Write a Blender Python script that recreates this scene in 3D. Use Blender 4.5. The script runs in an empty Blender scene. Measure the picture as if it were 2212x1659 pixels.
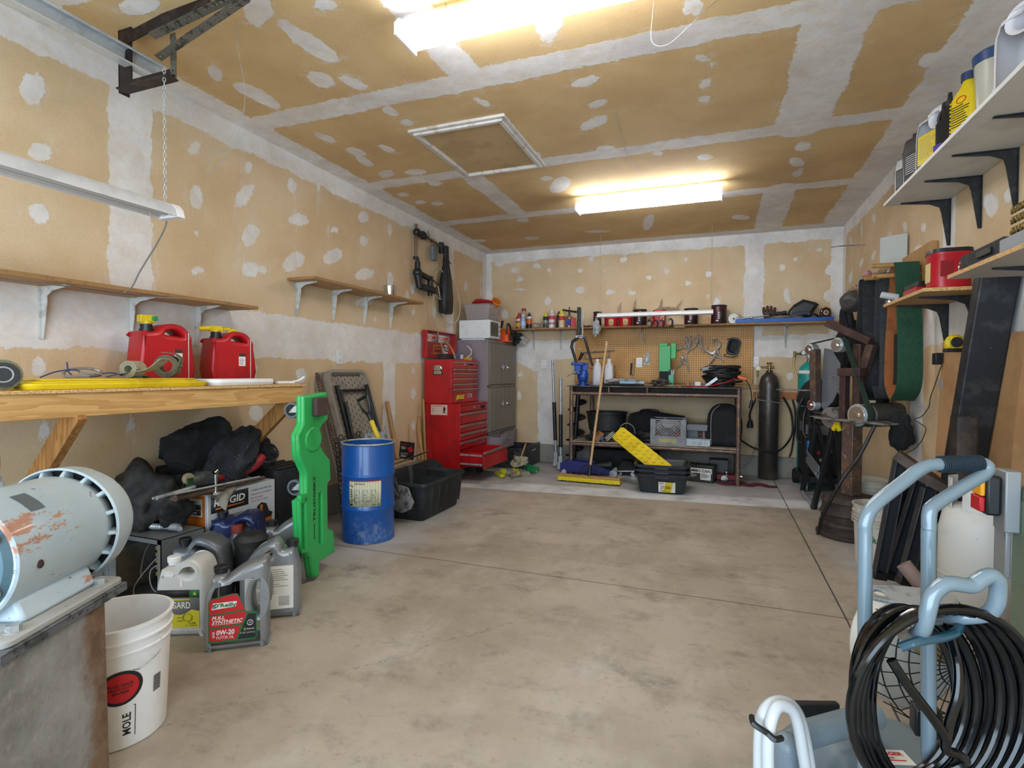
import bpy, math, random
from mathutils import Matrix, Vector, noise
from mathutils.geometry import tessellate_polygon
SC = bpy.context.scene
COL = SC.collection
PI = math.pi

# ---------------------------------------------------------------- camera, world, exposure
cam_data = bpy.data.cameras.new('camera')
cam = bpy.data.objects.new('camera', cam_data); COL.objects.link(cam)
cam_data.sensor_width = 36.0; cam_data.lens = 19.058; cam_data.clip_start = 0.05
cam.matrix_world = Matrix([[0.9347791373746868, -0.01289766724465529, 0.3549952316703463, 0.0], [0.35517940377279844, 0.01716035321598914, -0.9346406332987572, 0.0], [0.005962840316166222, 0.9997695596772033, 0.020622125938303877, 1.19], [0.0, 0.0, 0.0, 1.0]])
SC.camera = cam
SC.view_settings.view_transform = 'Standard'; SC.view_settings.look = 'None'
SC.view_settings.gamma = 1; SC.view_settings.use_curve_mapping = False
SC.view_settings.exposure = 0.70
world = bpy.data.worlds.new('world'); SC.world = world; world.use_nodes = True
world.node_tree.nodes['Background'].inputs[0].default_value = (0.70, 0.85, 1.0, 1)
world.node_tree.nodes['Background'].inputs[1].default_value = 0.7
# daylight in the open overhead door behind the camera
door_light = bpy.data.lights.new('open_door_daylight', 'AREA'); door_light.shape = 'RECTANGLE'
door_light.size = 3.9; door_light.size_y = 2.2; door_light.energy = 115; door_light.color = (0.66, 0.83, 1.0)
dl = bpy.data.objects.new('open_door_daylight', door_light); COL.objects.link(dl)
dl.location = (-0.85, -1.45, 1.25); dl.rotation_euler = (PI/2, 0, 0)
TUBE_STRENGTH = 30.0
SC.cycles.max_bounces = 6; SC.cycles.diffuse_bounces = 4; SC.cycles.glossy_bounces = 2; SC.cycles.transmission_bounces = 3; SC.cycles.transparent_max_bounces = 6
SC.cycles.caustics_reflective = False; SC.cycles.caustics_refractive = False; SC.cycles.use_adaptive_sampling = True; SC.cycles.adaptive_threshold = 0.03

# ---------------------------------------------------------------- helpers
def lin(h):
    h = h.lstrip('#'); o = []
    for i in (0, 2, 4):
        c = int(h[i:i+2], 16)/255
        o.append(c/12.92 if c <= .04045 else ((c+.055)/1.055)**2.4)
    return (o[0], o[1], o[2], 1)

class NT:
    def __init__(s, name):
        s.mat = bpy.data.materials.new(name); s.mat.use_nodes = True
        s.t = s.mat.node_tree; s.b = s.t.nodes['Principled BSDF']
        s.tc = s.t.nodes.new('ShaderNodeTexCoord')
    def n(s, ty, **k):
        o = s.t.nodes.new(ty)
        for a, v in k.items(): setattr(o, a, v)
        return o
    def l(s, a, b): s.t.links.new(a, b)
    def put(s, sock, v):
        if hasattr(v, 'is_linked') or hasattr(v, 'links'): s.l(v, sock)
        else: sock.default_value = v
    def vec(s, sx=1, sy=1, sz=1, src='Object'):
        m = s.n('ShaderNodeMapping'); m.inputs['Scale'].default_value = (sx, sy, sz)
        s.l(s.tc.outputs[src], m.inputs[0]); return m.outputs[0]
    def noise(s, scale=5, detail=4, rough=.55, vec=None, out=0):
        o = s.n('ShaderNodeTexNoise'); o.inputs['Scale'].default_value = scale
        o.inputs['Detail'].default_value = detail; o.inputs['Roughness'].default_value = rough
        s.l(vec if vec is not None else s.tc.outputs['Object'], o.inputs['Vector']); return o.outputs[out]
    def math(s, op, a, b=0.0, c=None):
        o = s.n('ShaderNodeMath', operation=op); s.put(o.inputs[0], a); s.put(o.inputs[1], b)
        if c is not None: s.put(o.inputs[2], c)
        return o.outputs[0]
    def step(s, x, a, b):
        o = s.n('ShaderNodeMapRange'); o.interpolation_type = 'SMOOTHSTEP'
        s.put(o.inputs[0], x); o.inputs[1].default_value = a; o.inputs[2].default_value = b
        return o.outputs[0]
    def mix(s, f, a, b, mode='MIX'):
        o = s.n('ShaderNodeMix', data_type='RGBA', blend_type=mode)
        s.put(o.inputs[0], f); s.put(o.inputs[6], lin(a) if isinstance(a, str) else a)
        s.put(o.inputs[7], lin(b) if isinstance(b, str) else b); return o.outputs[2]
    def bump(s, h, strength=.3, dist=.01):
        o = s.n('ShaderNodeBump'); o.inputs['Strength'].default_value = strength
        o.inputs['Distance'].default_value = dist; s.l(h, o.inputs['Height']); s.l(o.outputs[0], s.b.inputs['Normal'])
    def xyz(s, src='Object'):
        o = s.n('ShaderNodeSeparateXYZ'); s.l(s.tc.outputs[src], o.inputs[0]); return o.outputs
    def set(s, **k):
        nm = dict(col='Base Color', rough='Roughness', metal='Metallic', spec='Specular IOR Level', coat='Coat Weight', trans='Transmission Weight',
                  alpha='Alpha', ior='IOR', emit='Emission Color', power='Emission Strength', sheen='Sheen Weight')
        for a, v in k.items(): s.put(s.b.inputs[nm[a]], lin(v) if isinstance(v, str) else v)
        return s.mat

_MC = {}
def mat(name, col, rough=.5, metal=0., c2=None, sc=9, lo=.5, hi=.62, r2=None, bump=0, bs=60, coat=0, c3=None, sc3=40, lo3=.62, hi3=.68, spec=.5):
    """plain surface with optional worn / dusty second and third colour"""
    if name in _MC: return _MC[name]
    n = NT(name); c = lin(col)
    if c2: 
        f = n.step(n.noise(sc, 6, .65), lo, hi); c = n.mix(f, c, lin(c2))
        if r2 is not None: n.put(n.b.inputs['Roughness'], n.math('MULTIPLY_ADD', f, r2-rough, rough))
    if c3: c = n.mix(n.step(n.noise(sc3, 5, .7), lo3, hi3), c, lin(c3))
    n.set(col=c, metal=metal, coat=coat, spec=spec)
    if not (c2 and r2 is not None): n.set(rough=rough)
    if bump: n.bump(n.noise(bs, 5, .6), bump, .004)
    _MC[name] = n.mat; return n.mat

def wood(name, c1, c2, ax='x', sc=1.0, rough=.55, ring=True):
    if name in _MC: return _MC[name]
    n = NT(name); s = {'x': (1.2, 14, 14), 'y': (14, 1.2, 14), 'z': (14, 14, 1.2)}[ax]
    v = n.vec(*[q*sc for q in s]); a = n.noise(1.0, 3, .5, v)
    w = n.math('FRACT', n.math('MULTIPLY', a, 9.0)) if ring else a
    f = n.math('MULTIPLY', n.step(w, .1, .95), .7)
    g = n.noise(6, 4, .7, n.vec(*[q*sc*1.5 for q in s]))
    c = n.mix(f, c1, c2); c = n.mix(n.math('MULTIPLY', n.step(g, .45, .75), .45), c, lin(c2))
    n.set(col=c, rough=rough); n.bump(g, .15, .003); _MC[name] = n.mat; return n.mat

def chip(name, base, fleck):
    if name in _MC: return _MC[name]
    n = NT(name); v = n.n('ShaderNodeTexVoronoi'); v.inputs['Scale'].default_value = 170; n.l(n.vec(1, 1, 2.4), v.inputs['Vector'])
    s = n.n('ShaderNodeSeparateColor'); n.l(v.outputs['Color'], s.inputs[0])
    n.set(col=n.mix(n.step(s.outputs[0], .3, .9), base, fleck), rough=.8); _MC[name] = n.mat; return n.mat

def glassy(name, col, rough=.15, alpha=.35):
    if name in _MC: return _MC[name]
    n = NT(name); n.set(col=lin(col), rough=rough, alpha=alpha); _MC[name] = n.mat; return n.mat

def emis(name, col, power):
    if name in _MC: return _MC[name]
    n = NT(name); n.set(col=lin(col), emit=lin(col), power=power); _MC[name] = n.mat; return n.mat

def spl(pts, n=6, closed=False):
    """Catmull-Rom through points of any dimension"""
    P = [Vector(p) for p in pts]; m = len(P); out = []
    for i in range(m if closed else m-1):
        a, b, c, d = ((P[(i-1) % m], P[i], P[(i+1) % m], P[(i+2) % m]) if closed else
                      (P[max(i-1, 0)], P[i], P[i+1], P[min(i+2, m-1)]))
        for k in range(n):
            t = k/n
            out.append(.5*((2*b)+(c-a)*t+(2*a-5*b+4*c-d)*t*t+(3*b-a-3*c+d)*t*t*t))
    if not closed: out.append(P[-1])
    return out

def Fr(o, r, u):
    """frame: local x=r, y=u, z=r x u, origin o"""
    r = Vector(r).normalized(); u = Vector(u); u = (u - r*u.dot(r)).normalized(); w = r.cross(u)
    return Matrix(((r.x, u.x, w.x, o[0]), (r.y, u.y, w.y, o[1]), (r.z, u.z, w.z, o[2]), (0, 0, 0, 1)))
def RZ(d): return Matrix.Rotation(math.radians(d), 4, 'Z')
def RX(d): return Matrix.Rotation(math.radians(d), 4, 'X')
def RY(d): return Matrix.Rotation(math.radians(d), 4, 'Y')
def TR(x, y, z): return Matrix.Translation((x, y, z))
I4 = Matrix()

def ring(w, d, r, n=4, cx=0, cy=0):
    """rounded rectangle, counter-clockwise"""
    r = min(r, w/2-1e-4, d/2-1e-4); o = []
    for (sx, sy, a0) in ((1, 1, 0), (-1, 1, 90), (-1, -1, 180), (1, -1, 270)):
        for k in range(n+1):
            a = math.radians(a0+90*k/n)
            o.append((cx+sx*(w/2-r)+r*math.cos(a), cy+sy*(d/2-r)+r*math.sin(a)))
    return o
def circ(r, n=24, cx=0, cy=0, ry=None):
    ry = r if ry is None else ry
    return [(cx+r*math.cos(2*PI*k/n), cy+ry*math.sin(2*PI*k/n)) for k in range(n)]

class B:
    def __init__(s): s.v = []; s.f = []; s.m = []; s.T = Matrix(); s.k = 0
    def add(s, vs, fs):
        o = len(s.v); T = s.T
        s.v += [tuple(T @ Vector(p)) for p in vs]
        s.f += [tuple(i+o for i in f) for f in fs]; s.m += [s.k]*len(fs); return s
    def at(s, T): s.T = T; return s
    def mi(s, k): s.k = k; return s
    def bx(s, x0, x1, y0, y1, z0, z1):
        v = [(x, y, z) for z in (z0, z1) for y in (y0, y1) for x in (x0, x1)]
        return s.add(v, [(0, 2, 3, 1), (4, 5, 7, 6), (0, 1, 5, 4), (2, 6, 7, 3), (0, 4, 6, 2), (1, 3, 7, 5)])
    def box(s, c, d, R=None):
        T = s.T
        if R is not None: s.T = T @ TR(*c) @ R; c = (0, 0, 0)
        s.bx(c[0]-d[0]/2, c[0]+d[0]/2, c[1]-d[1]/2, c[1]+d[1]/2, c[2]-d[2]/2, c[2]+d[2]/2); s.T = T; return s
    def loft(s, rings, cap=(1, 1), closed=False):
        n = len(rings[0]); v = [p for r in rings for p in r]; f = []
        L = len(rings)
        for i in range(L if closed else L-1):
            a, b = i*n, ((i+1) % L)*n
            for k in range(n):
                q = (k+1) % n; f.append((a+k, a+q, b+q, b+k))
        if not closed:
            if cap[0]: f.append(tuple(range(n-1, -1, -1)))
            if cap[1]: f.append(tuple((L-1)*n+k for k in range(n)))
        return s.add(v, f)
    def sect(s, secs, n=4, cap=(1, 1)):
        """stack of rounded rectangles (z, w, d, r, [cx, cy])"""
        return s.loft([[(x, y, q[0]) for x, y in ring(q[1], q[2], q[3], n, *(q[4:6] if len(q) > 4 else ()))] for q in secs], cap)
    def lathe(s, prof, n=28, cap=(1, 1)):
        rs = [[(max(r, 1e-4)*math.cos(2*PI*k/n), max(r, 1e-4)*math.sin(2*PI*k/n), z) for k in range(n)] for r, z in prof]
        return s.loft(rs, cap)
    def tube(s, pts, r, n=8, closed=False, sm=0, cap=True):
        if sm: pts = spl(pts, sm, closed)
        P = [Vector(p) for p in pts]; m = len(P); R = r if isinstance(r, (list, tuple)) else None
        def tan(i):
            if closed: return (P[(i+1) % m]-P[(i-1) % m]).normalized()
            return (P[min(i+1, m-1)]-P[max(i-1, 0)]).normalized()
        t = tan(0); u = t.orthogonal().normalized(); rings = []
        for i in range(m):
            t2 = tan(i); ax = t.cross(t2)
            if ax.length > 1e-6: u = Matrix.Rotation(t.angle(t2), 3, ax.normalized()) @ u
            t = t2; u = (u-t*u.dot(t)).normalized(); w = t.cross(u)
            rr = r if R is None else R[min(int(i*len(R)/m), len(R)-1)]
            sc = 1.0
            if 0 < i < m-1 or closed:
                a = (P[i]-P[i-1]); b2 = (P[(i+1) % m]-P[i])
                if a.length > 1e-9 and b2.length > 1e-9: sc = min(1/max(math.cos(a.angle(b2)/2), .5), 1.5)
            rings.append([tuple(P[i]+(u*math.cos(2*PI*k/n)+w*math.sin(2*PI*k/n))*rr*(sc if sc < 1.1 else 1)) for k in range(n)])
        return s.loft(rings, (cap, cap), closed)
    def cyl(s, p0, p1, r, r1=None, n=20, cap=True):
        p0 = Vector(p0); p1 = Vector(p1); t = (p1-p0).normalized(); u = t.orthogonal().normalized(); w = t.cross(u); r1 = r if r1 is None else r1
        return s.loft([[tuple(p+(u*math.cos(2*PI*k/n)+w*math.sin(2*PI*k/n))*q) for k in range(n)] for p, q in ((p0, r), (p1, r1))], (cap, cap))
    def band(s, pts, w, t, nrm=None, closed=False, sm=0):
        """flat strap along pts; w across (direction nrm), t thick"""
        if sm: pts = spl(pts, sm, closed)
        P = [Vector(p) for p in pts]; m = len(P); rings = []
        for i in range(m):
            a = P[(i-1) % m] if (closed or i) else P[0]; b = P[(i+1) % m] if (closed or i < m-1) else P[-1]
            tn = (b-a).normalized(); c = Vector(nrm if nrm else (0, 0, 1)); c = (c-tn*c.dot(tn)).normalized(); q = tn.cross(c)
            rings.append([tuple(P[i]+c*x*w/2+q*y*t/2) for x, y in ((-1, -1), (1, -1), (1, 1), (-1, 1))])
        return s.loft(rings, (1, 1), closed)
    def pr(s, poly, z0, z1, holes=(), ch=0, seg=2):
        """prism over a 2D outline with holes and rounded rims"""
        loops = [list(poly)]+[list(h) for h in holes]; off = []
        for li, L in enumerate(loops):
            L = [Vector((p[0], p[1])) for p in L]
            ar = sum(L[i].x*L[(i+1) % len(L)].y-L[(i+1) % len(L)].x*L[i].y for i in range(len(L)))
            if (ar < 0) != (li > 0): L.reverse()
            m = len(L); N = []
            for i in range(m):
                d = L[(i+1) % m]-L[(i-1) % m]; d = d.normalized() if d.length > 1e-9 else Vector((1, 0)); N.append(Vector((-d.y, d.x)))
            off.append((L, N))
        lev = [(0, z0), (0, z1)]
        if ch:
            lev = [(ch*(1-math.sin(PI/2*k/seg)), z0+ch*(1-math.cos(PI/2*k/seg))) for k in range(seg+1)]
            lev += [(o, z1-(z-z0)) for o, z in reversed(lev)]
        tv = []; offs = []
        for L, N in off:
            rs = [[(L[i].x+N[i].x*o, L[i].y+N[i].y*o, z) for i in range(len(L))] for o, z in lev]
            s.loft(rs, (0, 0)); tv.append((rs[0], rs[-1]))
        for q, flip in ((0, True), (1, False)):
            vs = [p for a in tv for p in a[q]]
            tr = tessellate_polygon([[Vector(p) for p in a[q]] for a in tv])
            tr2 = []
            for t in tr:
                a, b, c = (Vector(vs[i]) for i in t)
                up = (b-a).cross(c-a).z > 0
                tr2.append(tuple(t) if up != flip else tuple(reversed(t)))
            s.add(vs, tr2)
        return s
    def blob(s, c, r, n=3, amp=.15, fr=3, seed=0, ridg=0, flat=None):
        import bmesh
        bm = bmesh.new(); bmesh.ops.create_icosphere(bm, subdivisions=n, radius=1); vs = []
        for v in bm.verts:
            p = v.co.copy(); q = p*fr+Vector((seed*7.3, seed*3.1, seed))
            d = noise.noise(q*.55)*amp*1.6+noise.noise(q*1.3+Vector((5, 2, 8)))*amp*.6
            if ridg:
                for f_, g_ in ((.8, .20), (1.7, .09)):
                    w_ = 1-abs(noise.noise(q*f_+Vector((9, 2, 4)))*2.2); d += ridg*g_*(max(0, w_)**3-.35)
            p = p*(1+d); p = Vector((p.x*r[0], p.y*r[1], p.z*r[2]))
            if flat is not None: p.z = max(p.z, flat)
            vs.append(tuple(p+Vector(c)))
        s.add(vs, [tuple(v.index for v in f.verts) for f in bm.faces]); bm.free(); return s
    def sph(s, c, r, n=16):
        if not hasattr(r, '__len__'): r = (r, r, r)
        rs = [[(c[0]+r[0]*math.sin(PI*j/n)*math.cos(2*PI*k/n), c[1]+r[1]*math.sin(PI*j/n)*math.sin(2*PI*k/n), c[2]-r[2]*math.cos(PI*j/n)) for k in range(n)] for j in range(1, n)]
        return s.loft(rs)
    def chain(s, a, b, L=.022, w=.007, r=.0016):
        a = Vector(a); b = Vector(b); m = max(2, int((b-a).length/(L*.78))); T = s.T
        t = (b-a).normalized(); u = t.orthogonal().normalized()
        for i in range(m):
            p = a+(b-a)*((i+.5)/m); uu = u if i % 2 == 0 else t.cross(u)
            s.T = T @ Fr(p, t, uu)
            s.tube([(L/2*math.cos(q*PI/4), w/2*math.sin(q*PI/4), 0) for q in range(8)], r, 4, True)
        s.T = T; return s
    def txt(s, body, x, y, w, h, z=.0006, bold=0, shear=0, sp=1.0, thick=.0004):
        """lettering fitted into the box x..x+w, y..y+h of the current frame"""
        cu = bpy.data.curves.new('lettering', 'FONT'); cu.body = body; cu.size = 1; cu.resolution_u = 2
        cu.offset = bold; cu.shear = shear; cu.space_character = sp; cu.extrude = .01
        ob = bpy.data.objects.new('lettering', cu); me = bpy.data.meshes.new_from_object(ob)
        if len(me.vertices):
            xs = [v.co.x for v in me.vertices]; ys = [v.co.y for v in me.vertices]
            kx = w/(max(xs)-min(xs)); ky = h/(max(ys)-min(ys)); x0, y0 = min(xs), min(ys)
            s.add([(x+(v.co.x-x0)*kx, y+(v.co.y-y0)*ky, z+(thick if v.co.z > 0 else 0)) for v in me.vertices], [tuple(p.vertices) for p in me.polygons])
        bpy.data.objects.remove(ob); bpy.data.meshes.remove(me); bpy.data.curves.remove(cu); return s
    def rect(s, x, y, w, h, z=.0004, t=.0004): return s.bx(x, x+w, y, y+h, z, z+t)
    def lines(s, x, y, w, n, dy, h=.0016, z=.0006, seed=1):
        rd = random.Random(seed)
        for i in range(n): s.rect(x, y-i*dy, w*rd.uniform(.55, 1), h, z)
        return s
    def mesh(s, name, mats, ang=35):
        me = bpy.data.meshes.new(name); me.from_pydata(s.v, [], s.f)
        for m_ in (mats if isinstance(mats, (list, tuple)) else [mats]): me.materials.append(m_)
        me.polygons.foreach_set('material_index', s.m); me.validate(); me.update()
        me.shade_smooth()
        if ang: me.set_sharp_from_angle(angle=math.radians(ang))
        return me
    def out(s, name, mats, parent=None, ang=35, bev=0, seg=2, label=None, cat=None, group=None, kind=None, loc=None, rz=0, sub=0):
        o = bpy.data.objects.new(name, s.mesh(name, mats, ang)); COL.objects.link(o)
        if parent is not None: o.parent = parent
        if bev:
            m = o.modifiers.new('bevel', 'BEVEL'); m.width = bev; m.segments = seg; m.limit_method = 'ANGLE'; m.angle_limit = math.radians(40)
        if sub:
            m = o.modifiers.new('smooth', 'SUBSURF'); m.levels = sub; m.render_levels = sub
        if loc is not None: o.location = loc; o.rotation_euler = (0, 0, math.radians(rz))
        tag(o, label, cat, group, kind); return o

def tag(o, label=None, cat=None, group=None, kind=None):
    for k, v in (('label', label), ('category', cat), ('group', group), ('kind', kind)):
        if v: o[k] = v
    return o
def T(name, label, cat, loc=(0, 0, 0), rz=0, group=None, M4=None):
    o = bpy.data.objects.new(name, None); COL.objects.link(o); o.empty_display_size = .05
    if M4 is not None: o.matrix_world = M4
    else: o.location = loc; o.rotation_euler = (0, 0, math.radians(rz))
    return tag(o, label, cat, group)
def dup(root, label, loc=None, rz=None, group=None, M4=None, scale=None):
    r = root.copy(); COL.objects.link(r)
    if M4 is not None: r.matrix_world = M4
    else:
        if loc is not None: r.location = loc
        if rz is not None: r.rotation_euler = (0, 0, math.radians(rz))
    if scale: r.scale = scale if hasattr(scale, '__len__') else (scale,)*3
    r['label'] = label
    if group: r['group'] = group
    for ch in list(root.children):
        c = ch.copy(); COL.objects.link(c); c.parent = r
        for g in list(ch.children):
            d = g.copy(); COL.objects.link(d); d.parent = c
    return r

# ---------------------------------------------------------------- room shell
XL, XR, YB, ZC, YF = -3.04, 1.285, 6.97, 2.84, -1.5

def drywall(name, paper, paper2, mud):
    n = NT(name); P = n.tc.outputs['Object']
    a = n.n('ShaderNodeAttribute'); a.attribute_name = 'mud'
    e = n.noise(5, 5, .7); e2 = n.noise(30, 5, .75)
    d = n.math('ADD', a.outputs['Fac'], n.math('MULTIPLY_ADD', e, .10, -.052))
    d = n.math('ADD', d, n.math('MULTIPLY_ADD', e2, .046, -.023))
    f = n.step(d, -.003, .007)
    thin = n.step(n.noise(11, 5, .75), .30, .60)
    f = n.math('MULTIPLY', f, n.math('MULTIPLY_ADD', thin, .32, .68))
    smear = n.math('MULTIPLY', n.step(d, -.07, .0), n.math('MULTIPLY', n.step(n.noise(4, 5, .7, n.vec(3, 3, .7)), .5, .7), .40))
    f = n.math('MAXIMUM', f, smear)
    pc = n.mix(n.step(n.noise(2.2, 5, .6), .35, .7), paper, paper2)
    pc = n.mix(n.math('MULTIPLY', n.step(n.noise(160, 2, .5), .5, .75), .22), pc, '#8d7455')
    mc = n.mix(n.step(n.noise(3, 6, .7), .3, .75), mud, '#d3cecb')
    n.set(col=n.mix(f, pc, mc), rough=.85, spec=.25)
    n.bump(n.math('ADD', n.math('MULTIPLY', f, 1.0), n.math('MULTIPLY', n.noise(60, 5, .6), .25)), .35, .004)
    return n.mat

def surf(name, u0, u1, v0, v1, fn, place, bands, pats, m, step=.02):
    """gridded panel carrying, per vertex, the signed distance to the joint compound on it"""
    nu = int((u1-u0)/step)+1; nv = int((v1-v0)/step)+1
    vs = []; md = []
    seg = []
    for (a, b, c, d, hw) in bands: seg.append((a, b, c, d, hw))
    el = []
    for (cu, cv, a, b, c, d) in pats:
        det = a*d-b*c
        if abs(det) < 1e-7: continue
        el.append((cu, cv, d/det, -c/det, -b/det, a/det, math.hypot(a, b), math.hypot(c, d)))
    for j in range(nv+1):
        v = v0+(v1-v0)*j/nv
        for i in range(nu+1):
            u = u0+(u1-u0)*i/nu; s = -1.0
            for (a, b, c, d, hw) in seg:
                du, dv = c-a, d-b; L = du*du+dv*dv
                t = max(0, min(1, ((u-a)*du+(v-b)*dv)/L)); q = hw-math.hypot(u-a-t*du, v-b-t*dv)
                if q > s: s = q
            if s < .2:
                for (cu, cv, a, b, c, d, r1, r2) in el:
                    x = u-cu; y = v-cv
                    if abs(x)+abs(y) < 1.6*(r1+r2)+.05:
                        q = (1-math.hypot(x*a+y*b, x*c+y*d))*min(r1, r2)
                        if q > s: s = q
            vs.append(place(u, v)); md.append(max(s, -.2))
    fs = []
    w = nu+1
    for j in range(nv):
        for i in range(nu):
            k = j*w+i; q = (k, k+1, k+w+1, k+w); fs.append(q if fn else q[::-1])
    me = bpy.data.meshes.new(name); me.from_pydata(vs, [], fs); me.materials.append(m)
    at = me.attributes.new('mud', 'FLOAT', 'POINT'); at.data.foreach_set('value', md); me.update()
    o = bpy.data.objects.new(name, me); COL.objects.link(o); tag(o, kind='structure'); return o

DW = drywall('drywall_paper_and_compound', '#dac4a2', '#cfb48e', '#eceae8')
DWC = drywall('ceiling_drywall', '#d8ba89', '#cba97a', '#eeebe8')
LW = [(1.61, 2.51, 0.05, 0.05, 0.02, -0.07), (1.64, 2.23, 0.04, -0.01, -0.03, -0.05), (1.63, 1.93, 0.04, -0.02, -0.02, -0.04), (1.77, 2.63, 0.01, 0.01, 0.0, -0.03), (2.46, 2.57, 0.03, -0.01, -0.03, -0.05), (2.47, 2.26, 0.05, 0.01, 0.0, -0.07), (2.47, 2.04, 0.03, 0.0, 0.0, -0.04), (2.46, 1.81, 0.04, 0.01, 0.0, -0.02), (2.87, 2.59, 0.04, 0.02, 0.0, -0.05), (2.84, 2.4, 0.05, -0.01, -0.06, -0.11), (2.89, 2.14, 0.07, -0.01, -0.05, -0.09), (2.88, 1.89, 0.07, 0.01, 0.0, -0.05), (2.99, 1.92, 0.04, 0.0, 0.0, -0.03), (3.34, 2.36, 0.11, 0.01, -0.01, -0.05), (3.76, 2.39, 0.06, 0.02, 0.0, -0.03), (4.17, 2.6, 0.08, 0.02, 0.0, -0.05), (4.59, 2.58, 0.05, 0.01, 0.0, -0.1), (4.17, 2.39, 0.06, 0.01, 0.0, -0.04), (3.3, 2.03, 0.12, 0.08, 0.05, -0.04), (3.75, 2.16, 0.12, 0.07, 0.05, -0.04), (4.16, 2.08, 0.17, 0.05, 0.02, -0.05), (4.6, 2.1, 0.05, 0.0, 0.0, -0.08), (5.02, 2.08, 0.05, 0.0, 0.0, -0.06), (5.03, 1.83, 0.04, 0.01, 0.0, -0.05), (5.48, 1.87, 0.05, 0.0, 0.0, -0.07), (6.31, 2.31, 0.04, 0.0, 0.0, -0.06), (4.16, 1.83, 0.17, 0.03, 0.0, -0.05), (4.34, 1.69, 0.04, 0.0, 0.0, -0.03), (1.64, 0.91, 0.03, 0.0, -0.01, -0.07), (2.06, 0.88, 0.03, 0.0, 0.0, -0.07), (2.93, 0.89, 0.07, -0.01, 0.0, -0.06), (2.06, 0.53, 0.02, 0.0, 0.0, -0.03), (3.37, 1.16, 0.06, 0.0, 0.0, -0.06), (2.9, 1.2, 0.03, 0.0, 0.0, -0.06), (1.62, 1.2, 0.03, 0.0, 0.0, -0.05), (3.28, 2.6, 0.05, 0.02, 0.02, -0.07), (3.57, 2.72, 0.03, 0.01, 0.0, -0.12), (4.91, 1.98, 0.04, 0.01, 0.0, -0.07), (5.04, 1.41, 0.05, 0.0, 0.0, -0.08), (5.04, 1.21, 0.04, 0.0, 0.0, -0.06), (5.04, 0.96, 0.05, 0.0, 0.0, -0.06), (5.04, 0.62, 0.05, -0.01, 0.0, -0.05), (6.77, 2.36, 0.03, 0.0, 0.01, -0.19)]
LB = [(YF, 2.79, 6.97, 2.79, .10), (2.07, 2.9, 2.07, 1.6, .12), (YF, 1.47, 5.15, 1.44, .165), (4.58, 1.4, 4.58, .2, .11), (5.88, 2.84, 5.88, 1.5, .09), (6.93, 0.3, 6.93, 2.84, .09), (5.3, 1.44, 5.6, 1.2, .12)]
surf('wall_left', YF, YB, 0, ZC, True, lambda u, v: (XL, u, v), LB, LW, DW)
BW = [(-2.87, 2.7, 0.07, -0.01, 0.0, -0.04), (-2.63, 2.59, 0.05, -0.01, 0.0, -0.04), (-2.54, 2.46, 0.06, 0.0, 0.0, -0.04), (-2.3, 2.63, 0.06, -0.01, 0.0, -0.03), (-2.54, 2.33, 0.07, -0.01, -0.01, -0.02), (-2.14, 2.15, 0.05, 0.0, 0.0, -0.07), (-2.13, 2.57, 0.03, 0.0, 0.0, -0.03), (-1.7, 2.28, 0.07, 0.0, 0.0, -0.05), (-1.69, 2.53, 0.05, -0.01, 0.0, -0.04), (-1.31, 2.23, 0.06, 0.0, 0.0, -0.04), (-1.68, 1.93, 0.04, -0.01, 0.0, -0.05), (-1.57, 2.67, 0.04, 0.0, 0.0, -0.03), (-1.36, 2.51, 0.05, -0.01, 0.0, -0.03), (-1.15, 2.64, 0.04, 0.0, 0.0, -0.03), (-1.03, 2.21, 0.05, 0.0, 0.0, -0.03), (-0.83, 2.39, 0.04, 0.0, 0.0, -0.03), (-0.61, 2.46, 0.04, 0.0, 0.0, -0.03), (-0.39, 2.59, 0.03, 0.0, 0.0, -0.03), (-0.36, 2.3, 0.04, -0.01, 0.0, -0.04), (-0.12, 2.4, 0.04, 0.0, 0.0, -0.03), (-0.03, 2.04, 0.03, 0.0, 0.0, -0.06), (-0.12, 2.13, 0.02, 0.0, 0.0, -0.03), (-2.53, 1.16, 0.03, 0.0, 0.0, -0.04), (-2.54, 0.89, 0.03, 0.0, 0.0, -0.08), (0.68, 2.43, 0.04, 0.0, 0.0, -0.04), (0.73, 2.09, 0.03, 0.01, 0.03, -0.09), (0.8, 2.51, 0.04, 0.0, 0.0, -0.03), (1.15, 2.36, 0.05, -0.01, 0.0, -0.06), (1.15, 2.07, 0.04, 0.02, 0.02, -0.06), (1.05, 2.6, 0.05, -0.01, 0.0, -0.03), (0.77, 1.17, 0.04, 0.0, 0.0, -0.05), (0.83, 1.61, 0.19, 0.0, 0.0, -0.03), (-1.99, 2.82, 0.05, 0.0, 0.0, -0.04), (-2.76, 1.99, 0.05, 0.0, 0.0, -0.07)]
BB = [(XL, 2.79, XR, 2.79, .085), (.38, 2.84, .38, 1.5, .11), (XL, 1.50, -1.3, 1.5, .13), (-.3, 1.52, XR, 1.52, .13), (-2.155, 1.45, -2.155, .2, .125), (XL, .3, XL, 2.84, .09), (XR, .3, XR, 2.84, .12), (-2.6, 1.45, -2.3, 1.3, .1)]
surf('wall_back', XL, XR, 0, ZC, True, lambda u, v: (u, YB, v), BB, BW, DW)
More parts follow.
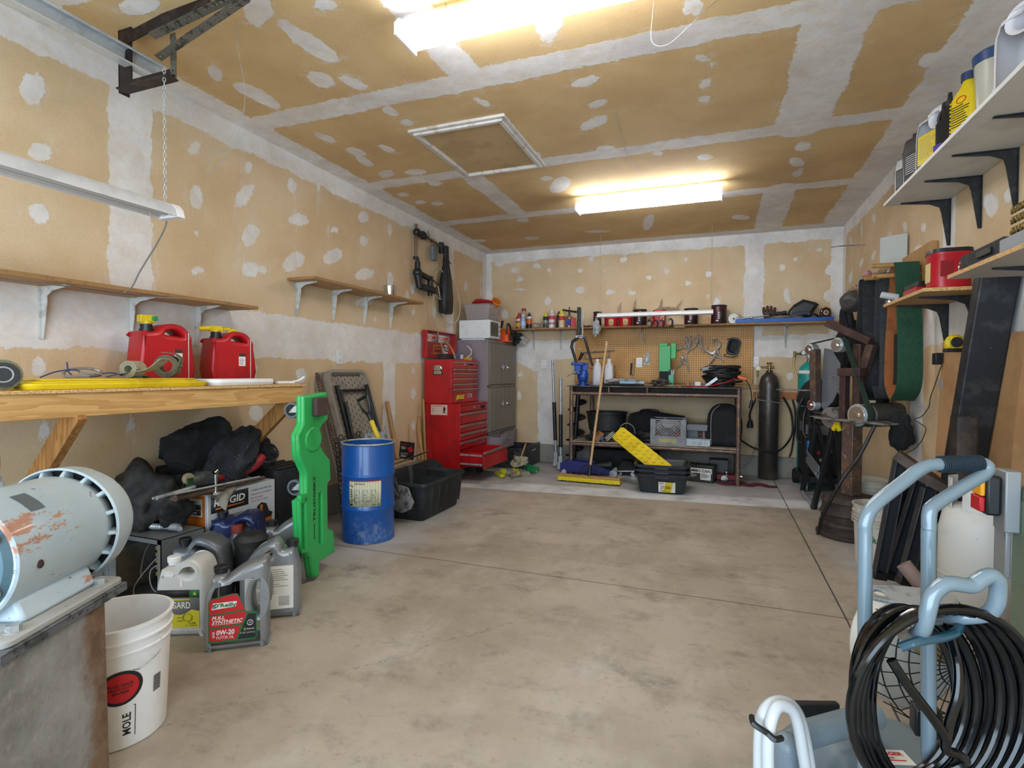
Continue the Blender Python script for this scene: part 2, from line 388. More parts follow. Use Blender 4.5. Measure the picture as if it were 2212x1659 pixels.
RW = [(5.72, 2.6, -0.06, -0.01, -0.01, -0.04), (6.15, 2.61, -0.04, -0.02, 0.0, -0.07), (4.82, 2.29, -0.05, -0.02, 0.0, -0.04), (4.44, 2.19, -0.06, -0.01, -0.01, -0.04), (5.24, 2.29, -0.06, -0.02, 0.05, -0.07), (5.68, 2.26, -0.06, -0.01, 0.05, -0.04), (4.48, 2.03, -0.11, -0.01, -0.06, -0.07), (6.6, 2.59, -0.06, -0.01, -0.07, -0.08), (6.13, 2.28, -0.07, -0.01, 0.03, -0.04), (6.59, 2.21, -0.08, -0.01, 0.05, -0.06), (4.83, 1.98, -0.1, -0.02, 0.0, -0.04), (4.62, 1.88, -0.14, -0.02, 0.0, -0.03), (6.09, 2.08, -0.05, -0.01, 0.0, -0.04), (3.22, 1.56, -0.12, -0.01, 0.0, -0.08), (3.46, 2.06, -0.08, -0.02, -0.01, -0.07), (4.4, 0.96, -0.06, 0.0, -0.01, -0.05), (4.53, 0.8, -0.05, 0.01, -0.01, -0.04), (3.27, 2.05, -0.05, -0.01, 0.0, -0.04), (5.41, 2.01, -0.05, -0.01, 0.0, -0.04)]
RB = [(YF, 2.79, 6.97, 2.79, .09), (3.99, 2.9, 3.99, 1.5, .10), (YF, 1.52, 6.97, 1.5, .13), (3.62, 1.5, 3.62, .2, .15), (4.5, 1.5, 4.5, .2, .13), (5.5, 1.5, 5.6, .9, .14), (6.93, .3, 6.93, 2.84, .09)]
surf('wall_right', YF, YB, 0, ZC, False, lambda u, v: (XR, u, v), RB, RW, DW)
CW = [(-1.99, 1.94, 0.06, 0.02, -0.09, 0.09), (-1.94, 2.22, 0.03, 0.19, -0.06, 0.04), (-2.63, 2.26, -0.03, 0.07, -0.06, 0.03), (-2.12, 2.51, 0.04, 0.08, -0.07, 0.06), (-1.97, 2.61, 0.04, 0.08, -0.04, 0.04), (-2.6, 2.52, 0.02, 0.17, -0.07, 0.05), (-1.96, 2.96, 0.02, 0.07, -0.04, 0.04), (-0.73, 3.05, 0.08, -0.02, 0.0, 0.05), (-0.71, 3.32, 0.07, -0.01, -0.01, 0.05), (-0.76, 2.45, 0.06, 0.02, -0.05, 0.17), (-1.36, 3.07, 0.04, 0.08, -0.03, 0.03), (-0.1, 3.03, 0.03, 0.04, -0.01, 0.03), (-0.05, 3.11, 0.01, 0.01, 0.0, 0.05), (-0.09, 3.31, 0.03, -0.02, 0.0, 0.05), (-0.1, 3.49, 0.04, 0.01, 0.0, 0.05), (-0.78, 3.56, 0.11, -0.04, 0.0, 0.07), (-2.61, 3.14, 0.03, 0.09, -0.04, 0.04), (-2.57, 3.41, 0.04, 0.07, -0.05, 0.05), (-2.31, 3.44, 0.03, 0.09, -0.04, 0.04), (-2.61, 3.6, 0.01, 0.1, -0.05, 0.06), (-0.13, 2.59, 0.04, 0.01, 0.0, 0.06), (-1.94, 3.13, 0.04, 0.02, -0.03, 0.05), (0.55, 4.44, 0.05, -0.03, 0.03, 0.09), (0.55, 4.75, 0.06, 0.02, 0.02, 0.11), (0.59, 5.02, 0.04, -0.02, 0.01, 0.1), (-2.6, 3.88, 0.06, 0.02, -0.05, 0.07), (-2.35, 3.93, 0.09, 0.03, -0.03, 0.06), (-2.33, 4.22, 0.05, 0.03, -0.03, 0.06), (-2.75, 4.38, 0.05, 0.02, -0.04, 0.05), (-2.72, 4.63, 0.05, 0.02, -0.03, 0.05), (-2.59, 4.73, 0.05, 0.02, -0.03, 0.05), (-1.34, 3.92, 0.07, 0.03, -0.02, 0.07), (-0.79, 3.99, 0.07, 0.02, -0.01, 0.06), (-0.12, 4.41, 0.06, 0.02, 0.0, 0.06), (-0.45, 4.2, 0.05, 0.02, 0.0, 0.05), (-1.38, 4.43, 0.05, 0.02, -0.02, 0.05), (-1.32, 4.63, 0.12, -0.11, -0.01, 0.16), (-2.81, 6.22, 0.08, 0.03, -0.04, 0.07), (-2.15, 6.33, 0.11, 0.04, -0.02, 0.07), (-1.33, 6.28, 0.12, 0.04, -0.02, 0.06), (-0.73, 6.08, 0.08, -0.29, 0.03, 0.13), (0.2, 6.22, 0.09, 0.04, 0.01, 0.1), (-1.99, 5.54, 0.07, 0.02, -0.02, 0.07), (1.02, 3.46, 0.05, -0.03, 0.03, 0.08), (1.17, 3.39, 0.05, -0.09, 0.06, 0.1), (1.19, 3.96, 0.07, -0.01, 0.02, 0.05), (1.13, 4.29, 0.1, 0.04, 0.02, 0.06), (1.22, 4.9, 0.1, 0.03, 0.02, 0.05), (1.29, 5.57, 0.06, 0.02, 0.02, 0.08), (1.12, 3.01, 0.05, 0.02, 0.03, 0.07), (-2.46, 1.72, 0.09, 0.03, -0.08, 0.05), (-2.85, 1.6, -0.03, 0.06, -0.07, 0.02), (-1.68, 2.01, 0.06, 0.02, -0.03, 0.03)]
CB = [(XL+.05, YF, XL+.05, YB, .13), (XR-.05, YF, XR-.05, YB, .2), (XL, YB-.05, XR, YB-.05, .16), (XL, 2.81, XR, 2.81, .095), (XL, 4.09, XR, 4.09, .085), (XL, 5.38, XR, 5.38, .085), (XL, 1.53, XR, 1.53, .09), (-1.33, 1.5, -1.33, 2.81, .10), (.5, 2.81, .5, 4.09, .16), (-1.96, 4.09, -1.96, 5.38, .10), (.5, 5.38, .5, 6.97, .14), (.5, 1.5, .5, 2.9, .1)]
surf('ceiling', XL, XR, YF, YB, False, lambda u, v: (u, v, ZC), CB, CW, DWC)

def floor_mat():
    n = NT('concrete_floor'); s = n.xyz(); X, Y = s[0], s[1]
    warp = n.math('MULTIPLY_ADD', n.noise(3, 4, .6), .03, -.015)
    base = n.mix(n.step(n.noise(1.1, 7, .62), .35, .68), '#b1a697', '#978b7c')
    base = n.mix(n.math('MULTIPLY', n.step(n.noise(3.5, 8, .7, n.vec(1, 1.3, 1)), .5, .7), .6), base, '#7c7165')
    base = n.mix(n.math('MULTIPLY', n.step(n.noise(1.7, 5, .65, n.vec(2, 1, 1)), .48, .74), .55), base, '#c4bdb3')
    # swept grey dust beyond the old mat edge and along the walls
    gb = n.mix(n.step(n.noise(2.5, 6, .6), .3, .7), '#bab9b8', '#9a9997')
    yb = n.math('SUBTRACT', Y, n.math('MULTIPLY_ADD', X, .095, 5.30))
    back = n.step(n.math('ADD', yb, warp), -.01, .02)
    side = n.step(n.math('ADD', n.math('SUBTRACT', -1.86, X), n.math('MULTIPLY_ADD', n.noise(1.6, 5, .6), 1.2, -.6)), .0, .35)
    side = n.math('MULTIPLY', side, n.math('MULTIPLY', n.step(Y, 2.2, 2.9), .8))
    rt = n.math('MULTIPLY', n.step(n.math('ADD', n.math('SUBTRACT', X, .66), n.math('MULTIPLY_ADD', n.noise(2.2, 5, .6), .8, -.4)), .0, .3), n.step(Y, 2.9, 3.6))
    c = n.mix(n.math('MAXIMUM', back, n.math('MAXIMUM', side, rt)), base, gb)
    dust = n.math('MULTIPLY', n.math('MULTIPLY', n.step(yb, -.02, .01), n.step(n.math('MULTIPLY', yb, -1.0), -.42, -.30)), n.step(n.noise(2, 4, .6), .30, .55))
    c = n.mix(n.math('MULTIPLY', dust, .85), c, '#e2e6ea')
    dark = n.math('MULTIPLY', n.step(n.noise(2.1, 8, .75, n.vec(1, 1.5, 1)), .55, .70), .62)
    c = n.mix(dark, c, '#655f58')
    c = n.mix(n.math('MULTIPLY', n.step(n.noise(28, 5, .7), .56, .72), .32), c, '#62594f')
    def line(co, at, hw, amp=.012):
        d = n.math('ABSOLUTE', n.math('SUBTRACT', n.math('ADD', co, n.math('MULTIPLY_ADD', n.noise(6, 5, .7), amp, -amp/2)), at))
        return n.math('SUBTRACT', 1.0, n.step(d, hw*.5, hw))
    j = n.math('MAXIMUM', line(X, .6, .0055, .006), line(Y, 3.035, .005, .006))
    cr = n.math('MULTIPLY', line(Y, 3.34, .0025, .10), n.step(X, -1.0, -.6))
    cr2 = n.math('MULTIPLY', line(n.math('ADD', n.math('MULTIPLY', X, 1.0), n.math('MULTIPLY', Y, -.72)), -2.63, .0022, .22), n.step(n.math('MULTIPLY', Y, -1.0), -2.45, -2.4))
    j = n.math('MAXIMUM', j, n.math('MAXIMUM', n.math('MULTIPLY', cr, .7), n.math('MULTIPLY', cr2, .6)))
    c = n.mix(n.math('MULTIPLY', j, .85), c, '#2d2721')
    n.set(col=c, rough=n.math('MULTIPLY_ADD', n.noise(3, 5, .6), .35, .38), spec=.35)
    n.bump(n.math('SUBTRACT', n.math('MULTIPLY', n.noise(14, 8, .7), .4), j), .35, .004)
    return n.mat
b = B(); b.bx(XL-.1, XR+.1, YF-2.5, YB+.1, -.08, 0); b.out('floor', floor_mat(), kind='structure')
stem_m = mat('stem_wall_concrete', '#97928a', .85, c2='#86817a', sc=3, bump=.5, bs=30)
b = B(); b.bx(XL, XR, YB-.05, YB-.001, 0, .235); b.out('trim_1', stem_m, kind='structure', bev=.006)
b = B(); b.bx(XL+.001, XL+.05, YF, YB-.05, 0, .235); b.out('trim_2', stem_m, kind='structure', bev=.006)
b = B(); b.bx(XR-.05, XR-.001, YF, YB-.05, 0, .235); b.out('trim_3', stem_m, kind='structure', bev=.006)
# attic hatch
hw = mat('hatch_white_trim', '#cfc9c2', .5, c2='#b5aca2', sc=12)
HX0, HX1, HY0, HY1 = -2.0, -1.29, 3.23, 4.14
b = B()
for (w_, z_) in ((.055, .018), (.03, .032)):
    o_ = (.0 if w_ == .055 else .028)
    a0, a1, c0, c1 = HX0+o_, HX1-o_, HY0+o_, HY1-o_
    for q in ((a0, a1, c0, c0+w_), (a0, a1, c1-w_, c1), (a0, a0+w_, c0+w_, c1-w_), (a1-w_, a1, c0+w_, c1-w_)): b.bx(*q, ZC-z_, ZC+.001)
b.out('trim_4', hw, kind='structure', bev=.003)
b = B(); b.bx(HX0+.05, HX1-.05, HY0+.05, HY1-.05, ZC-.008, ZC+.001); b.out('door_1', mat('hatch_panel', '#c2a679', .85, c2='#b4986c', sc=3), kind='structure')

# ---------------------------------------------------------------- ceiling lamps
lampwhite = mat('lamp_white_enamel', '#e9e9ea', .35)
m_lz = mat('hanger_zinc', '#a9adae', .4, .75)
tube_m = emis('fluorescent_tube', '#f1f7ff', TUBE_STRENGTH)
def strip_lamp(label, x0, y, z, L):
    t = T('fluorescent_lamp', label, 'light', (x0, y, z))
    F_ = Fr((0, 0, 0), (0, 1, 0), (0, 0, 1))
    b = B(); b.at(F_); b.pr([(-.045, .0), (-.045, .05), (.045, .05), (.045, 0), (.012, -.012), (-.012, -.012)], 0, L); b.out('housing', lampwhite, t)
    E_ = [(-.09, -.035), (-.09, .02), (-.06, .055), (.06, .055), (.09, .02), (.09, -.035)]
    for a in (-.012, L): b = B(); b.at(F_); b.pr(E_, a, a+.012, ch=.002); b.out('end_cap', lampwhite, t)
    for s in (-1, 1):
        b = B(); b.cyl((.002, s*.062, -.008), (L-.002, s*.062, -.008), .018, n=14); b.out('tube', tube_m, t)
        b = B(); b.cyl((.2 if s < 0 else L-.2, 0, .05), (.2 if s < 0 else L-.2, 0, ZC-z), .003, n=6); b.out('hanger', m_lz, t)
    return t
strip_lamp('lit fluorescent strip lamp nearest the open door, cut by the picture top', -1.36, 2.19, 2.73, 1.27)
strip_lamp('lit fluorescent strip lamp hanging over the middle of the shop', -1.24, 4.98, 2.72, 1.25)

# ================================================================ common materials
m_alum = mat('brushed_aluminium', '#c2c5c9', .35, .55, c2='#8d9196', sc=14)
m_zinc = mat('galvanised_steel', '#b4b8b9', .4, .45, c2='#92979a', sc=20)
m_chrome = mat('chrome', '#d4d6d8', .16, 1.0)
m_steel = mat('bare_steel', '#97938e', .42, .5, c2='#5f5a55', sc=18)
m_rust = mat('rusty_brown_steel', '#5d4a42', .6, .45, c2='#7d5a45', sc=14, c3='#8c827b', sc3=30, lo3=.6, hi3=.7)
m_black = mat('black_plastic', '#17181a', .42, c2='#26282b', sc=9)
m_blackm = mat('matt_black', '#111214', .75, c2='#1f2022', sc=12)
m_dusty = mat('dusty_black', '#191a1c', .7, c2='#34332f', sc=6, c3='#7c766c', sc3=90, lo3=.66, hi3=.72)
m_cloth = mat('black_cloth', '#15161a', .9, c2='#25262b', sc=5, bump=.4, bs=140, c3='#9a9a98', sc3=130, lo3=.70, hi3=.74)
m_white = mat('white_plastic', '#ebebec', .4, c2='#e2e2e3', sc=5)
m_red = mat('red_plastic', '#b3141d', .38, c2='#9a0f18', sc=5)
m_yel = mat('yellow_plastic', '#dfc217', .4, c2='#cdb015', sc=6)
m_label = mat('white_paper', '#e3e2dc', .6)
m_ink = mat('black_ink', '#1a1a1a', .6)
m_redink = mat('red_ink', '#c21a22', .6)
m_osb = chip('chipboard_edge', '#b98d57', '#e0bd86')
m_shelf = mat('particle_shelf', '#b48b5b', .6, c2='#a37a4b', sc=4, c3='#94703f', sc3=120, lo3=.56, hi3=.66)
m_brk = mat('white_bracket', '#c9c8c4', .4, c2='#aaa9a3', sc=18)
m_bbrk = mat('black_bracket', '#2a2b2d', .45, .3, c2='#3c3a38', sc=20)
m_screw = mat('dark_screw', '#3a3532', .5, .6)
m_pine = wood('pine_beam', '#cfa468', '#b07f45', 'y', .9)
m_pine_d = wood('pine_brace', '#a9773f', '#7a4f26', 'z', .9)
m_dowel = wood('handle_wood', '#b98f58', '#8f6535', 'z', 2.5, .5, False)
m_wash = mat('dusty_grey', '#8f8c86', .7)

# ================================================================ overhead door track and its hangers
m_trk = mat('track_zinc', '#c9cdcf', .35, .25, c2='#b9bdc0', sc=9)
t = T('door_track', 'galvanised overhead door track under the ceiling above the hanging shop light', 'door track', (-2.7, 1.99, 2.70))
b = B()
b.at(Fr((0, 0, 0), (1, 0, 0), (0, 0, 1)))
prof = [(0, -.045), (.062, -.045), (.062, -.038), (.01, -.038), (.004, -.03), (.004, .03), (.01, .038), (.04, .038), (.046, .03), (.05, .034), (.045, .045), (0, .045)]
b.pr(prof, 0, 2.3); b.out('track_channel', m_trk, t, bev=.001)
b = B()
for y in (-.55, -.75, -1.3): b = B(); b.cyl((.0, y, -.01), (-.006, y, -.01), .012); b.out('bolt', m_steel, t)
def angle(b, p, q, w=.05, th=.005, up=(0, 0, 1), holes=0):
    """L-section iron from p to q"""
    p = Vector(p); q = Vector(q); L = (q-p).length; d = (q-p).normalized()
    b.at(Fr(p, d, up)); x = 0
    b.bx(0, L, 0, w, 0, th); b.bx(0, L, 0, th, 0, w)
    b.at(I4)
t = T('ceiling_bracket', 'welded black angle iron bracket hanging from the ceiling at the track end', 'bracket', (-2.7, 1.81, 2.84))
b = B(); b.bx(-.045, .045, 0, .008, -.30, 0); b.bx(-.045, -.037, 0, .05, -.30, 0); b.out('upright', mat('black_mill_steel', '#2b2321', .5, .5, c2='#443732', sc=10), t, bev=.001)
b = B(); b.bx(.02, .34, -.005, .002, -.315, -.255); b.bx(.02, .36, -.055, .002, -.318, -.31); b.out('lower_arm', _MC['black_mill_steel'], t, bev=.001)
b = B(); b.T = Fr((.03, 0, -.06), (.55, -.02, .055), (0, 0, 1)); b.bx(0, .56, -.02, .035, 0, .006); b.out('upper_arm', _MC['black_mill_steel'], t, bev=.001)
m_perf = mat('perforated_zinc', '#77776f', .45, .7, c2='#4b4a45', sc=30)
def perf(name, label, p, q, up, w=.035):
    p = Vector(p); q = Vector(q); L = (q-p).length; b = B(); b.at(Fr(p, q-p, up))
    for pl in (0, 1):
        hs = [circ(.0058, 8, .02+i*.0255, w/2) for i in range(int((L-.03)/.0255))]
        T0 = b.T
        if pl: b.T = b.T @ Matrix.Rotation(PI/2, 4, 'X')
        b.pr([(0, 0), (L, 0), (L, w), (0, w)], 0, .0025, hs); b.T = T0
    return b.out(name, m_perf, None, label=label, cat='angle iron', group='perforated angle irons of the ceiling hanger')
perf('perforated_angle', 'perforated angle iron of the hanger, the upper long one', (-2.43, 1.77, 2.71), (-1.83, 1.74, 2.75), (0, .35, 1))
perf('perforated_angle', 'perforated angle iron of the hanger, slanting up from the chain top', (-2.385, 1.765, 2.60), (-1.83, 1.74, 2.72), (0, .25, 1))
perf('perforated_angle', 'short upright piece of perforated angle iron above the chain top', (-2.375, 1.80, 2.55), (-2.375, 1.80, 2.74), (1, 0, 0), .03)
b = B(); b.chain((-2.37, 1.765, 2.56), (-2.37, 1.765, 1.955), .024, .011, .0019)
b.out('hanging_chain', m_zinc, label='galvanised chain holding the unlit shop light over the workbench', cat='chain')

t = T('shop_light', 'unlit white shop light hanging on a chain over the wooden workbench', 'light', (-2.39, 1.80, 1.90))
b = B(); b.at(Fr((0, 0, 0), (1, 0, 0), (0, 0, 1)))
b.pr([(-.062, 0), (-.05, .035), (-.028, .058), (.028, .058), (.05, .035), (.062, 0), (.056, 0), (.03, .03), (-.03, .03), (-.056, 0)], .004, 1.20)
b.out('housing', mat('light_housing', '#c7c8cb', .4, c2='#bcbdc0', sc=7), t)
b = B(); b.at(Fr((0, 0, 0), (1, 0, 0), (0, 0, 1))); b.pr([(-.064, -.002), (-.052, .036), (-.029, .06), (.029, .06), (.052, .036), (.064, -.002)], -.03, .006); b.out('end_cap', m_white, t, bev=.003)
for s in (-1, 1):
    b = B(); b.cyl((s*.024, -.03, .012), (s*.024, -1.19, .012), .012, n=12); b.out('tube', mat('unlit_tube', '#b8b4b0', .4), t)
b = B(); b.tube([(0, -.09, .0), (.0, -.09, -.13)], .0012, 5); b.out('pull_cord', mat('cord_white', '#b9b3a8', .7), t)
b = B(); b.tube([(-2.45, 1.832, 1.915), (-2.45, 1.825, 1.87), (-2.45, 1.785, 1.785), (-2.45, 1.737, 1.7), (-2.45, 1.698, 1.63), (-2.45, 1.666, 1.563), (-2.45, 1.632, 1.533)], .0035, 6, sm=4)
b.out('power_cable', mat('grey_cord', '#6d6a66', .5), label='grey power cord drooping from the shop light to the long shelf', cat='cord')
b = B(); b.tube([(-2.078, 1.9, 2.795), (-2.084, 1.9, 2.721), (-2.062, 1.9, 2.612), (-2.035, 1.9, 2.492), (-2.039, 1.9, 2.377), (-2.073, 1.9, 2.278), (-2.107, 1.9, 2.23), (-2.124, 1.9, 2.211), (-2.202, 1.9, 2.211), (-2.255, 1.9, 2.175), (-2.271, 1.9, 2.123), (-2.247, 1.9, 2.127), (-2.188, 1.9, 2.162), (-2.139, 1.9, 2.202), (-2.116, 1.9, 2.225)], .0013, 5, sm=4)
b.out('hanging_wire', m_wash, label='thin loose wire with a loop dangling from the perforated hanger iron', cat='wire')
b = B(); b.tube([(-.287, 2.49, 2.838), (-.287, 2.45, 2.75), (-.285, 2.42, 2.62), (-.22, 2.40, 2.58), (-.13, 2.43, 2.66), (-.027, 2.585, 2.838)], .0014, 5, sm=6)
b.out('hanging_wire', m_wash, label='thin wire sagging from the ceiling right of the nearest lamp', cat='wire')
b = B(); b.tube([Vector(p) for p in [(-0.616, 3.427, 2.835), (-0.637, 3.6, 2.835), (-0.649, 3.818, 2.835), (-0.663, 4.108, 2.835), (-0.637, 4.407, 2.835), (-0.619, 4.686, 2.835), (-0.645, 4.919, 2.835)]], .0016, 5, sm=3)
b.out('lamp_cable', mat('cord_white', '#b9b3a8', .7), label='thin white cord running along the ceiling to the far lamp', cat='cord')

# ================================================================ wall shelves on the left
def bracket(b, x, y, z, wall, sgn, D, H, w=.022):
    """stamped shelf bracket: vertical leg on the wall at (x=wall,y), arm under the board reaching D towards sgn"""
    b.at(Matrix(((sgn, 0, 0, wall), (0, 0, 1, y), (0, 1, 0, z), (0, 0, 0, 1))))
    P = [(0, -H), (0, 0), (D, 0), (D, -.007), (D*.42, -.022), (D*.22, -.045), (.045, -H*.30), (.014, -H)]
    b.pr(P, -.0015, .0015); b.bx(0, .004, -H, 0, -w/2, w/2); b.bx(0, D, -.004, 0, -w/2, w/2)
    ins = [(.004, -H+.01), (.004, -.02), (D*.5, -.012)]
    b.at(I4)
def wall_shelf(label, x0, x1, y0, y1, z, ys, mb, mk, wall, D, H, th=.019, me=None, bl=None):
    t = T('wall_shelf', label, 'shelf', ((x0+x1)/2, (y0+y1)/2, z)); ox, oy = (x0+x1)/2, (y0+y1)/2
    b = B(); b.bx(x0-ox, x1-ox, y0-oy, y1-oy, 0, th)
    o = b.out('board', [mb, me] if me else mb, t, bev=.0015, seg=1)
    if me:
        for p in o.data.polygons:
            if abs(p.normal.z) < .5: p.material_index = 1
    for y in ys:
        b = B(); bracket(b, 0, y-oy, -.001, wall-ox, 1 if wall < ox else -1, D, H); b.out('bracket', mk, t)
    return t
wall_shelf('long chipboard shelf on white brackets above the gas cans', -3.035, -2.78, .75, 2.70, 1.59, (1.22, 1.635, 2.052, 2.458), m_shelf, m_brk, -3.038, .2, .25, me=mat('shelf_edge', '#9c7444', .6, c2='#8a6439', sc=30))
wall_shelf('short chipboard shelf on white brackets with a small metal pail on it', -3.035, -2.78, 3.22, 4.80, 1.875, (3.32, 3.74, 4.165, 4.59), m_shelf, m_brk, -3.038, .2, .25, me=_MC['shelf_edge'])
b = B(); b.tube([(-2.60, 2.03, 1.565), (-2.79, 2.0, 1.578), (-2.83, 1.85, 1.578), (-2.8, 1.6, 1.575), (-2.82, 1.42, 1.572), (-2.83, 1.30, 1.578)], .003, 6, sm=5)
b.out('extension_lead', mat('grey_cord', '#6d6a66', .5), label='grey lead stapled along the underside of the long shelf', cat='cord')
t = T('small_pail', 'small shiny metal pail on the short chipboard shelf', 'pail', (-2.90, 4.38, 1.895))
b = B(); b.lathe([(.045, 0), (.052, .002), (.062, .098), (.066, .10), (.066, .104), (.061, .104), (.058, .098), (.048, .006), (.001, .006)], 28, (1, 0)); b.out('body', m_chrome, t)
b = B(); b.tube([(.066*math.cos(a), 0, .095+.095*math.sin(a)) for a in [PI*k/14 for k in range(15)]], .0016, 6); b.out('handle', m_zinc, t)

# trolling gear on the wall
m_pole = mat('bronze_pole', '#8a7367', .3, .7, c2='#5d4b43', sc=14)
t = T('boat_transducer_arm', 'telescopic metal pole with black clamps hanging high on the wall', 'mount pole', (-2.99, 5.0, 2.62))
b = B(); b.cyl((.0, .0, -.21), (0, 0, .13), .016); b.out('short_tube', m_pole, t)
b = B(); b.cyl((.02, .02, .05), (.0, .60, .01), .014); b.out('long_pole', mat('grey_pole', '#6f6a63', .35, .7), t)
b = B(); b.sph((.01, 0, .045), (.04, .04, .04), 12); b.cyl((.01, 0, .04), (.01, .17, .035), .034); b.sph((.01, .12, .04), (.045, .04, .045), 12); b.out('clamp', m_black, t)
b = B(); b.cyl((.0, .56, -.06), (.0, .56, .06), .03); b.out('end_clamp', m_black, t)
b = B(); b.tube([(.0, .25, .12), (.01, .27, .04), (.02, .30, .0)], .004, 6, sm=4); b.out('hook', m_black, t)
t = T('transducer_mount', 'black jointed boat mount with elbows below the wall pole', 'mount', (-2.99, 5.0, 2.22))
b = B(); b.cyl((.02, 0, .03), (.02, 0, .13), .03); b.cyl((.02, 0, .13), (.02, 0, .16), .02); b.lathe([(.028, .16), (.03, .17), (.03, .185), (.01, .19)], 14); b.sph((.02, 0, .02), .05, 14); b.out('swivel', m_black, t)
b = B(); b.cyl((.02, .0, -.0), (.03, .03, -.14), .04, .034); b.cyl((.02, .02, .02), (.03, .25, -.01), .03); b.cyl((.03, .25, .02), (.03, .25, -.19), .032, .026); b.cyl((.03, .05, -.12), (.05, .30, -.13), .036); b.out('elbow_arm', m_black, t)
b = B(); b.cyl((.04, .30, -.02), (.0, .62, -.06), .012); b.cyl((.05, .28, -.13), (.05, .38, -.15), .016); b.out('rod', mat('grey_pole', '#6f6a63', .35, .7), t)
b = B(); b.tube([(.03, .34, -.16), (.04, .36, .06), (.03, .50, .14), (.03, .62, .02), (.03, .60, -.14), (.03, .46, -.2), (.03, .34, -.14), (.03, .34, -.42), (.02, .55, -.75), (.02, .6, -.9)], .006, 6, sm=6)
b.out('cable', mat('tan_cable', '#b8a88e', .5), t)
t = T('paddle_bag', 'long black pouch hanging from the end of the wall pole', 'pouch', (-2.96, 5.62, 2.55))
b = B(); b.sect([(-.68, .09, .17, .03), (-.66, .11, .20, .04), (-.50, .12, .22, .05), (-.30, .10, .19, .045), (-.12, .06, .11, .03), (.02, .045, .08, .02), (.1, .04, .09, .02)], 4); b.out('pouch_body', mat('black_leather', '#1b1c20', .5, c2='#2a2b30', sc=5, bump=.3, bs=30), t)
b = B(); b.tube([(0, -.06, -.2), (.03, -.09, -.1), (.0, -.03, -.02), (.04, .05, -.1)], .005, 5, sm=5); b.out('drawstring', m_black, t)
b = B(); b.sect([(-.17, .04, .10, .01), (-.02, .05, .12, .012), (0, .03, .06, .01)], 3); b.out('tackle_box', mat('grey_tackle', '#6c6f73', .5), label='small grey plastic holder hanging from the wall pole', cat='holder', loc=(-2.96, 5.33, 2.60))
b = B(); b.tube([(-2.98, 5.46, 2.2), (-2.98, 5.60, 1.85), (-2.98, 5.78, 1.76), (-2.98, 5.98, 1.85), (-2.98, 6.02, 2.05), (-2.98, 5.90, 2.25), (-2.98, 5.70, 2.33)], .007, 6, sm=8)
b.out('coiled_tube', mat('clear_tube', '#c9c0b2', .3), label='loop of pale tubing on the wall behind the black pouch', cat='tubing')

# outlets
def outlet(label, M4, w=.073, h=.12):
    t = T('wall_outlet', label, 'outlet', M4=M4)
    b = B(); b.at(Fr((0, 0, 0), (1, 0, 0), (0, 1, 0))); b.pr([(x, y) for x, y in ring(w, h, .006)], 0, .006, ch=.002); b.out('cover_plate', m_white, t)
    b = B()
    for s in (-1, 1):
        b.rect(-.016, s*.028-.014, .032, .028, .006, .002); b.mi(1)
        b.rect(-.009, s*.028-.004, .003, .01, .008, .0006); b.rect(.006, s*.028-.004, .003, .01, .008, .0006); b.mi(0)
    b.out('socket', [m_white, m_ink], t); return t
outlet('white outlet on the left wall above the folding table', Fr((-3.036, 3.82, 1.315), (0, 1, 0), (0, 0, 1)))
outlet('white outlet on the back wall between cabinet and workbench', Fr((-2.188, 6.965, 1.307), (1, 0, 0), (0, 0, 1)))

# ================================================================ wooden workbench
t = T('wooden_workbench', 'pine workbench fixed along the left wall on diagonal braces', 'workbench', (-2.73, 1.6, 1.0))
def loc3(p): return (p[0]+2.73, p[1]-1.6, p[2]-1.0)
b = B(); b.bx(-.300, .31, -1.3, 1.125, .098, .112); b.out('top_board', [m_osb], t, bev=.002)
b = B(); b.bx(.262, .30, -1.3, 1.105, 0, .098); b.out('front_beam', m_pine, t, bev=.003)
b = B(); b.bx(-.300, -.267, -1.3, 1.105, 0, .098); b.out('wall_beam', m_pine, t, bev=.003)
for y in (-.16, 1.02):
    b = B(); a = Vector((.265, y, .0)); c = Vector((-.245, y, -.56 if y < 0 else -.44)); b.at(Fr(a, c-a, (0, 1, 0))); b.bx(-.03, (c-a).length, -.019, .019, -.045, .045); b.out('brace', m_pine_d, t, bev=.003)
BZ = 1.112
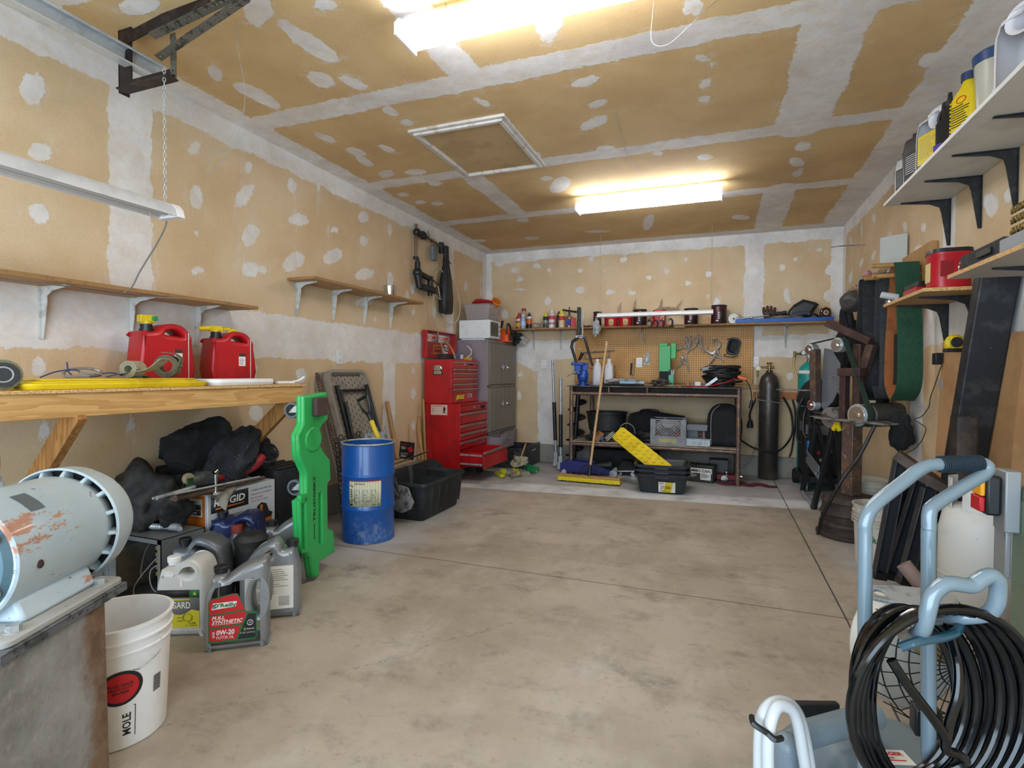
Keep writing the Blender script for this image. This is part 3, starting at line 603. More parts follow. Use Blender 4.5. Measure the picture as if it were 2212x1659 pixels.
def gas_can(label, loc, rz, spout, seed):
    t = T('gas_can', label, 'gas can', loc, rz)
    P = [(-.15, .01), (.15, .01), (.15, .20), (.148, .232), (.10, .278), (.04, .29), (-.01, .285), (-.04, .27), (-.07, .252), (-.145, .245), (-.15, .23)]
    hole = spl([(.10, .232), (.06, .258), (.005, .258), (-.02, .238), (.03, .235)], 3, True)
    b = B(); b.at(Fr((0, .085, 0), (1, 0, 0), (0, 0, 1))); b.pr(spl(P, 3, True), 0, .17, [hole], ch=.02, seg=3)
    b.at(I4); b.bx(-.12, .09, -.088, -.07, .03, .19); b.bx(-.12, .09, .07, .088, .03, .19); b.bx(.135, .153, -.06, .06, .03, .19)
    b.out('body', m_red, t, bev=.004)
    b = B(); b.cyl((-.09, 0, .245), (-.09, 0, .285), .034); b.cyl((-.09, 0, .25), (-.09, 0, .262), .04); b.out('collar', m_black, t)
    b = B()
    if spout: b.cyl((-.09, 0, .285), (-.09, 0, .30), .03); b.box((-.09, 0, .305), (.09, .035, .03)); b.cyl((-.13, 0, .305), (-.21, 0, .30), .015, .011); b.box((-.02, 0, .306), (.07, .02, .016)); b.box((.02, .0, .28), (.06, .03, .02)); b.tube([(.0, 0, .27), (.02, 0, .30), (.06, 0, .30), (.075, 0, .27)], .008, 8, sm=4)
    else: b.cyl((-.09, 0, .285), (-.09, 0, .30), .03); b.box((-.09, 0, .31), (.085, .05, .035))
    b.out('spout', m_yel, t, bev=.003)
    if not spout: b = B(); b.box((-.055, -.03, .312), (.03, .02, .02)); b.out('green_button', mat('green_button', '#1a8a4a', .4), t, bev=.003)
    b = B(); b.at(Fr((0, -.089, 0), (1, 0, 0), (0, 0, 1))); b.rect(.03, .10, .05, .07, 0, .0006); b.mi(1); b.rect(.03, .152, .05, .018, .0008); b.mi(2); b.lines(.035, .14, .04, 6, .006); b.out('warning_label', [m_label, mat('brown_ink', '#3c2a24', .6), m_ink], t)
    b = B(); b.mi(0); b.at(Fr((0, -.0885, 0), (1, 0, 0), (0, 0, 1))); b.rect(.118, .03, .004, .22, 0, .0006); b.at(Fr((-.1515, 0, 0), (0, -1, 0), (0, 0, 1))); b.mi(1); b.txt('GASOLINE', -.055, .185, .11, .02); b.txt('DANGER', -.035, .165, .07, .011); b.lines(-.06, .15, .12, 12, .0105, .003)
    b.out('marking', [m_label, mat('embossed_red', '#7c1119', .5)], t)
    return t
gas_can('red gas can with green button on its yellow cap, nearest on the workbench', (-2.83, 2.08, BZ), 78, 0, 1).scale = (.82, 1, 1.14)
gas_can('red gas can with long yellow spout, farther along the workbench', (-2.83, 2.51, BZ), 72, 1, 2).scale = (.80, 1, 1.10)
# yellow tote lid lying flat
b = B(); b.at(TR(-2.565, 1.66, BZ)); b.sect([(.0, .25, .78, .05), (.022, .26, .80, .05), (.026, .25, .79, .05), (.026, .21, .74, .04), (.034, .20, .73, .04)], 4)
for x in (-.07, 0, .07): b.bx(x-.024, x+.024, -.33, .33, .034, .042)
b.out('tote_lid', m_yel, label='yellow tote lid lying flat on the workbench under the straps', cat='lid', bev=.003)
LZ = BZ+.0425
m_web = mat('khaki_webbing', '#a39a82', .85, c2='#8d846c', sc=20, bump=.4, bs=200)
m_webd = mat('olive_webbing', '#6e6a50', .85, c2='#57543f', sc=18, bump=.4, bs=200)
def coil(name, label, c, r, w, turns, m_, tilt=0, rz=0, cat='strap', tail=None, group=None, flat=1.0):
    t = T(name, label, cat, group=group, M4=TR(*c) @ RZ(rz) @ RX(tilt))
    b = B(); pts = []
    for k in range(int(turns*20)+1):
        a = 2*PI*k/20; q = r-.0045*k/20; pts.append((q*math.cos(a), 0, r*flat+q*flat*math.sin(a)))
    b.band(pts, w, .003, (0, 1, 0)); b.out('webbing', m_, t)
    if tail: b = B(); b.band(tail, w, .003, (0, 1, 0), sm=5); b.out('loose_end', m_, t)
    return t
coil('rolled_strap', 'rolled olive webbing strap standing in front of the nearest gas can', (-2.54, 1.90, LZ), .056, .06, 6, m_webd, rz=35, tail=[(.045, 0, .05), (.06, .0, .09), (.03, 0, .12), (-.02, 0, .125)])
coil('rolled_strap', 'rolled pale webbing strap lying beside the olive roll', (-2.54, 1.73, LZ), .040, .07, 5, m_web, rz=20, tail=[(.03, 0, .03), (.09, .0, .045), (.15, 0, .09)])
t = T('ratchet', 'metal ratchet buckle with blue cord on the yellow lid', 'ratchet', (-2.58, 1.56, LZ), 70)
b = B(); b.tube([(-.08, 0, .01), (-.07, .02, .035), (.0, .03, .045), (.05, .02, .03), (.03, -.02, .012), (-.04, -.03, .01)], .006, 8, True, sm=4); b.box((.01, 0, .02), (.08, .03, .012), RY(10)); b.out('buckle', m_steel, t)
b = B(); b.tube([(-.16, .0, .004), (-.1, .02, .03), (-.04, .0, .035), (.02, .03, .012), (.08, .0, .025), (.15, .02, .008), (.2, -.02, .004)], .0028, 6, sm=5); b.tube([(-.07, .01, .07), (-.068, .0, .03), (-.05, -.01, .005)], .0028, 6); b.out('blue_cord', mat('blue_cord', '#25386f', .7), t)
b = B(); b.band([(-2.56, 1.63, LZ+.006), (-2.55, 1.68, LZ+.02), (-2.56, 1.75, LZ+.012), (-2.57, 1.82, LZ+.004)], .05, .003, (1, 0, .1), sm=4); b.out('flat_strap', mat('grey_webbing', '#57575a', .8), label='short grey strap folded between ratchet and rolled strap', cat='strap')
b = B(); b.at(TR(-2.54, 2.29, BZ)); b.sect([(0, .20, .42, .05), (.018, .22, .44, .06), (.036, .21, .43, .06)], 4); b.out('white_tray', m_white, label='white plastic lid lying at the front of the workbench', cat='tray', bev=.003)
t = T('scrub_brush', 'white handled scrub brush lying beyond the white lid', 'brush', (-2.47, 2.60, BZ), 80)
b = B(); b.box((0, 0, .012), (.12, .035, .014)); b.tube([(.05, 0, .014), (.10, 0, .022), (.14, 0, .045)], .007, 8, sm=3); b.out('handle', m_white, t, bev=.002)
b = B(); [b.bx(-.055+i*.011, -.049+i*.011, -.015, .015, 0, .008) for i in range(10)]; b.out('bristles', mat('pale_bristle', '#c9c5ba', .8), t)
b = B(); b.box((0, 0, .011), (.03, .08, .022)); b.out('tool_grip', m_black, label='short black grip lying near the far end of the workbench', cat='grip', loc=(-2.62, 2.62, BZ), bev=.003)
t = T('tape_reel', 'black reel of webbing at the frame edge of the workbench', 'reel', (-2.50, 1.22, BZ), 65)
b = B(); b.at(Fr((0, .0, .06), (1, 0, 0), (0, 0, 1))); b.cyl((0, 0, -.02), (0, 0, .02), .056, n=28); b.out('roll', m_webd, t)
b = B(); b.at(Fr((0, -.0215, .06), (1, 0, 0), (0, 0, 1))); b.cyl((0, 0, 0), (0, 0, .004), .045, n=28); b.mi(1); b.tube([(x, y, .004) for x, y in circ(.028, 20)], .003, 6, True); b.out('hub', [m_black, m_zinc], t)
b = B(); b.band([(-2.5, 1.26, BZ+.01), (-2.52, 1.34, BZ+.004), (-2.5, 1.45, BZ+.003)], .05, .003, (1, 0, 0), sm=4); b.out('dark_strap', m_webd, label='dark strap end lying flat beside the black reel', cat='strap')

# ================================================================ big electric motor on its concrete block
d_ = Vector((-.407, .913, 0)).normalized(); r_ = Vector((.913, .407, 0)).normalized()
MB4 = Fr((0, 0, 0), r_, d_)   # x = right, y = forward, z = up
K = Vector((-1.63, 1.03, 0))
m_blk = mat('weathered_concrete', '#8d8c89', .9, c2='#73716d', sc=5, bump=.8, bs=26, c3='#a9a6a0', sc3=11, lo3=.55, hi3=.7)
def blk_mat():
    n = NT('rust_stained_concrete'); s = n.xyz()
    c = n.mix(n.step(n.noise(4, 7, .65), .35, .68), '#a3a4a6', '#7c7b7a')
    c = n.mix(n.math('MULTIPLY', n.step(n.noise(26, 5, .7), .52, .7), .5), c, '#b2aea8')
    e = n.math('ADD', s[1], n.math('MULTIPLY_ADD', n.noise(5, 6, .7), .22, -.11))
    c = n.mix(n.math('MULTIPLY', n.step(e, -.125, -.06), .9), c, n.mix(n.step(n.noise(12, 5, .7), .4, .65), '#8a6f58', '#6d4f38'))
    tp = n.step(n.math('ADD', s[2], n.math('MULTIPLY', n.noise(14, 5, .7), .03)), .548, .556)
    c = n.mix(n.math('MULTIPLY', tp, n.math('MULTIPLY', n.step(n.noise(90, 4, .7), .46, .56), .8)), c, '#2b2927')
    n.set(col=c, rough=.9, spec=.2); n.bump(n.noise(30, 7, .7), .6, .006); return n.mat
b = B(); b.sect([(0, .60, 1.5, .012), (.005, .61, 1.51, .012), (.53, .60, 1.5, .015), (.54, .585, 1.485, .012)], 3)
o = b.out('concrete_block', blk_mat(), label='rust stained concrete block under the big electric motor', cat='concrete block')
for v in o.data.vertices: v.co.y -= .75; v.co.x -= .30
o.matrix_world = TR(*K) @ MB4
def paint():
    n = NT('worn_pale_blue_paint'); v = n.vec(1, .35, 1)
    c = n.mix(n.step(n.noise(3, 5, .6), .3, .7), '#c0ced6', '#a6bcc9')
    f = n.step(n.noise(3.2, 7, .72, v), .56, .585); c = n.mix(f, c, n.mix(n.step(n.noise(9, 4), .4, .6), '#a8735a', '#b88b74'))
    c = n.mix(n.math('MULTIPLY', n.step(n.noise(34, 4, .8, n.vec(1, .5, 1)), .64, .67), .8), c, '#6e4a40')
    n.set(col=c, rough=.42, metal=.0, coat=.15); n.bump(n.noise(60, 4), .08, .002); return n.mat
m_paint = paint(); m_teal = mat('dark_teal_paint', '#4d6a76', .45, c2='#3d5560', sc=6, c3='#6b3f38', sc3=12, lo3=.66, hi3=.68)
C0 = Vector((-1.818, 1.02, .728))
MT = TR(*C0) @ MB4       # motor frame: y forward along shaft axis, origin at shroud centre
t = T('electric_motor', 'large pale blue electric motor with peeling paint on the concrete block', 'motor', M4=MT)
def lat_y(b, prof, n=48, cap=(1, 1)):
    T0 = b.T; b.T = b.T @ Matrix.Rotation(-PI/2, 4, 'X'); b.lathe([(r, y) for r, y in prof], n, cap); b.T = T0
b = B(); lat_y(b, [(.148, -.335), (.153, -.33), (.153, -.03), (.146, .0), (.138, .01), (.13, .06)], 56); b.out('body', m_paint, t, ang=25)
b = B(); lat_y(b, [(.168, -.012), (.173, -.006), (.172, .0), (.168, .055), (.150, .095), (.09, .11), (.001, .112)], 56, (0, 1)); lat_y(b, [(.168, -.012), (.164, .0), (.160, .05)], 56, (0, 0)); b.out('fan_shroud', m_paint, t, ang=25)
b = B(); lat_y(b, [(.164, .02), (.10, .03), (.001, .03)], 40, (0, 0)); b.out('dark_inside', m_blackm, t)
for k in range(16):
    a = 2*PI*(k+.3)/16; b = B(); b.at(Matrix.Rotation(a, 4, 'Y')); b.sect([(.136, .016, .06, .006, 0, -.005), (.166, .010, .035, .004, 0, .008)], 2); b.out('cooling_rib', m_paint, t, bev=.002)
b = B(); lat_y(b, [(.001, -.352), (.10, -.352), (.13, -.348), (.143, -.335)], 48, (1, 0)); b.tube([(.10*math.cos(a), -.353, .10*math.sin(a)) for a in [2*PI*k/32 for k in range(32)]], .004, 6, True)
b.out('end_bell', m_teal, t)
for k in range(6):
    a = PI/6+k*PI/3; b = B(); b.cyl((.125*math.cos(a), -.35, .125*math.sin(a)), (.125*math.cos(a), -.365, .125*math.sin(a)), .011, n=6); b.cyl((.125*math.cos(a), -.348, .125*math.sin(a)), (.125*math.cos(a), -.354, .125*math.sin(a)), .016, n=16); b.out('bolt', m_zinc, t)
b = B(); b.at(Fr((.0, 0, 0), (0, 1, 0), (0, 0, 1)));
pts = [(.1545*math.sin(a), y, .1545*math.cos(a)) for a in [.40, .5, .6, .7, .82] for y in (-.245, -.20)]
b.at(I4); b.add(pts, [(2*i, 2*i+2, 2*i+3, 2*i+1) for i in range(4)]); b.out('name_plate', mat('blank_grey_plate', '#6e7a82', .35, .5), t)
b = B(); b.sph((.153, -.27, -.02), (.006, .009, .011), 10); b.out('terminal_hole', mat('rust_hole', '#3a231d', .8), t)
b = B(); b.lathe([(.022, .148), (.022, .165), (.012, .168), (.012, .185)], 6); b.lathe([(.016, .166), (.016, .178)], 6); b.out('eye_bolt_nut', m_zinc, t)
b = B(); b.at(Fr((0, 0, .222), (.8, -.6, 0), (0, 0, 1))); b.pr(circ(.044, 30), -.004, .004, [circ(.019, 20)], ch=.0012); b.out('lifting_washer', mat('yellow_zinc', '#a5a078', .35, .8, c2='#85815f', sc=20), t)
for n_ in ('eye_bolt_nut', 'lifting_washer'):
    for o in t.children:
        if o.name.startswith(n_): o.location = (-.04, -.17, 0)
# foot with welded saddle
b = B(); b.at(I4)
b.loft([[(x, y, z) for x, z in ((-.14, -.155), (.14, -.155), (.115, -.10), (.0, -.085), (-.115, -.10))] for y in (-.30, -.05)]); b.out('saddle', m_paint, t, bev=.01)
b = B(); b.sect([(-.168, .38, .42, .03, -.01, -.20), (-.157, .38, .42, .03, -.01, -.20), (-.155, .375, .415, .03, -.01, -.20)], 3); b.out('base_plate', mat('dusty_blue_plate', '#a9a9a6', .6, c2='#8f9fa6', sc=4, c3='#7a5a4c', sc3=10, lo3=.64, hi3=.67), t)
for x, y in ((.145, -.05), (.145, -.34)):
    b = B(); b.cyl((x, y, -.156), (x, y, -.138), .016, n=6); b.cyl((x, y, -.157), (x, y, -.153), .02, n=14); b.cyl((x, y, -.168), (x, y, -.19), .015, n=6); b.out('base_bolt', m_zinc, t)
b = B(); b.bx(.10, .19, -.43, .00, -.176, -.169); b.bx(.183, .19, -.43, .0, -.193, -.17); b.bx(.10, .107, -.43, .0, -.193, -.17)
b.out('steel_channel', mat('grey_channel', '#70747a', .6, .4, c2='#4c4e50', sc=12, c3='#2c2b2a', sc3=60, lo3=.56, hi3=.62), label='steel channel between the motor foot and the concrete block', cat='steel channel', bev=.002).matrix_world = MT

# ================================================================ white bucket
def bucket(label, loc, rz, R=.158, H=.385, inner=True, m_=None, handle=True, s=1.0, name='bucket'):
    t = T(name, label, 'bucket', loc, rz); k = R/.158; h = H/.385
    pr_ = [(.132, 0), (.136, .004), (.150, .30), (.154, .30), (.155, .306), (.151, .309), (.152, .335), (.158, .336), (.159, .342), (.153, .345), (.154, .375), (.160, .376), (.161, .385), (.150, .386), (.149, .376), (.131, .008), (.001, .006)]
    b = B(); b.lathe([(r*k, z*h) for r, z in pr_], 48, (1, 0)); b.out('body', m_ or m_white, t, ang=40)
    return t
t = bucket('white plastic bucket with a round red sticker beside the concrete block', (-1.85, 1.20, 0), 0)
b = B(); b.tube([(.155, 0.03, .335), (.168, .028, .335), (.20, .0, .30), (.19, -.05, .27), (.165, -.06, .262)], .002, 6, sm=5); b.out('wire_handle', m_zinc, t)
def wrap(b, R0, R1, H, a0, fn):
    """curve flat artwork (x across, y up) onto a tapered wall, centred at angle a0"""
    k0 = len(b.v); fn(b)
    for i in range(k0, len(b.v)):
        x, y, z = b.v[i]; r = R0+(R1-R0)*y/H+z; a = a0+x/R0
        b.v[i] = (r*math.cos(a), r*math.sin(a), y)
def art(b):
    b.mi(0); 
    for rr, mi, z in ((.055, 0, .0006), (.045, 1, .0010)):
        b.mi(mi); n = 28; g = 5
        vs = [(0, .20, z)]+[(rr*j/g*math.cos(2*PI*k/n), .20+rr*j/g*math.sin(2*PI*k/n), z) for j in range(1, g+1) for k in range(n)]
        fs = [(0, 1+k, 1+(k+1) % n) for k in range(n)]+[(1+(j-1)*n+k, 1+j*n+k, 1+j*n+(k+1) % n, 1+(j-1)*n+(k+1) % n) for j in range(1, g) for k in range(n)]
        b.add(vs, fs)
    b.mi(0); b.txt('FOOD GRADE', -.030, .207, .060, .008, .0014, .02); b.txt('HEAVY DUTY', -.030, .195, .060, .008, .0014, .02); b.txt('BPA FREE', -.020, .183, .040, .008, .0014, .02)
    for i in range(12): b.rect(.088, .145+i*.0045, .026, .0025, .0008)
    b.rect(-.06, .035, .002, .10, .0008); b.rect(.035, .035, .002, .10, .0008); b.rect(-.06, .133, .096, .002, .0008); b.rect(-.06, .035, .096, .002, .0008)
    T0 = b.T; b.T = b.T @ TR(.02, .055, 0) @ RZ(90); b.txt('MOLE', -.01, -.005, .07, .022, .0008, .02); b.T = T0
b = B(); wrap(b, .1345, .152, .30, math.radians(-30), art); b.out('sticker', [m_ink, m_redink], t, ang=0)

# ================================================================ floor things along the left wall
# green creeper standing on its end
m_green = mat('green_plastic', '#2fae5a', .38, c2='#27a04f', sc=4)
t = T('mechanic_creeper', 'bright green mechanic creeper standing on end against the workbench', 'creeper', M4=Fr((-2.14, 2.51, 0), (-.2, .98, 0), (0, 0, 1)) @ Matrix(((0, 1, 0, 0), (0, 0, 1, 0), (1, 0, 0, 0), (0, 0, 0, 1))))
OUT = [(-0.171, 1.056), (0.085, 1.07), (0.096, 0.911), (0.01, 0.864), (-0.006, 0.789), (0.041, 0.726), (0.118, 0.668), (0.129, 0.542), (0.09, 0.527), (0.095, 0.261), (0.162, 0.228), (0.179, 0.09), (-0.002, 0.093), (-0.008, 0.014), (-0.039, 0.015), (-0.074, 0.036), (-0.103, 0.153), (-0.197, 0.221), (-0.219, 0.497), (-0.145, 0.511), (-0.144, 0.633), (-0.218, 0.738), (-0.226, 0.849), (-0.171, 0.908)]
b = B(); b.at(Fr((-.04, 0, 0), (0, 1, 0), (0, 0, 1)))
def dense(P, n=3):
    o = []
    for i in range(len(P)):
        a = Vector(P[i][:2]); c = Vector(P[(i+1) % len(P)][:2])
        k = max(1, int((c-a).length/.035))
        for j in range(k): o.append(tuple(a+(c-a)*j/k))
    return o
GC = [(-0.031, 0.992), (-0.032, 0.644), (-0.106, 0.812), (0.009, 0.342), (-0.169, 0.364), (-0.067, 0.572)]
b.pr(dense(OUT), 0, .03, ch=.01, seg=2)
def quad(c, w, h, k=0): return [(c[0]-w/2, c[1]-h/2), (c[0]+w/2, c[1]-h/2), (c[0]+w/2+k, c[1]+h/2), (c[0]-w/2+k, c[1]+h/2)]
b.pr(dense(OUT), .02, .05, [dense(quad(GC[3], .035, .30)), dense(quad(GC[4], .035, .30))], ch=.012, seg=3)
b.pr([(x, y) for x, y in circ(.085, 22, GC[2][0]+.03, GC[2][1], .07)], .042, .058, ch=.008)
b.out('body', m_green, t, ang=50)
b = B(); b.at(Fr((.012, 0, 0), (0, 1, 0), (0, 0, 1))); b.pr(ring(.12, .105, .012, 4, GC[0][0], GC[0][1]), 0, .03, ch=.006); b.out('head_cushion', mat('brown_cushion', '#4a3532', .8), t)
b = B(); b.at(Fr((.0105, GC[5][0], GC[4][1]-.12), (0, 0, 1), (0, -1, 0))); b.txt('TRUDGERT', .10, -.012, .26, .022, 0, .03); b.rect(.0, -.006, .09, .007, 0); b.out('lettering', m_ink, t)
def caster(parent, c, r, sx=-1, ax=(0, 1, 0)):
    b = B(); c = Vector(c); ax = Vector(ax)
    b.cyl(c-ax*.012, c+ax*.012, r, n=24); b.mi(1); b.cyl(c-ax*.014, c+ax*.014, r*.72, n=20); b.mi(2); b.cyl(c-ax*.020, c+ax*.020, .006, n=8)
    o = b.out('caster_wheel', [mat('grey_rubber', '#5d6066', .6), m_blackm, m_chrome], parent, bev=.003)
    f = B(); f.at(Fr(c, (1, 0, 0), (0, 0, 1)))
    for s in (-1, 1): f.pr([(-.012, -.012), (.012, -.012), (.05, -.01), (.05, .03), (.02, .022)], s*.018-.0012, s*.018+.0012)
    f.out('fork', m_zinc, o); return o
for q, z in [(-0.176, 0.976), (-0.149, 0.542), (-0.103, 0.091)]: caster(t, (-.085, q+.05, max(z, .05)), .045)
for q, z in [(0.09, 0.623), (0.128, 0.171)]: caster(t, (-.085, q, z), .045)

# blue drum
m_blue = mat('blue_drum_paint', '#1457a5', .32, c2='#114c93', sc=3, c3='#6d8db5', sc3=16, lo3=.66, hi3=.78)
def drum_mat():
    n = NT('scuffed_blue_paint'); s = n.xyz(); c = n.mix(n.step(n.noise(3, 4), .3, .7), '#1559ab', '#104a92')
    f = n.math('MULTIPLY', n.step(n.noise(6, 7, .75), .5, .75), n.step(n.math('MULTIPLY', s[2], -1.0), -.30, .0))
    c = n.mix(f, c, '#9fb0c4'); c = n.mix(n.math('MULTIPLY', n.step(n.noise(40, 4, .8), .66, .7), .7), c, '#b9c4d4')
    n.set(col=c, rough=n.math('MULTIPLY_ADD', n.noise(8, 4), .25, .2), coat=.3); n.bump(n.noise(5, 3), .25, .012); return n.mat
t = T('steel_drum', 'blue open-top steel drum with a dirty white label', 'drum', (-2.345, 3.27, 0))
R = .186; DP = [(.178, 0), (.186, .004), (.184, .012)]
for zc in (.235, .465): DP += [(.184, zc-.016), (.188, zc-.008), (.1905, zc), (.188, zc+.008), (.184, zc+.016)]
DP += [(.184, .672), (.181, .68)]
b = B(); b.lathe(DP+[(.178, .68), (.178, .02), (.001, .02)], 56, (1, 0)); b.out('body', drum_mat(), t)
b = B(); b.tube([(.184*math.cos(a), .184*math.sin(a), .686) for a in [2*PI*k/56 for k in range(56)]], .007, 8, True); b.out('rolled_rim', m_zinc, t)
def dart(b):
    b.mi(0)
    for i in range(12): b.rect(-.115+i*.0192, .262, .0192, .18, .0)
    b.mi(3)
    for i in range(12): b.rect(-.115+i*.0192, .436, .0192, .006, .0006)
    b.mi(1); b.txt('SHOP SAE 30', -.07, .415, .07, .010, .0008, .02); b.pr([(-.105, .405), (-.085, .395), (-.085, .41), (-.095, .402), (-.105, .418)], .0008, .0012); b.lines(-.07, .405, .13, 3, .006)
    b.rect(-.112, .385, .224, .0015, .0006); b.rect(-.112, .285, .224, .0015, .0006)
    for x in (-.07, -.015, .04): b.lines(x, .376, .05, 14, .0062, .0022, .0006, 3)
    b.lines(-.105, .376, .025, 5, .012, .006, .0006, 3); b.rect(-.105, .268, .022, .013, .0006); b.lines(-.07, .276, .10, 3, .005); b.txt('1 DRUM   55 GAL', .045, .268, .065, .012, .0008)
k0 = B(); k0.T = I4
wrap(k0, .1865, .1865, .68, math.radians(-62), dart)
k0.out('label', [mat('stained_label', '#cfcfb4', .6, c2='#9c9a6e', sc=14, lo=.52, hi=.66), m_ink, m_ink, m_redink], t, ang=0)

# shovel standing in the drum
t = T('shovel', 'shovel with black D-grip and yellow sleeve standing behind the blue drum', 'shovel')
p0 = Vector((-2.481, 3.62, 0.619)); p1 = Vector((-2.656, 3.62, 0.988)); dd = (p1-p0).normalized(); L = (p1-p0).length
t.matrix_world = Fr(p0, dd, (0, -1, 0))
b = B(); b.cyl((-.40, 0, 0), (L*.62, 0, 0), .014); b.out('shaft', mat('dark_handle', '#3a3734', .5), t)
b = B(); b.cyl((L*.12, 0, 0), (L*.50, 0, 0), .020, .019); b.out('yellow_sleeve', m_yel, t, bev=.002)
b = B(); b.tube([(L*.5, 0, 0), (L*.62, 0, 0)], .018, 10); b.tube([(L*.62, 0, 0), (L*.75, 0, .035), (L*.98, 0, .045)], .011, 8, sm=3); b.tube([(L*.62, 0, 0), (L*.75, 0, -.035), (L*.98, 0, -.045)], .011, 8, sm=3); b.cyl((L*.98, 0, -.05), (L*.98, 0, .05), .013); b.out('grip', m_black, t)
b = B(); b.loft([[(x, y*w_, z*w_+dz) for y, z in ring(.02, .18, .005, 2)] for x, w_, dz in ((-.35, .3, 0), (-.40, 1, 0), (-.52, 1, 0), (-.56, .5, 0))]); b.out('blade', m_steel, t)

# folding table leaning on the wall
m_tan = mat('table_plastic', '#948a7d', .6, c2='#857b6f', sc=5)
t = T('folding_table', 'folded tan plastic table with black legs leaning on the left wall', 'folding table', M4=Fr((-2.62, 3.55, .02), (0, 1, 0), (-.31, 0, 1)))
PT = [(x+.29, y+.62) for x, y in ring(.55, 1.24, .085, 6)]
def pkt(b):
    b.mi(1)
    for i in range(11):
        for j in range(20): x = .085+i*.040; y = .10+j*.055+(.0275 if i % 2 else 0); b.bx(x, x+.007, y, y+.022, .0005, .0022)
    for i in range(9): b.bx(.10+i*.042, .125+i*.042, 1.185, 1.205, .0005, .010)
b = B(); b.pr(PT, -.045, 0, ch=.01, seg=2); b.pr(PT, 0, .014, [[(x+.29, y+.62) for x, y in ring(.50, 1.19, .07, 6)]]); pkt(b)
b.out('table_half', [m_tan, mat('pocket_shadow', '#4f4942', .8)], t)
b = B(); PT2 = [(x+.25, y+.62) for x, y in ring(.55, 1.24, .085, 6)]; b.pr(PT2, -.10, -.05, ch=.01); b.out('table_half', m_tan, t)
b = B()
for x in (.12, .46): b.cyl((x, .1, .035), (x, 1.05, .035), .012, n=10)
for y in (.62, 1.05): b.cyl((.12, y, .035), (.46, y, .035), .012, n=10)
b.out('leg_frame', m_black, t)
b = B(); b.bx(.075, .105, .15, 1.1, .014, .04); b.bx(.475, .505, .15, 1.1, .014, .04); b.cyl((.09, .4, .05), (.12, .95, .05), .012); b.cyl((.49, .4, .05), (.46, .95, .05), .012); b.out('side_rail', m_black, t, bev=.003)
# ribbed bar and expanded mesh
b = B(); p0 = Vector((-2.62, 3.44, .04)); p1 = Vector((-3.0, 3.50, 1.18)); b.at(Fr(p0, p1-p0, (0, 1, 0))); L = (p1-p0).length
b.cyl((0, 0, 0), (L, 0, 0), .014, n=12)
for i in range(int(L/.022)): b.tube([(i*.022+.012*k/8, .0165*math.cos(2*PI*k/8), .0165*math.sin(2*PI*k/8)) for k in range(9)], .0035, 4)
b.out('ribbed_bar', m_rust, label='dark ribbed steel bar leaning on the wall beside the folding table', cat='steel bar')
b = B(); s_ = .035; o0 = Vector((-2.56, 3.28, .02)); b.at(Fr(o0, (-.12, .99, 0), (-.10, 0, 1)))
for i in range(6):
    for j in range(20):
        cx = i*s_*1.8; cy = j*s_+(s_/2 if i % 2 else 0)
        b.tube([(cx+s_*.95*.62*math.cos(a)*1.3, cy+s_*.5*math.sin(a)*1.15, 0) for a in [PI/3*k for k in range(6)]], .004, 4, True)
b.out('hexagonal_mesh', mat('dark_mesh', '#2c2826', .6, .3), label='dark hexagonal mesh panel standing between creeper and blue drum', cat='mesh panel')
t = T('aluminium_extrusion', 'ribbed aluminium panel standing behind the blue drum', 'metal panel', M4=Fr((-2.62, 3.72, .25), (0, 1, 0), (-.2, 0, 1)))
b = B(); b.bx(-.02, .30, 0, .44, 0, .004)
for i in range(9): b.bx(-.02+i*.038, -.012+i*.038, 0, .42+.03*(i % 3), .004, .014)
b.out('panel', m_alum, t)
b = B(); b.bx(.05, .14, .34, .40, .014, .02); b.out('label', m_label, t)

# wooden handles, tool bag, card
def stick(name, label, cat, p0, p1, r0, r1, m_, group=None, n=12, bow=0):
    p0 = Vector(p0); p1 = Vector(p1); b = B(); pts = [p0+(p1-p0)*k/10+Vector((bow*math.sin(PI*k/10), 0, 0)) for k in range(11)]
    b.tube(pts, [r0+(r1-r0)*k/10 for k in range(11)], n); return b.out(name, m_, label=label, cat=cat, group=group)
stick('pick_handle', 'thick wooden handle leaning on the wall right of the folding table', 'tool handle', (-2.817, 4.38, 0.369), (-3.0, 4.484, 0.901), .026, .022, m_dowel)
b = B(); b.tube([Vector((-2.70, 4.97, .012))]+[Vector(p) for p in [(-2.857, 4.95, 0.186), (-2.88, 4.95, 0.315), (-2.908, 4.95, 0.459), (-2.925, 4.95, 0.604), (-2.914, 4.95, 0.726)]], [.018, .017, .02, .024, .026, .022], 10, sm=4)
b.out('axe_handle', m_dowel, label='curved wooden axe handle leaning beside the red tool chest', cat='tool handle')
stick('broom_handle', 'straight wooden handle standing against the side of the red tool chest', 'tool handle', (-2.915, 5.1, 0.012), (-2.975, 5.13, 0.901), .013, .015, m_dowel)
t = T('hanging_card', 'black and white retail card holding a small red tool behind the black tote', 'card', M4=Fr((-2.905, 4.55, 0.348), (.95, .15, -.08), (.08, 0, 1)))
b = B(); b.bx(0, .15, 0, .17, 0, .004); b.out('backing_card', m_ink, t)
b = B(); b.mi(1); b.txt('ICON', .015, .135, .06, .018, .0045, .03); b.mi(0); b.lines(.015, .12, .06, 4, .008, .003, .0045); b.txt('BOLT EXTRACTOR', .012, .05, .08, .012, .0045); b.lines(.015, .04, .07, 4, .007, .003, .0045); b.mi(1); b.box((.115, .10, .012), (.04, .05, .012), RZ(30)); b.out('print', [m_label, m_redink], t)
b = B(); b.blob((-2.68, 4.66, .14), (.20, .15, .17), 4, .3, 1.4, 3, .6, flat=-.8); b.out('tool_bag', m_cloth, label='soft black tool bag slumped behind the black tote', cat='bag')
t = T('tyre_iron', 'thin chromed bar lying across the black tool bag', 'bar')
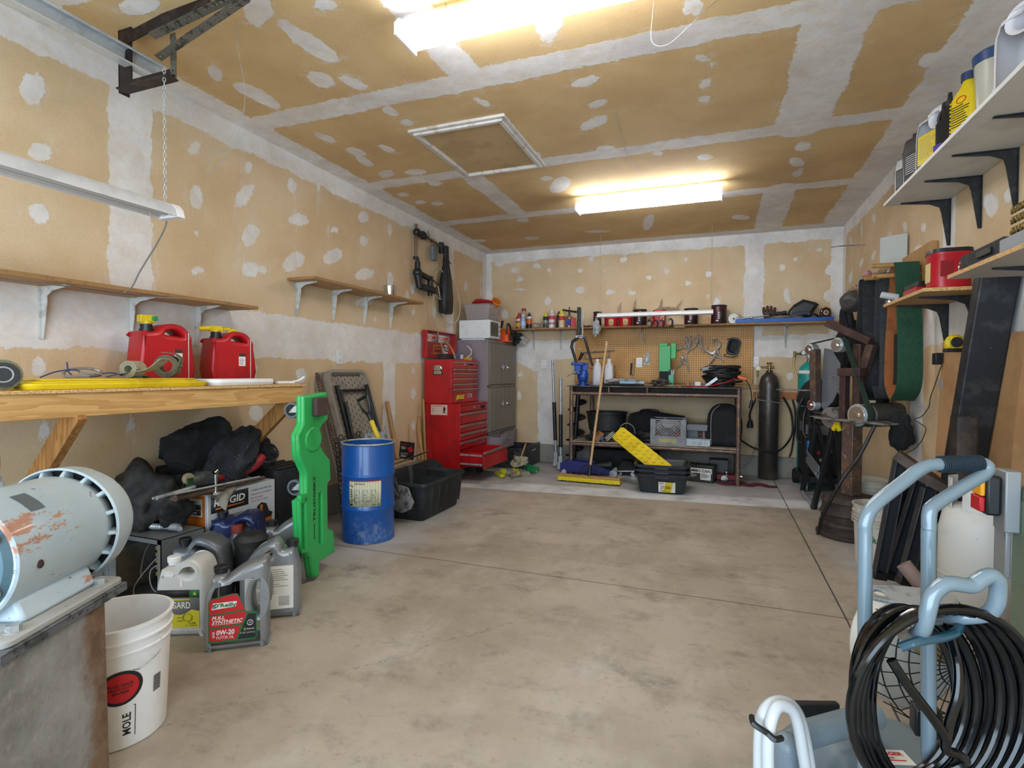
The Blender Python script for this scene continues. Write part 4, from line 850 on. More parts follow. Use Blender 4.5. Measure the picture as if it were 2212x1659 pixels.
b = B(); b.tube([(-2.871, 4.4, 0.314), (-2.718, 4.4, 0.372), (-2.491, 4.4, 0.464)], .007, 8); b.out('bar', m_chrome, t)

# black storage tote
t = T('storage_tote', 'open black storage tote on the floor right of the blue drum', 'tote', (-2.42, 4.07, 0))
m_tote = mat('dusty_black_tote', '#1c1f22', .5, c2='#2c3033', sc=3, c3='#8c9094', sc3=14, lo3=.66, hi3=.80)
b = B(); b.sect([(0, .46, .60, .03), (.012, .48, .62, .035), (.28, .56, .69, .045), (.284, .60, .73, .05), (.31, .60, .73, .05), (.312, .585, .715, .045), (.285, .55, .68, .04), (.02, .47, .61, .03)], 4, (1, 1))
for s in (-1, 1):
    for y in (-.26, -.13, 0, .13, .26):
        b.at(TR(s*.262, y, 0) @ RY(s*7.5)); b.box((0, 0, .16), (.012, .012, .2))
    for x in (-.18, -.06, .06, .18):
        b.at(TR(x, s*.328, 0) @ RX(-s*6.5)); b.box((0, 0, .16), (.014, .012, .2))
b.at(I4)
for s in (-1, 1): b.bx(-.10, .10, s*.345-.015, s*.345+.015, .235, .288)
b.out('body', m_tote, t, bev=.002)
b = B(); b.at(TR(.06, -.337, 0) @ RX(6.5)); b.bx(-.03, .03, -.009, -.006, .13, .155); b.out('label', m_label, t)
# contents glint
b = B(); b.at(TR(-2.42, 4.07, .02)); [b.sph((random.Random(k).uniform(-.2, .2), random.Random(k+9).uniform(-.28, .28), .008), .008, 6) for k in range(26)]
b.out('loose_bolts', m_steel, label='small bolts scattered in the bottom of the black tote', cat='bolts', kind='stuff')

# ================================================================ oil jugs
m_silver = mat('silver_plastic', '#8d9093', .33, .35, c2='#7d8083', sc=5, c3='#4a4642', sc3=7, lo3=.70, hi3=.74)
m_silverd = mat('dark_silver_plastic', '#6c7178', .35, .35, c2='#5e6369', sc=5)
m_navy = mat('navy_plastic', '#1d2c58', .3, .2, c2='#182548', sc=4, c3='#8e8677', sc3=9, lo3=.60, hi3=.72)
m_green_ink = mat('green_ink', '#17693a', .6)
JO = [(.03, .02), (.06, 0), (.94, 0), (.97, .02), (.99, .10), (.985, .55), (1.0, .80), (1.0, .92), (.97, .985), (.88, .99), (.62, .93), (.40, .835), (.33, .80), (.31, .84), (.13, .84), (.12, .79), (.06, .71), (.015, .62), (.0, .5), (.005, .1)]
def handle_hole(cx, cy, rx, ry, tilt=0, n=18):
    ca, sa = math.cos(tilt), math.sin(tilt); return [(cx+rx*math.cos(a)*ca-ry*math.sin(a)*sa, cy+rx*math.cos(a)*sa+ry*math.sin(a)*ca) for a in [2*PI*k/n for k in range(n)]]
def oil_jug(label, loc, rz, body, cap=None, W=.25, H=.375, D=.125, lab=None, back=False, hole=(.835, .56, .085, .19, -.08), group=None, out=JO, capx=.22, capz=.84, name='oil_jug', neck=True):
    t = T(name, label, 'oil jug', loc, rz, group)
    P = [((x-.5)*W, y*H) for x, y in out]; hh = [((x-.5)*W, y*H) for x, y in handle_hole(*hole)]
    b = B(); b.at(Fr((0, D/2, 0), (1, 0, 0), (0, 0, 1))); b.pr(spl(P, 2, True), 0, D, [hh], ch=.026, seg=4); b.out('body', body, t, ang=60)
    b = B(); b.lathe([(.024, 0), (.024, .012), (.028, .012), (.029, .034), (.026, .038), (.001, .038)], 20); o = b.out('cap', cap or m_black, t, bev=.001); o.location = ((capx-.5)*W, 0, capz*H-.006)
    if lab: lab(t, W, H, D)
    return t
def lab_full(t, W, H, D):
    b = B(); b.at(Fr((-W/2, -D/2-.0006, 0), (1, 0, 0), (0, 0, 1)) @ Matrix.Diagonal((W, H, 1, 1)))
    b.mi(4); b.pr([(.08, .10), (.80, .10), (.83, .13), (.83, .42), (.66, .43), (.58, .58), (.53, .645), (.46, .65), (.10, .60), (.075, .56), (.075, .13)], 0, .0004)
    b.mi(0); b.pr([(.09, .425), (.64, .455), (.565, .58), (.52, .63), (.46, .64), (.11, .59), (.09, .56)], .0005, .0008)
    b.pr([(.09, .275), (.60, .30), (.67, .405), (.65, .435), (.09, .405)], .0005, .0008); b.pr([(.09, .12), (.50, .12), (.59, .28), (.09, .255)], .0005, .0008)
    b.mi(1); b.pr([(.53, .12), (.80, .12), (.815, .14), (.815, .40), (.69, .40)], .0005, .0008)
    b.mi(2); b.pr([(.13, .48), (.50, .50), (.52, .56), (.15, .555)], .0009, .0012, ch=0)
    b.mi(4); b.txt("O'Reilly", .15, .49, .36, .06, .0013, .03); b.tube([(.17+.024*math.cos(a), .518+.02*math.sin(a), .0014) for a in [2*PI*k/16 for k in range(16)]], .004, 4, True)
    b.mi(2); b.txt('FULL', .13, .365, .20, .038, .0010, .03, .25); b.txt('SYNTHETIC', .13, .315, .48, .042, .0010, .03, .25); b.txt('0W-20', .20, .185, .28, .06, .0010, .03, .1); b.txt('MOTOR OIL', .20, .14, .27, .035, .0010)
    b.txt('5 QT (4.73 L)', .57, .175, .23, .02, .0010); T0 = b.T; b.T = b.T @ TR(.17, .16, .0010) @ RZ(90); b.txt('SAE', 0, -.005, .07, .04, 0, .02); b.T = T0
    b.tube([(.725+.045*math.cos(a), .30+.028*math.sin(a), .0010) for a in [2*PI*k/18 for k in range(18)]], .004, 4, True); b.txt('API', .705, .29, .04, .018, .001)
    b.mi(3); b.txt('2', .62, .215, .04, .028, .0010, .04); b.mi(2); b.txt('dexos', .67, .22, .12, .02, .0010)
    b.mi(2); b.rect(.13, .305, .44, .004, .0009)
    b.out('label', [m_redink, m_ink, m_label, mat('lime_ink', '#8fc33e', .6), m_green_ink], t, ang=0)
def lab_back(t, W, H, D):
    b = B(); b.at(Fr((-W/2, -D/2-.0006, 0), (1, 0, 0), (0, 0, 1)) @ Matrix.Diagonal((W, H, 1, 1)))
    b.mi(0); b.pr([(.10, .12), (.90, .12), (.90, .66), (.10, .66)], 0, .0006); b.mi(1)
    b.lines(.15, .61, .68, 9, .026, .007, .0007, 5); b.lines(.15, .34, .5, 5, .024, .006, .0007, 6)
    for i in range(9): b.rect(.66+i*.02, .16, .010, .12, .0007)
    b.out('label', [m_label, m_wash], t, ang=0)
oil_jug('silver oil jug with red full synthetic label, foremost of the jugs', (-1.948, 1.778, 0.0), 36, m_silver, lab=lab_full)
# the same jug under a tilt, seen from its back label
oil_jug('silver oil jug with white back label right behind the foremost jug', (-2.035, 2.05, 0), 36, m_silver, lab=lab_back, W=.27, H=.385, out=[(1-x, y) for x, y in reversed([(.03, .02), (.06, 0), (.94, 0), (.97, .02), (.99, .10), (1, .50), (.98, .60), (.80, .80), (.60, .90), (.45, .96), (.40, .965), (.34, .93), (.30, .88), (.27, .84), (.10, .86), (.08, .80), (.05, .72), (.015, .62), (.0, .5), (.005, .1)])], hole=(.40, .76, .15, .055, .42), capx=.86, capz=.86)
oil_jug('silver oil jug with red label standing beside the green creeper', (-2.282, 2.401, 0.0), 34, m_silver, lab=lab_full, W=.245, H=.38)
oil_jug('dark grey oil jug between the open breaker box and the white jug', (-2.40, 1.97, 0), 26, m_silverd, W=.27, H=.375, D=.15, out=[(.03, .02), (.06, 0), (.94, 0), (.97, .02), (1, .10), (1, .60), (.96, .70), (.90, .88), (.60, 1.0), (.45, .98), (.34, .88), (.30, .84), (.12, .86), (.08, .80), (.05, .72), (.015, .62), (.0, .5), (.005, .1)], hole=(.62, .82, .16, .045, -.30), capx=.2, capz=.87)
oil_jug('navy blue jug with wide black cap behind the silver jugs', (-2.54, 2.33, 0.0), 26, m_navy, W=.34, H=.39, D=.17, out=[(.02, .02), (.05, 0), (.95, 0), (.98, .02), (1, .10), (1, .60), (.97, .70), (.86, .78), (.80, .95), (.66, 1.0), (.50, .97), (.42, .90), (.34, .88), (.30, .92), (.14, .92), (.12, .85), (.04, .68), (.0, .55), (.0, .1)], hole=(.63, .80, .12, .085, -.25), capx=.22, capz=.93)
def lab_hy(t, W, H, D):
    b = B(); b.at(Fr((-W/2, -D/2-.0006, 0), (1, 0, 0), (0, 0, 1)) @ Matrix.Diagonal((W, H, 1, 1)))
    b.mi(0); b.rect(.04, .12, .86, .50, 0, .0004); b.mi(1); b.rect(.04, .52, .86, .10, .0005, .0003); b.mi(4); b.rect(.70, .52, .20, .10, .0009, .0003); b.mi(2); b.pr([(.04, .12), (.90, .12), (.90, .34), (.74, .36), (.60, .30), (.50, .29), (.04, .33)], .0006, .0009)
    b.rect(.16, .475, .55, .025, .0006); b.mi(3); b.txt('HY-GARD', .12, .375, .60, .085, .0008, .01); b.mi(1); b.txt('3.78L', .68, .17, .16, .02, .0011, .02); b.txt('(1 GAL)', .62, .14, .24, .018, .0011, .02); b.txt('J20C', .45, .24, .12, .02, .0011); b.txt('303', .45, .20, .12, .02, .0011)
    b.mi(2); b.pr([(.76, .56), (.79, .57), (.81, .60), (.83, .57), (.85, .55), (.80, .555)], .0013, .0015)
    b.mi(5); b.tube([(.66+.09*math.cos(a), .26+.05*math.sin(a), .001) for a in [2*PI*k/20 for k in range(20)]], .006, 4, True)
    b.out('label', [mat('label_grey', '#66676b', .6), m_ink, mat('label_yellow', '#c6bb1c', .6), m_label, m_green_ink, mat('label_gold', '#a8a11a', .6)], t, ang=0)
t = oil_jug('white jug with yellow and grey hydraulic oil label behind the bucket', (-2.27, 1.794, 0.0), 24, mat('grubby_white_plastic', '#c9c9c6', .4, c2='#b5b5b3', sc=4, c3='#77736c', sc3=8, lo3=.66, hi3=.76), cap=m_white, W=.215, H=.34, D=.16, lab=lab_hy,
    out=[(.03, .02), (.06, 0), (.94, 0), (.97, .02), (1, .06), (1, .62), (.98, .74), (.92, .90), (.80, .985), (.66, 1.0), (.50, .97), (.40, .90), (.36, .87), (.12, .88), (.08, .84), (.03, .72), (.0, .62), (.0, .06)], hole=(.63, .86, .13, .055, -.12), capx=.2, capz=.90, name='white_jug')
b = B(); b.at(TR(-.0, -.075, .24)); b.box((-.01, 0, 0), (.05, .006, .03), RZ(-10)); b.at(I4); b.box((.035, 0, .292), (.06, .03, .03)); b.mi(1); b.cyl((.035, -.03, .295), (.035, -.036, .297), .014, n=14); b.out('paper_tag', [m_label, mat('gold_seal', '#a8762a', .5)], t)
b = B(); b.lathe([(.075, 0), (.08, .02), (.085, .03), (.06, .055), (.001, .06)], 28); b.out('drain_pan_cap', m_dusty, label='dusty black round lid between the silver jugs', cat='lid', loc=(-2.24, 2.12, .30))
b = B(); b.lathe([(.07, 0), (.075, .28), (.07, .30), (.02, .31), (.001, .31)], 28); b.out('oil_container', m_dusty, label='round dark container under the dusty black lid', cat='container', loc=(-2.24, 2.12, 0))
t = T('red_cap_bottle', 'bottle with a dusty red cap behind the dark grey jug', 'bottle', (-2.50, 2.27, 0))
b = B(); b.lathe([(.04, 0), (.042, .26), (.02, .30), (.001, .30)], 20); b.out('body', m_silverd, t)
b = B(); b.lathe([(.03, .29), (.032, .335), (.001, .336)], 20); b.out('cap', mat('dusty_red', '#8e3c34', .6), t)

# ================================================================ cardboard box, breaker panel, heap
m_carton = mat('white_carton', '#c4c5c7', .6, c2='#b9babc', sc=3)
m_orange = mat('orange_print', '#c9691a', .6)
t = T('vacuum_carton', 'white and orange wet dry vacuum carton under the heap of tools', 'box', (-2.84, 2.455, 0))
b = B(); b.bx(-.19, .19, -.245, .245, 0, .5); o = b.out('carton', m_carton, t, bev=.003)
b = B(); b.at(Fr((.1905, -.245, 0), (0, 1, 0), (0, 0, 1)))   # long side facing the room
b.mi(0); b.rect(.02, .385, .26, .10, 0, .0004); b.mi(3); b.txt('RIDGID', .04, .42, .215, .042, .0006, .02, .1); b.mi(1); b.rect(.05, .402, .20, .008, .0006)
b.mi(2); b.txt('9 Gallon Wet/Dry Vac', .30, .455, .16, .012, .0003); b.mi(4); b.txt('Aspirateur de liquides', .30, .43, .16, .012, .0003); b.txt('de 34 litres', .30, .41, .09, .010, .0003); b.txt('Aspiradora para', .30, .39, .13, .010, .0003)
for i in range(4): b.mi(2); b.txt(str(i+1), .022, .34-i*.075, .007, .012, .0003); b.lines(.04, .35-i*.075, .21, 3, .009, .003, .0003, i); b.mi(4); b.lines(.04, .322-i*.075, .17, 4, .009, .003, .0003, i+7)
b.mi(2); b.pr([(.30, .27), (.46, .27), (.47, .295), (.44, .31), (.42, .36), (.38, .375), (.35, .36), (.33, .31), (.30, .29)], .0003, .0007); b.mi(1); b.pr([(.305, .27), (.465, .27), (.445, .14), (.325, .14)], .0003, .0007); b.rect(.372, .31, .018, .05, .0009); b.mi(2); b.tube([(.385+.018*math.cos(a), .225+.018*math.sin(a), .0012) for a in [2*PI*k/14 for k in range(14)]], .006, 4, True); b.rect(.34, .165, .09, .035, .0009); b.mi(3); b.txt('RIDGID', .345, .172, .08, .02, .0014, .02)
b.at(Fr((-.19, -.2455, 0), (1, 0, 0), (0, 0, 1)))   # short side
b.mi(1); b.pr([(.20, 0), (.36, 0), (.36, .49), (.24, .49), (.16, .30)], 0, .0005); b.mi(2); b.rect(.0, .34, .20, .05, .0007); b.mi(3); b.pr([(.17, .37), (.34, .37), (.34, .47), (.20, .47)], .0009, .0012)
b.mi(2); b.txt('HD0900', .23, .445, .07, .012, .0016); b.rect(.19, .41, .14, .028, .0014); b.rect(.18, .378, .15, .028, .0014); b.mi(3); b.txt('4.25', .22, .415, .07, .018, .002, .02); b.txt('9 / 34', .21, .382, .09, .018, .002, .02)
b.mi(2); b.pr([(.12, .16), (.26, .16), (.26, .20), (.22, .24), (.17, .24), (.12, .20)], .0007, .001); b.rect(.02, .27, .05, .04, .0007); b.rect(.02, .20, .05, .03, .0007)
b.out('print', [mat('print_black', '#24262a', .6), m_orange, m_ink, m_label, mat('print_rust', '#a5493a', .6)], t, ang=0)

m_box = mat('grey_breaker_metal', '#777b7b', .5, .3, c2='#666a69', sc=6, c3='#3c3a34', sc3=50, lo3=.62, hi3=.68)
t = T('breaker_panel', 'grey metal breaker box lying open with wires inside', 'breaker box', (-2.80, 2.02, 0))
b = B(); b.bx(-.20, .20, .125, .13, 0, .34); b.bx(-.20, -.197, -.12, .13, 0, .34); b.bx(.197, .20, -.12, .13, 0, .34); b.bx(-.20, .20, -.12, .13, .337, .34); b.bx(-.20, .20, -.12, .13, 0, .004)
b.bx(-.20, .20, -.12, -.116, .315, .34); b.bx(.175, .20, -.12, -.116, 0, .34); b.out('enclosure', m_box, t)
b = B(); b.at(TR(-.10, -.19, 0) @ RZ(-28)); b.bx(-.16, .13, -.008, .0, .0, .33); b.bx(.124, .13, 0, .03, 0, .33); b.bx(-.16, -.154, 0, .03, 0, .33); b.out('door', m_box, t, bev=.002)
b = B(); b.at(TR(-.10, -.199, 0) @ RZ(-28) @ Fr((0, 0, 0), (1, 0, 0), (0, 0, 1))); b.mi(0); b.rect(-.08, .06, .09, .09, .0, .0005); b.mi(1); b.lines(-.075, .14, .08, 9, .009, .003, .0007, 2); b.mi(0); b.lines(-.08, .27, .08, 10, .010, .004, 0, 4); b.out('door_label', [m_ink, m_wash], t)
b = B(); b.bx(-.05, .02, .03, .12, .06, .26); b.out('breaker_block', m_black, t, bev=.003)
b = B(); [b.bx(-.035, .005, .022, .03, .08+i*.035, .10+i*.035) for i in range(5)]; b.out('breaker_switch', mat('breaker_tan', '#b0964a', .5), t)
b = B(); b.tube([(.02, .1, .30), (.06, .0, .24), (.0, -.08, .12), (-.03, -.10, .05), (.02, -.12, .01)], .003, 6, sm=6); b.tube([(.12, .08, .3), (.10, -.02, .2), (.04, -.06, .14), (.08, -.06, .04), (.15, .05, .02)], .003, 6, sm=6); b.tube([(-.08, .1, .3), (-.10, .02, .22), (-.06, -.04, .10), (-.12, .05, .03)], .004, 6, sm=6); b.out('wiring', m_wash, t)
t = T('flexible_conduit', 'short piece of ribbed flexible conduit lying on the breaker box', 'conduit', (-2.80, 1.99, .36), 8)
b = B(); pts = spl([(-.18, -.02, -.0), (-.13, 0, .0), (-.05, .01, .004), (.03, .01, .004), (.11, .02, .006)], 12)
b.tube(pts, [.013+.004*(i % 2) for i in range(len(pts))], 12); b.cyl((.11, .02, .006), (.16, .02, .006), .019); b.cyl((.16, .02, .006), (.185, .0, .004), .013); b.cyl((-.21, -.05, -.008), (-.17, -.015, 0), .011); b.out('ribbed_tube', m_zinc, t)

HT = .505  # top of the carton
t = T('angle_grinder', 'long red angle grinder on top of the vacuum carton', 'power tool', (-2.72, 2.44, HT+.075), 80)
b = B(); b.sect([(-.055, .07, .09, .03), (.0, .11, .10, .04)], 3); b.v = []; b.f = []; b.m = []
b.tube([(-.12, 0, 0), (-.02, 0, .005), (.08, 0, .012), (.15, 0, .035), (.20, 0, .075)], [.042, .040, .036, .036, .034, .028], 14, sm=3); b.out('red_body', mat('tool_red', '#a8232b', .5, c2='#8d1d24', sc=8), t)
b = B(); b.cyl((-.21, 0, -.002), (-.11, 0, 0), .040, .044); b.cyl((-.26, 0, -.01), (-.20, 0, -.004), .03, .038); [b.bx(-.19+i*.012, -.185+i*.012, -.045, -.040, -.03, .03) for i in range(6)]; b.out('gear_head', mat('tool_grey', '#5a5b58', .5, .4), t)
b = B(); b.tube([(.19, 0, .04), (.26, 0, .03), (.31, .0, .07), (.29, .02, .13), (.22, .02, .15)], .007, 8, sm=5); b.out('power_cable', m_black, t)
t = T('old_battery_charger', 'dusty dark power tool lying behind the red grinder', 'power tool', (-2.88, 2.32, HT+.03), 75)
b = B(); b.sect([(0, .30, .14, .03), (.05, .32, .15, .04), (.10, .24, .12, .04)], 4); b.cyl((-.2, .0, .09), (.06, 0, .11), .03, .025); b.out('housing', m_dusty, t, bev=.004)
t = T('loose_caster', 'swivel caster with pale wheel lying on the heap', 'caster', (-2.66, 2.10, HT+.03))
b = B(); b.cyl((-.012, 0, .075), (.012, 0, .075), .03, n=20); b.out('wheel', mat('tan_wheel', '#8f8468', .6), t, bev=.004)
b = B(); b.bx(-.018, -.015, -.018, .018, .02, .08); b.bx(.015, .018, -.018, .018, .02, .08); b.bx(-.02, .02, -.02, .02, .014, .02); b.cyl((0, 0, .005), (0, 0, .015), .02); b.bx(-.035, .035, -.045, .045, 0, .005); b.out('bracket', m_chrome, t)
b = B(); b.cyl((-2.60, 2.22, HT+.01), (-2.60, 2.22, HT+.12), .008); b.cyl((-2.60, 2.22, HT), (-2.60, 2.22, HT+.015), .022, n=6); b.cyl((-2.60, 2.21, HT+.118), (-2.60, 2.23, HT+.13), .013); b.out('carriage_bolt', m_chrome, label='shiny bolt standing upright between caster and grinder', cat='bolt')
b = B(); b.cyl((-2.56, 1.851, 0.567), (-2.6, 2.089, 0.572), .010, .010); b.cyl((-2.56, 1.833, 0.569), (-2.62, 2.545, 0.544), .006)
b.out('threaded_rod', m_zinc, label='long threaded steel rod lying over the edge of the carton', cat='rod')
b = B(); b.cyl((-2.60, 1.98, HT+.03), (-2.62, 2.28, HT+.022), .018, n=14); b.cyl((-2.63, 1.99, HT+.022), (-2.66, 2.62, HT+.018), .012); b.out('iron_pipe', m_rust, label='rusty pipe lying under the threaded rod', cat='pipe')
b = B(); b.blob((-2.86, 2.02, .50), (.13, .13, .17), 4, .28, 1.6, 11, .45); b.out('crumpled_tarp', m_dusty, label='crumpled dark tarp hanging at the near end of the carton', cat='tarp')
b = B(); b.blob((-2.70, 2.06, .44), (.05, .09, .09), 4, .25, 2, 17, .5); b.out('work_glove', m_dusty, label='limp dark glove hanging over the carton corner', cat='glove')
b = B(); b.blob((-2.87, 2.344, 0.748), (.12, .23, .165), 5, .22, 1.7, 5, .6); b.out('black_jacket', m_cloth, label='black jacket bundled at the back of the heap under the workbench', cat='jacket')
b = B(); b.blob((-2.74, 2.467, 0.675), (.11, .19, .155), 5, .20, 1.8, 8, .6)
for i, v in enumerate(b.v):
    dy = v[1]-2.46; b.v[i] = (v[0], v[1], v[2]+.35*dy)
b.out('speckled_jacket', mat('dusty_cloth', '#1d1e23', .9, c2='#303138', sc=6, bump=.4, bs=140, c3='#b5b5b3', sc3=95, lo3=.655, hi3=.67), label='dusty speckled black jacket draped over the red grinder', cat='jacket')
b = B(); b.blob((-2.86, 2.787, 0.623), (.08, .10, .12), 4, .25, 2.2, 21, .8); b.out('cloth_sleeve', m_cloth, label='loose black sleeve slumped beside the bench brace', cat='cloth')
# rag hanging over the carton edge
b = B(); g = []
for i in range(15):
    for j in range(11):
        u = i/14; v = j/10; w_ = (1-.75*v); y = 2.25+(u-.5)*.26*w_+.035+.02*v; z = HT+.012-v*.135*(1-abs(u-.55)*1.1); x = -2.643+.012*math.sin(u*9+v*3)+.004 + (0 if v > .1 else -.02)
        g.append((x, y, z))
b.add(g, [(i*11+j, (i+1)*11+j, (i+1)*11+j+1, i*11+j+1) for i in range(14) for j in range(10)])
o = b.out('rag', mat('rag_cloth', '#9e9688', .95, c2='#8a8172', sc=20, bump=.5, bs=300), label='grey rag draped over the edge of the vacuum carton', cat='rag')
md = o.modifiers.new('thick', 'SOLIDIFY'); md.thickness = .004
t = T('equipment_case', 'large black plastic case behind the carton and the creeper', 'case', (-2.84, 2.92, 0))
b = B(); b.sect([(0, .28, .32, .03), (.52, .28, .32, .03), (.54, .26, .30, .02)], 3); [b.bx(-.10+i*.07, -.07+i*.07, -.15, .15, .54, .552) for i in range(4)]; b.out('shell', m_blackm, t, bev=.004)
b = B(); b.bx(.14, .15, -.06, .06, .40, .45); b.out('latch', m_black, t, bev=.003)

# ================================================================ red tool chest
m_tred = mat('toolbox_red', '#b5161c', .3, c2='#a01218', sc=3, c3='#7c1a1a', sc3=22, lo3=.66, hi3=.70, coat=.2)
m_dh = mat('drawer_pull', '#b3a39b', .35, .7, c2='#978780', sc=20)
t = T('rolling_tool_cabinet', 'red rolling tool cabinet with its bottom drawer pulled out', 'tool cabinet', (-2.785, 5.57, 0))
b = B(); b.bx(-.215, .19, -.37, .37, .15, .85); b.out('carcass', m_tred, t, bev=.004)
b = B(); b.bx(.19, .215, -.37, -.355, .15, .85); b.bx(.19, .215, .355, .37, .15, .85); b.bx(.19, .215, -.355, .355, .835, .85); b.bx(.19, .215, -.355, .355, .15, .165); b.bx(-.18, .19, -.375, -.36, .16, .84); b.out('front_frame', m_tred, t, bev=.002)
zz = [(.765, .83, 0), (.635, .755, 1), (.545, .625, 1), (.455, .535, 1), (.36, .445, 1)]
for i, (z0, z1, h) in enumerate(zz):
    b = B(); b.bx(.192, .213, -.35, .35, z0, z1); o = b.out('drawer', m_tred, t, bev=.003)
    b = B()
    if h: b.at(Fr((.213, -.34, z1-.03), (0, 1, 0), (0, 0, 1))); b.pr([(0, 0), (.68, 0), (.68, .022), (0, .022)], 0, .014, ch=.003); b.out('pull', m_dh, o)
    else: b.cyl((.213, 0, .80), (.222, 0, .80), .010); b.out('lock', m_zinc, o)
b = B(); x0, x1 = .12, .485
b.bx(x1-.012, x1, -.345, .345, .165, .35); b.bx(x0, x1-.012, -.335, -.330, .19, .335); b.bx(x0, x1-.012, .330, .335, .19, .335); b.bx(x0, x1-.012, -.33, .33, .185, .19); o = b.out('drawer', m_tred, t, bev=.002)
b = B(); b.bx(x1, x1+.016, -.34, .34, .325, .348); b.out('pull', m_dh, o, bev=.003)
b = B(); b.bx(.19, x1-.02, -.345, -.336, .30, .318); b.bx(.19, x1-.02, -.345, -.336, .205, .222); b.out('slide_rail', m_zinc, o)
b = B(); b.at(Fr((.2135, .18, .775), (0, 1, 0), (0, 0, 1))); b.rect(0, 0, .13, .04, 0, .001); b.out('badge', m_ink, t)
b = B(); b.at(Fr((-.13, -.376, .73), (1, 0, 0), (0, 0, 1))); b.rect(0, 0, .20, .11, 0, .0006); b.mi(1); b.pr([(.14, .01), (.155, .04), (.15, .07), (.165, .095), (.175, .07), (.185, .08), (.17, .04), (.18, .01), (.16, .03)], .001, .0014); b.tube([(.03+.012*math.cos(a), .05+.02*math.sin(a), .001) for a in [2*PI*k/12 for k in range(12)]], .0015, 4, True); b.mi(2); b.lines(.01, .098, .18, 2, .008, .003, .001); b.out('sticker', [mat('sticker_cream', '#d8b8a8', .5), m_ink, m_redink], t)
for x in (-.16, .15):
    for y in (-.30, .30): b = B(); b.cyl((x, y-.015, .05), (x, y+.015, .05), .05, n=20); b.bx(x-.03, x+.03, y-.022, y+.022, .10, .15); b.out('caster', m_black, t, bev=.003)
t = T('tool_chest', 'red top tool chest with open stickered lid on the rolling cabinet', 'tool chest', (-2.785, 5.54, .852))
b = B(); b.bx(-.215, .115, -.34, .33, 0, .48); b.out('carcass', m_tred, t, bev=.004)
rows = [(.385, .455, -.32, .31), (.345, .38, -.32, -.01), (.345, .38, .0, .31), (.285, .335, -.32, .31), (.225, .275, -.32, .31), (.17, .215, -.32, .31), (.115, .16, -.32, .31)]
for z0, z1, y0, y1 in rows:
    b = B(); b.bx(.115, .127, y0, y1, z0, z1); o = b.out('drawer', m_tred, t, bev=.002)
    b = B(); b.bx(.127, .138, y0+.01, y1-.01, z1-.016, z1-.001); b.out('pull', m_dh, o, bev=.002)
b = B(); b.at(Fr((.1155, -.24, .03), (0, 1, 0), (0, 0, 1))); b.mi(0); b.txt('JEGS', 0, 0, .22, .06, .0, .05, .25); b.mi(1); b.rect(.30, .03, .11, .035, 0, .0006); b.mi(2); b.rect(.31, .035, .04, .025, .001); b.mi(3); b.rect(.36, .035, .03, .025, .001); b.out('sticker', [mat('jegs_yellow', '#e6d80e', .5), m_label, mat('ink_blue', '#2140a0', .6), m_redink], t)
b = B(); b.at(Fr((.1275, .06, .42), (0, 1, 0), (0, 0, 1))); b.rect(0, 0, .12, .025, 0, .001); b.out('badge', m_ink, t); b = B(); b.cyl((.127, -.05, .425), (.134, -.05, .425), .008); b.out('lock', m_zinc, t)
b = B(); b.at(Fr((-.05, -.3405, .33), (1, 0, 0), (0, 0, 1)))
b.tube([(-.055, .05, .012), (-.04, .075, .02), (.04, .075, .02), (.055, .05, .012)], .006, 8); b.pr([(-.04, .03), (.04, .03), (.05, .07), (.03, .085), (-.03, .085), (-.05, .07)], 0, .006, ch=.002); b.mi(1); b.pr([(-.055, -.02), (.055, -.02), (.06, .01), (.045, .035), (-.045, .035), (-.06, .01)], 0, .004); b.mi(0); b.pr([(-.045, -.012), (.045, -.012), (.05, .008), (.037, .027), (-.037, .027), (-.05, .008)], .004, .006, ch=.001); b.out('side_handle', [m_chrome, m_ink], t)
o0 = B(); o0.bx(-.235, -.222, -.36, .35, .50, .80); o0.bx(-.222, -.17, -.36, -.35, .50, .80); o0.bx(-.222, -.17, .34, .35, .50, .80); o0.bx(-.222, -.17, -.35, .34, .79, .80); o0.bx(-.222, -.18, -.35, .34, .50, .508); o = o0.out('lid', m_tred, t, bev=.003)
def sticker(y, z, w, h, txt_, mi, z2='', rnd=False):
    b = B(); b.at(Fr((-.2215, y, z), (0, 1, 0), (0, 0, 1)))
    if rnd: b.pr(circ(h/2, 24, w/2, h/2), 0, .0008); b.mi(1); b.tube([(w/2+h*.43*math.cos(a), h/2+h*.43*math.sin(a), .0012) for a in [2*PI*k/20 for k in range(20)]], .0015, 4, True)
    else: b.rect(0, 0, w, h, 0, .0008)
    b.mi(mi); b.txt(txt_, w*.08, h*.35, w*.84, h*.45, .001, .04); b.mi(1)
    if z2: b.txt(z2, w*.35, h*.1, w*.5, h*.18, .001)
    b.out('sticker', [m_label, m_ink, m_redink], o, ang=0)
sticker(-.29, .68, .24, .085, 'COMP', 2, 'CAMS'); sticker(-.01, .68, .26, .085, 'COMP', 2, 'CAMS'); sticker(.10, .535, .13, .13, 'TR.22', 1, rnd=True)
b = B(); b.at(Fr((-.2215, -.13, .55), (0, 1, 0), (0, 0, 1))); b.rect(0, 0, .20, .10, 0, .0008); b.mi(1); b.rect(.012, .012, .176, .076, .001); b.mi(0); b.txt('EDELBROCK', .02, .05, .16, .025, .0016); b.out('sticker', [mat('ochre', '#b08a3a', .6), mat('maroon', '#8c1a20', .6)], o)
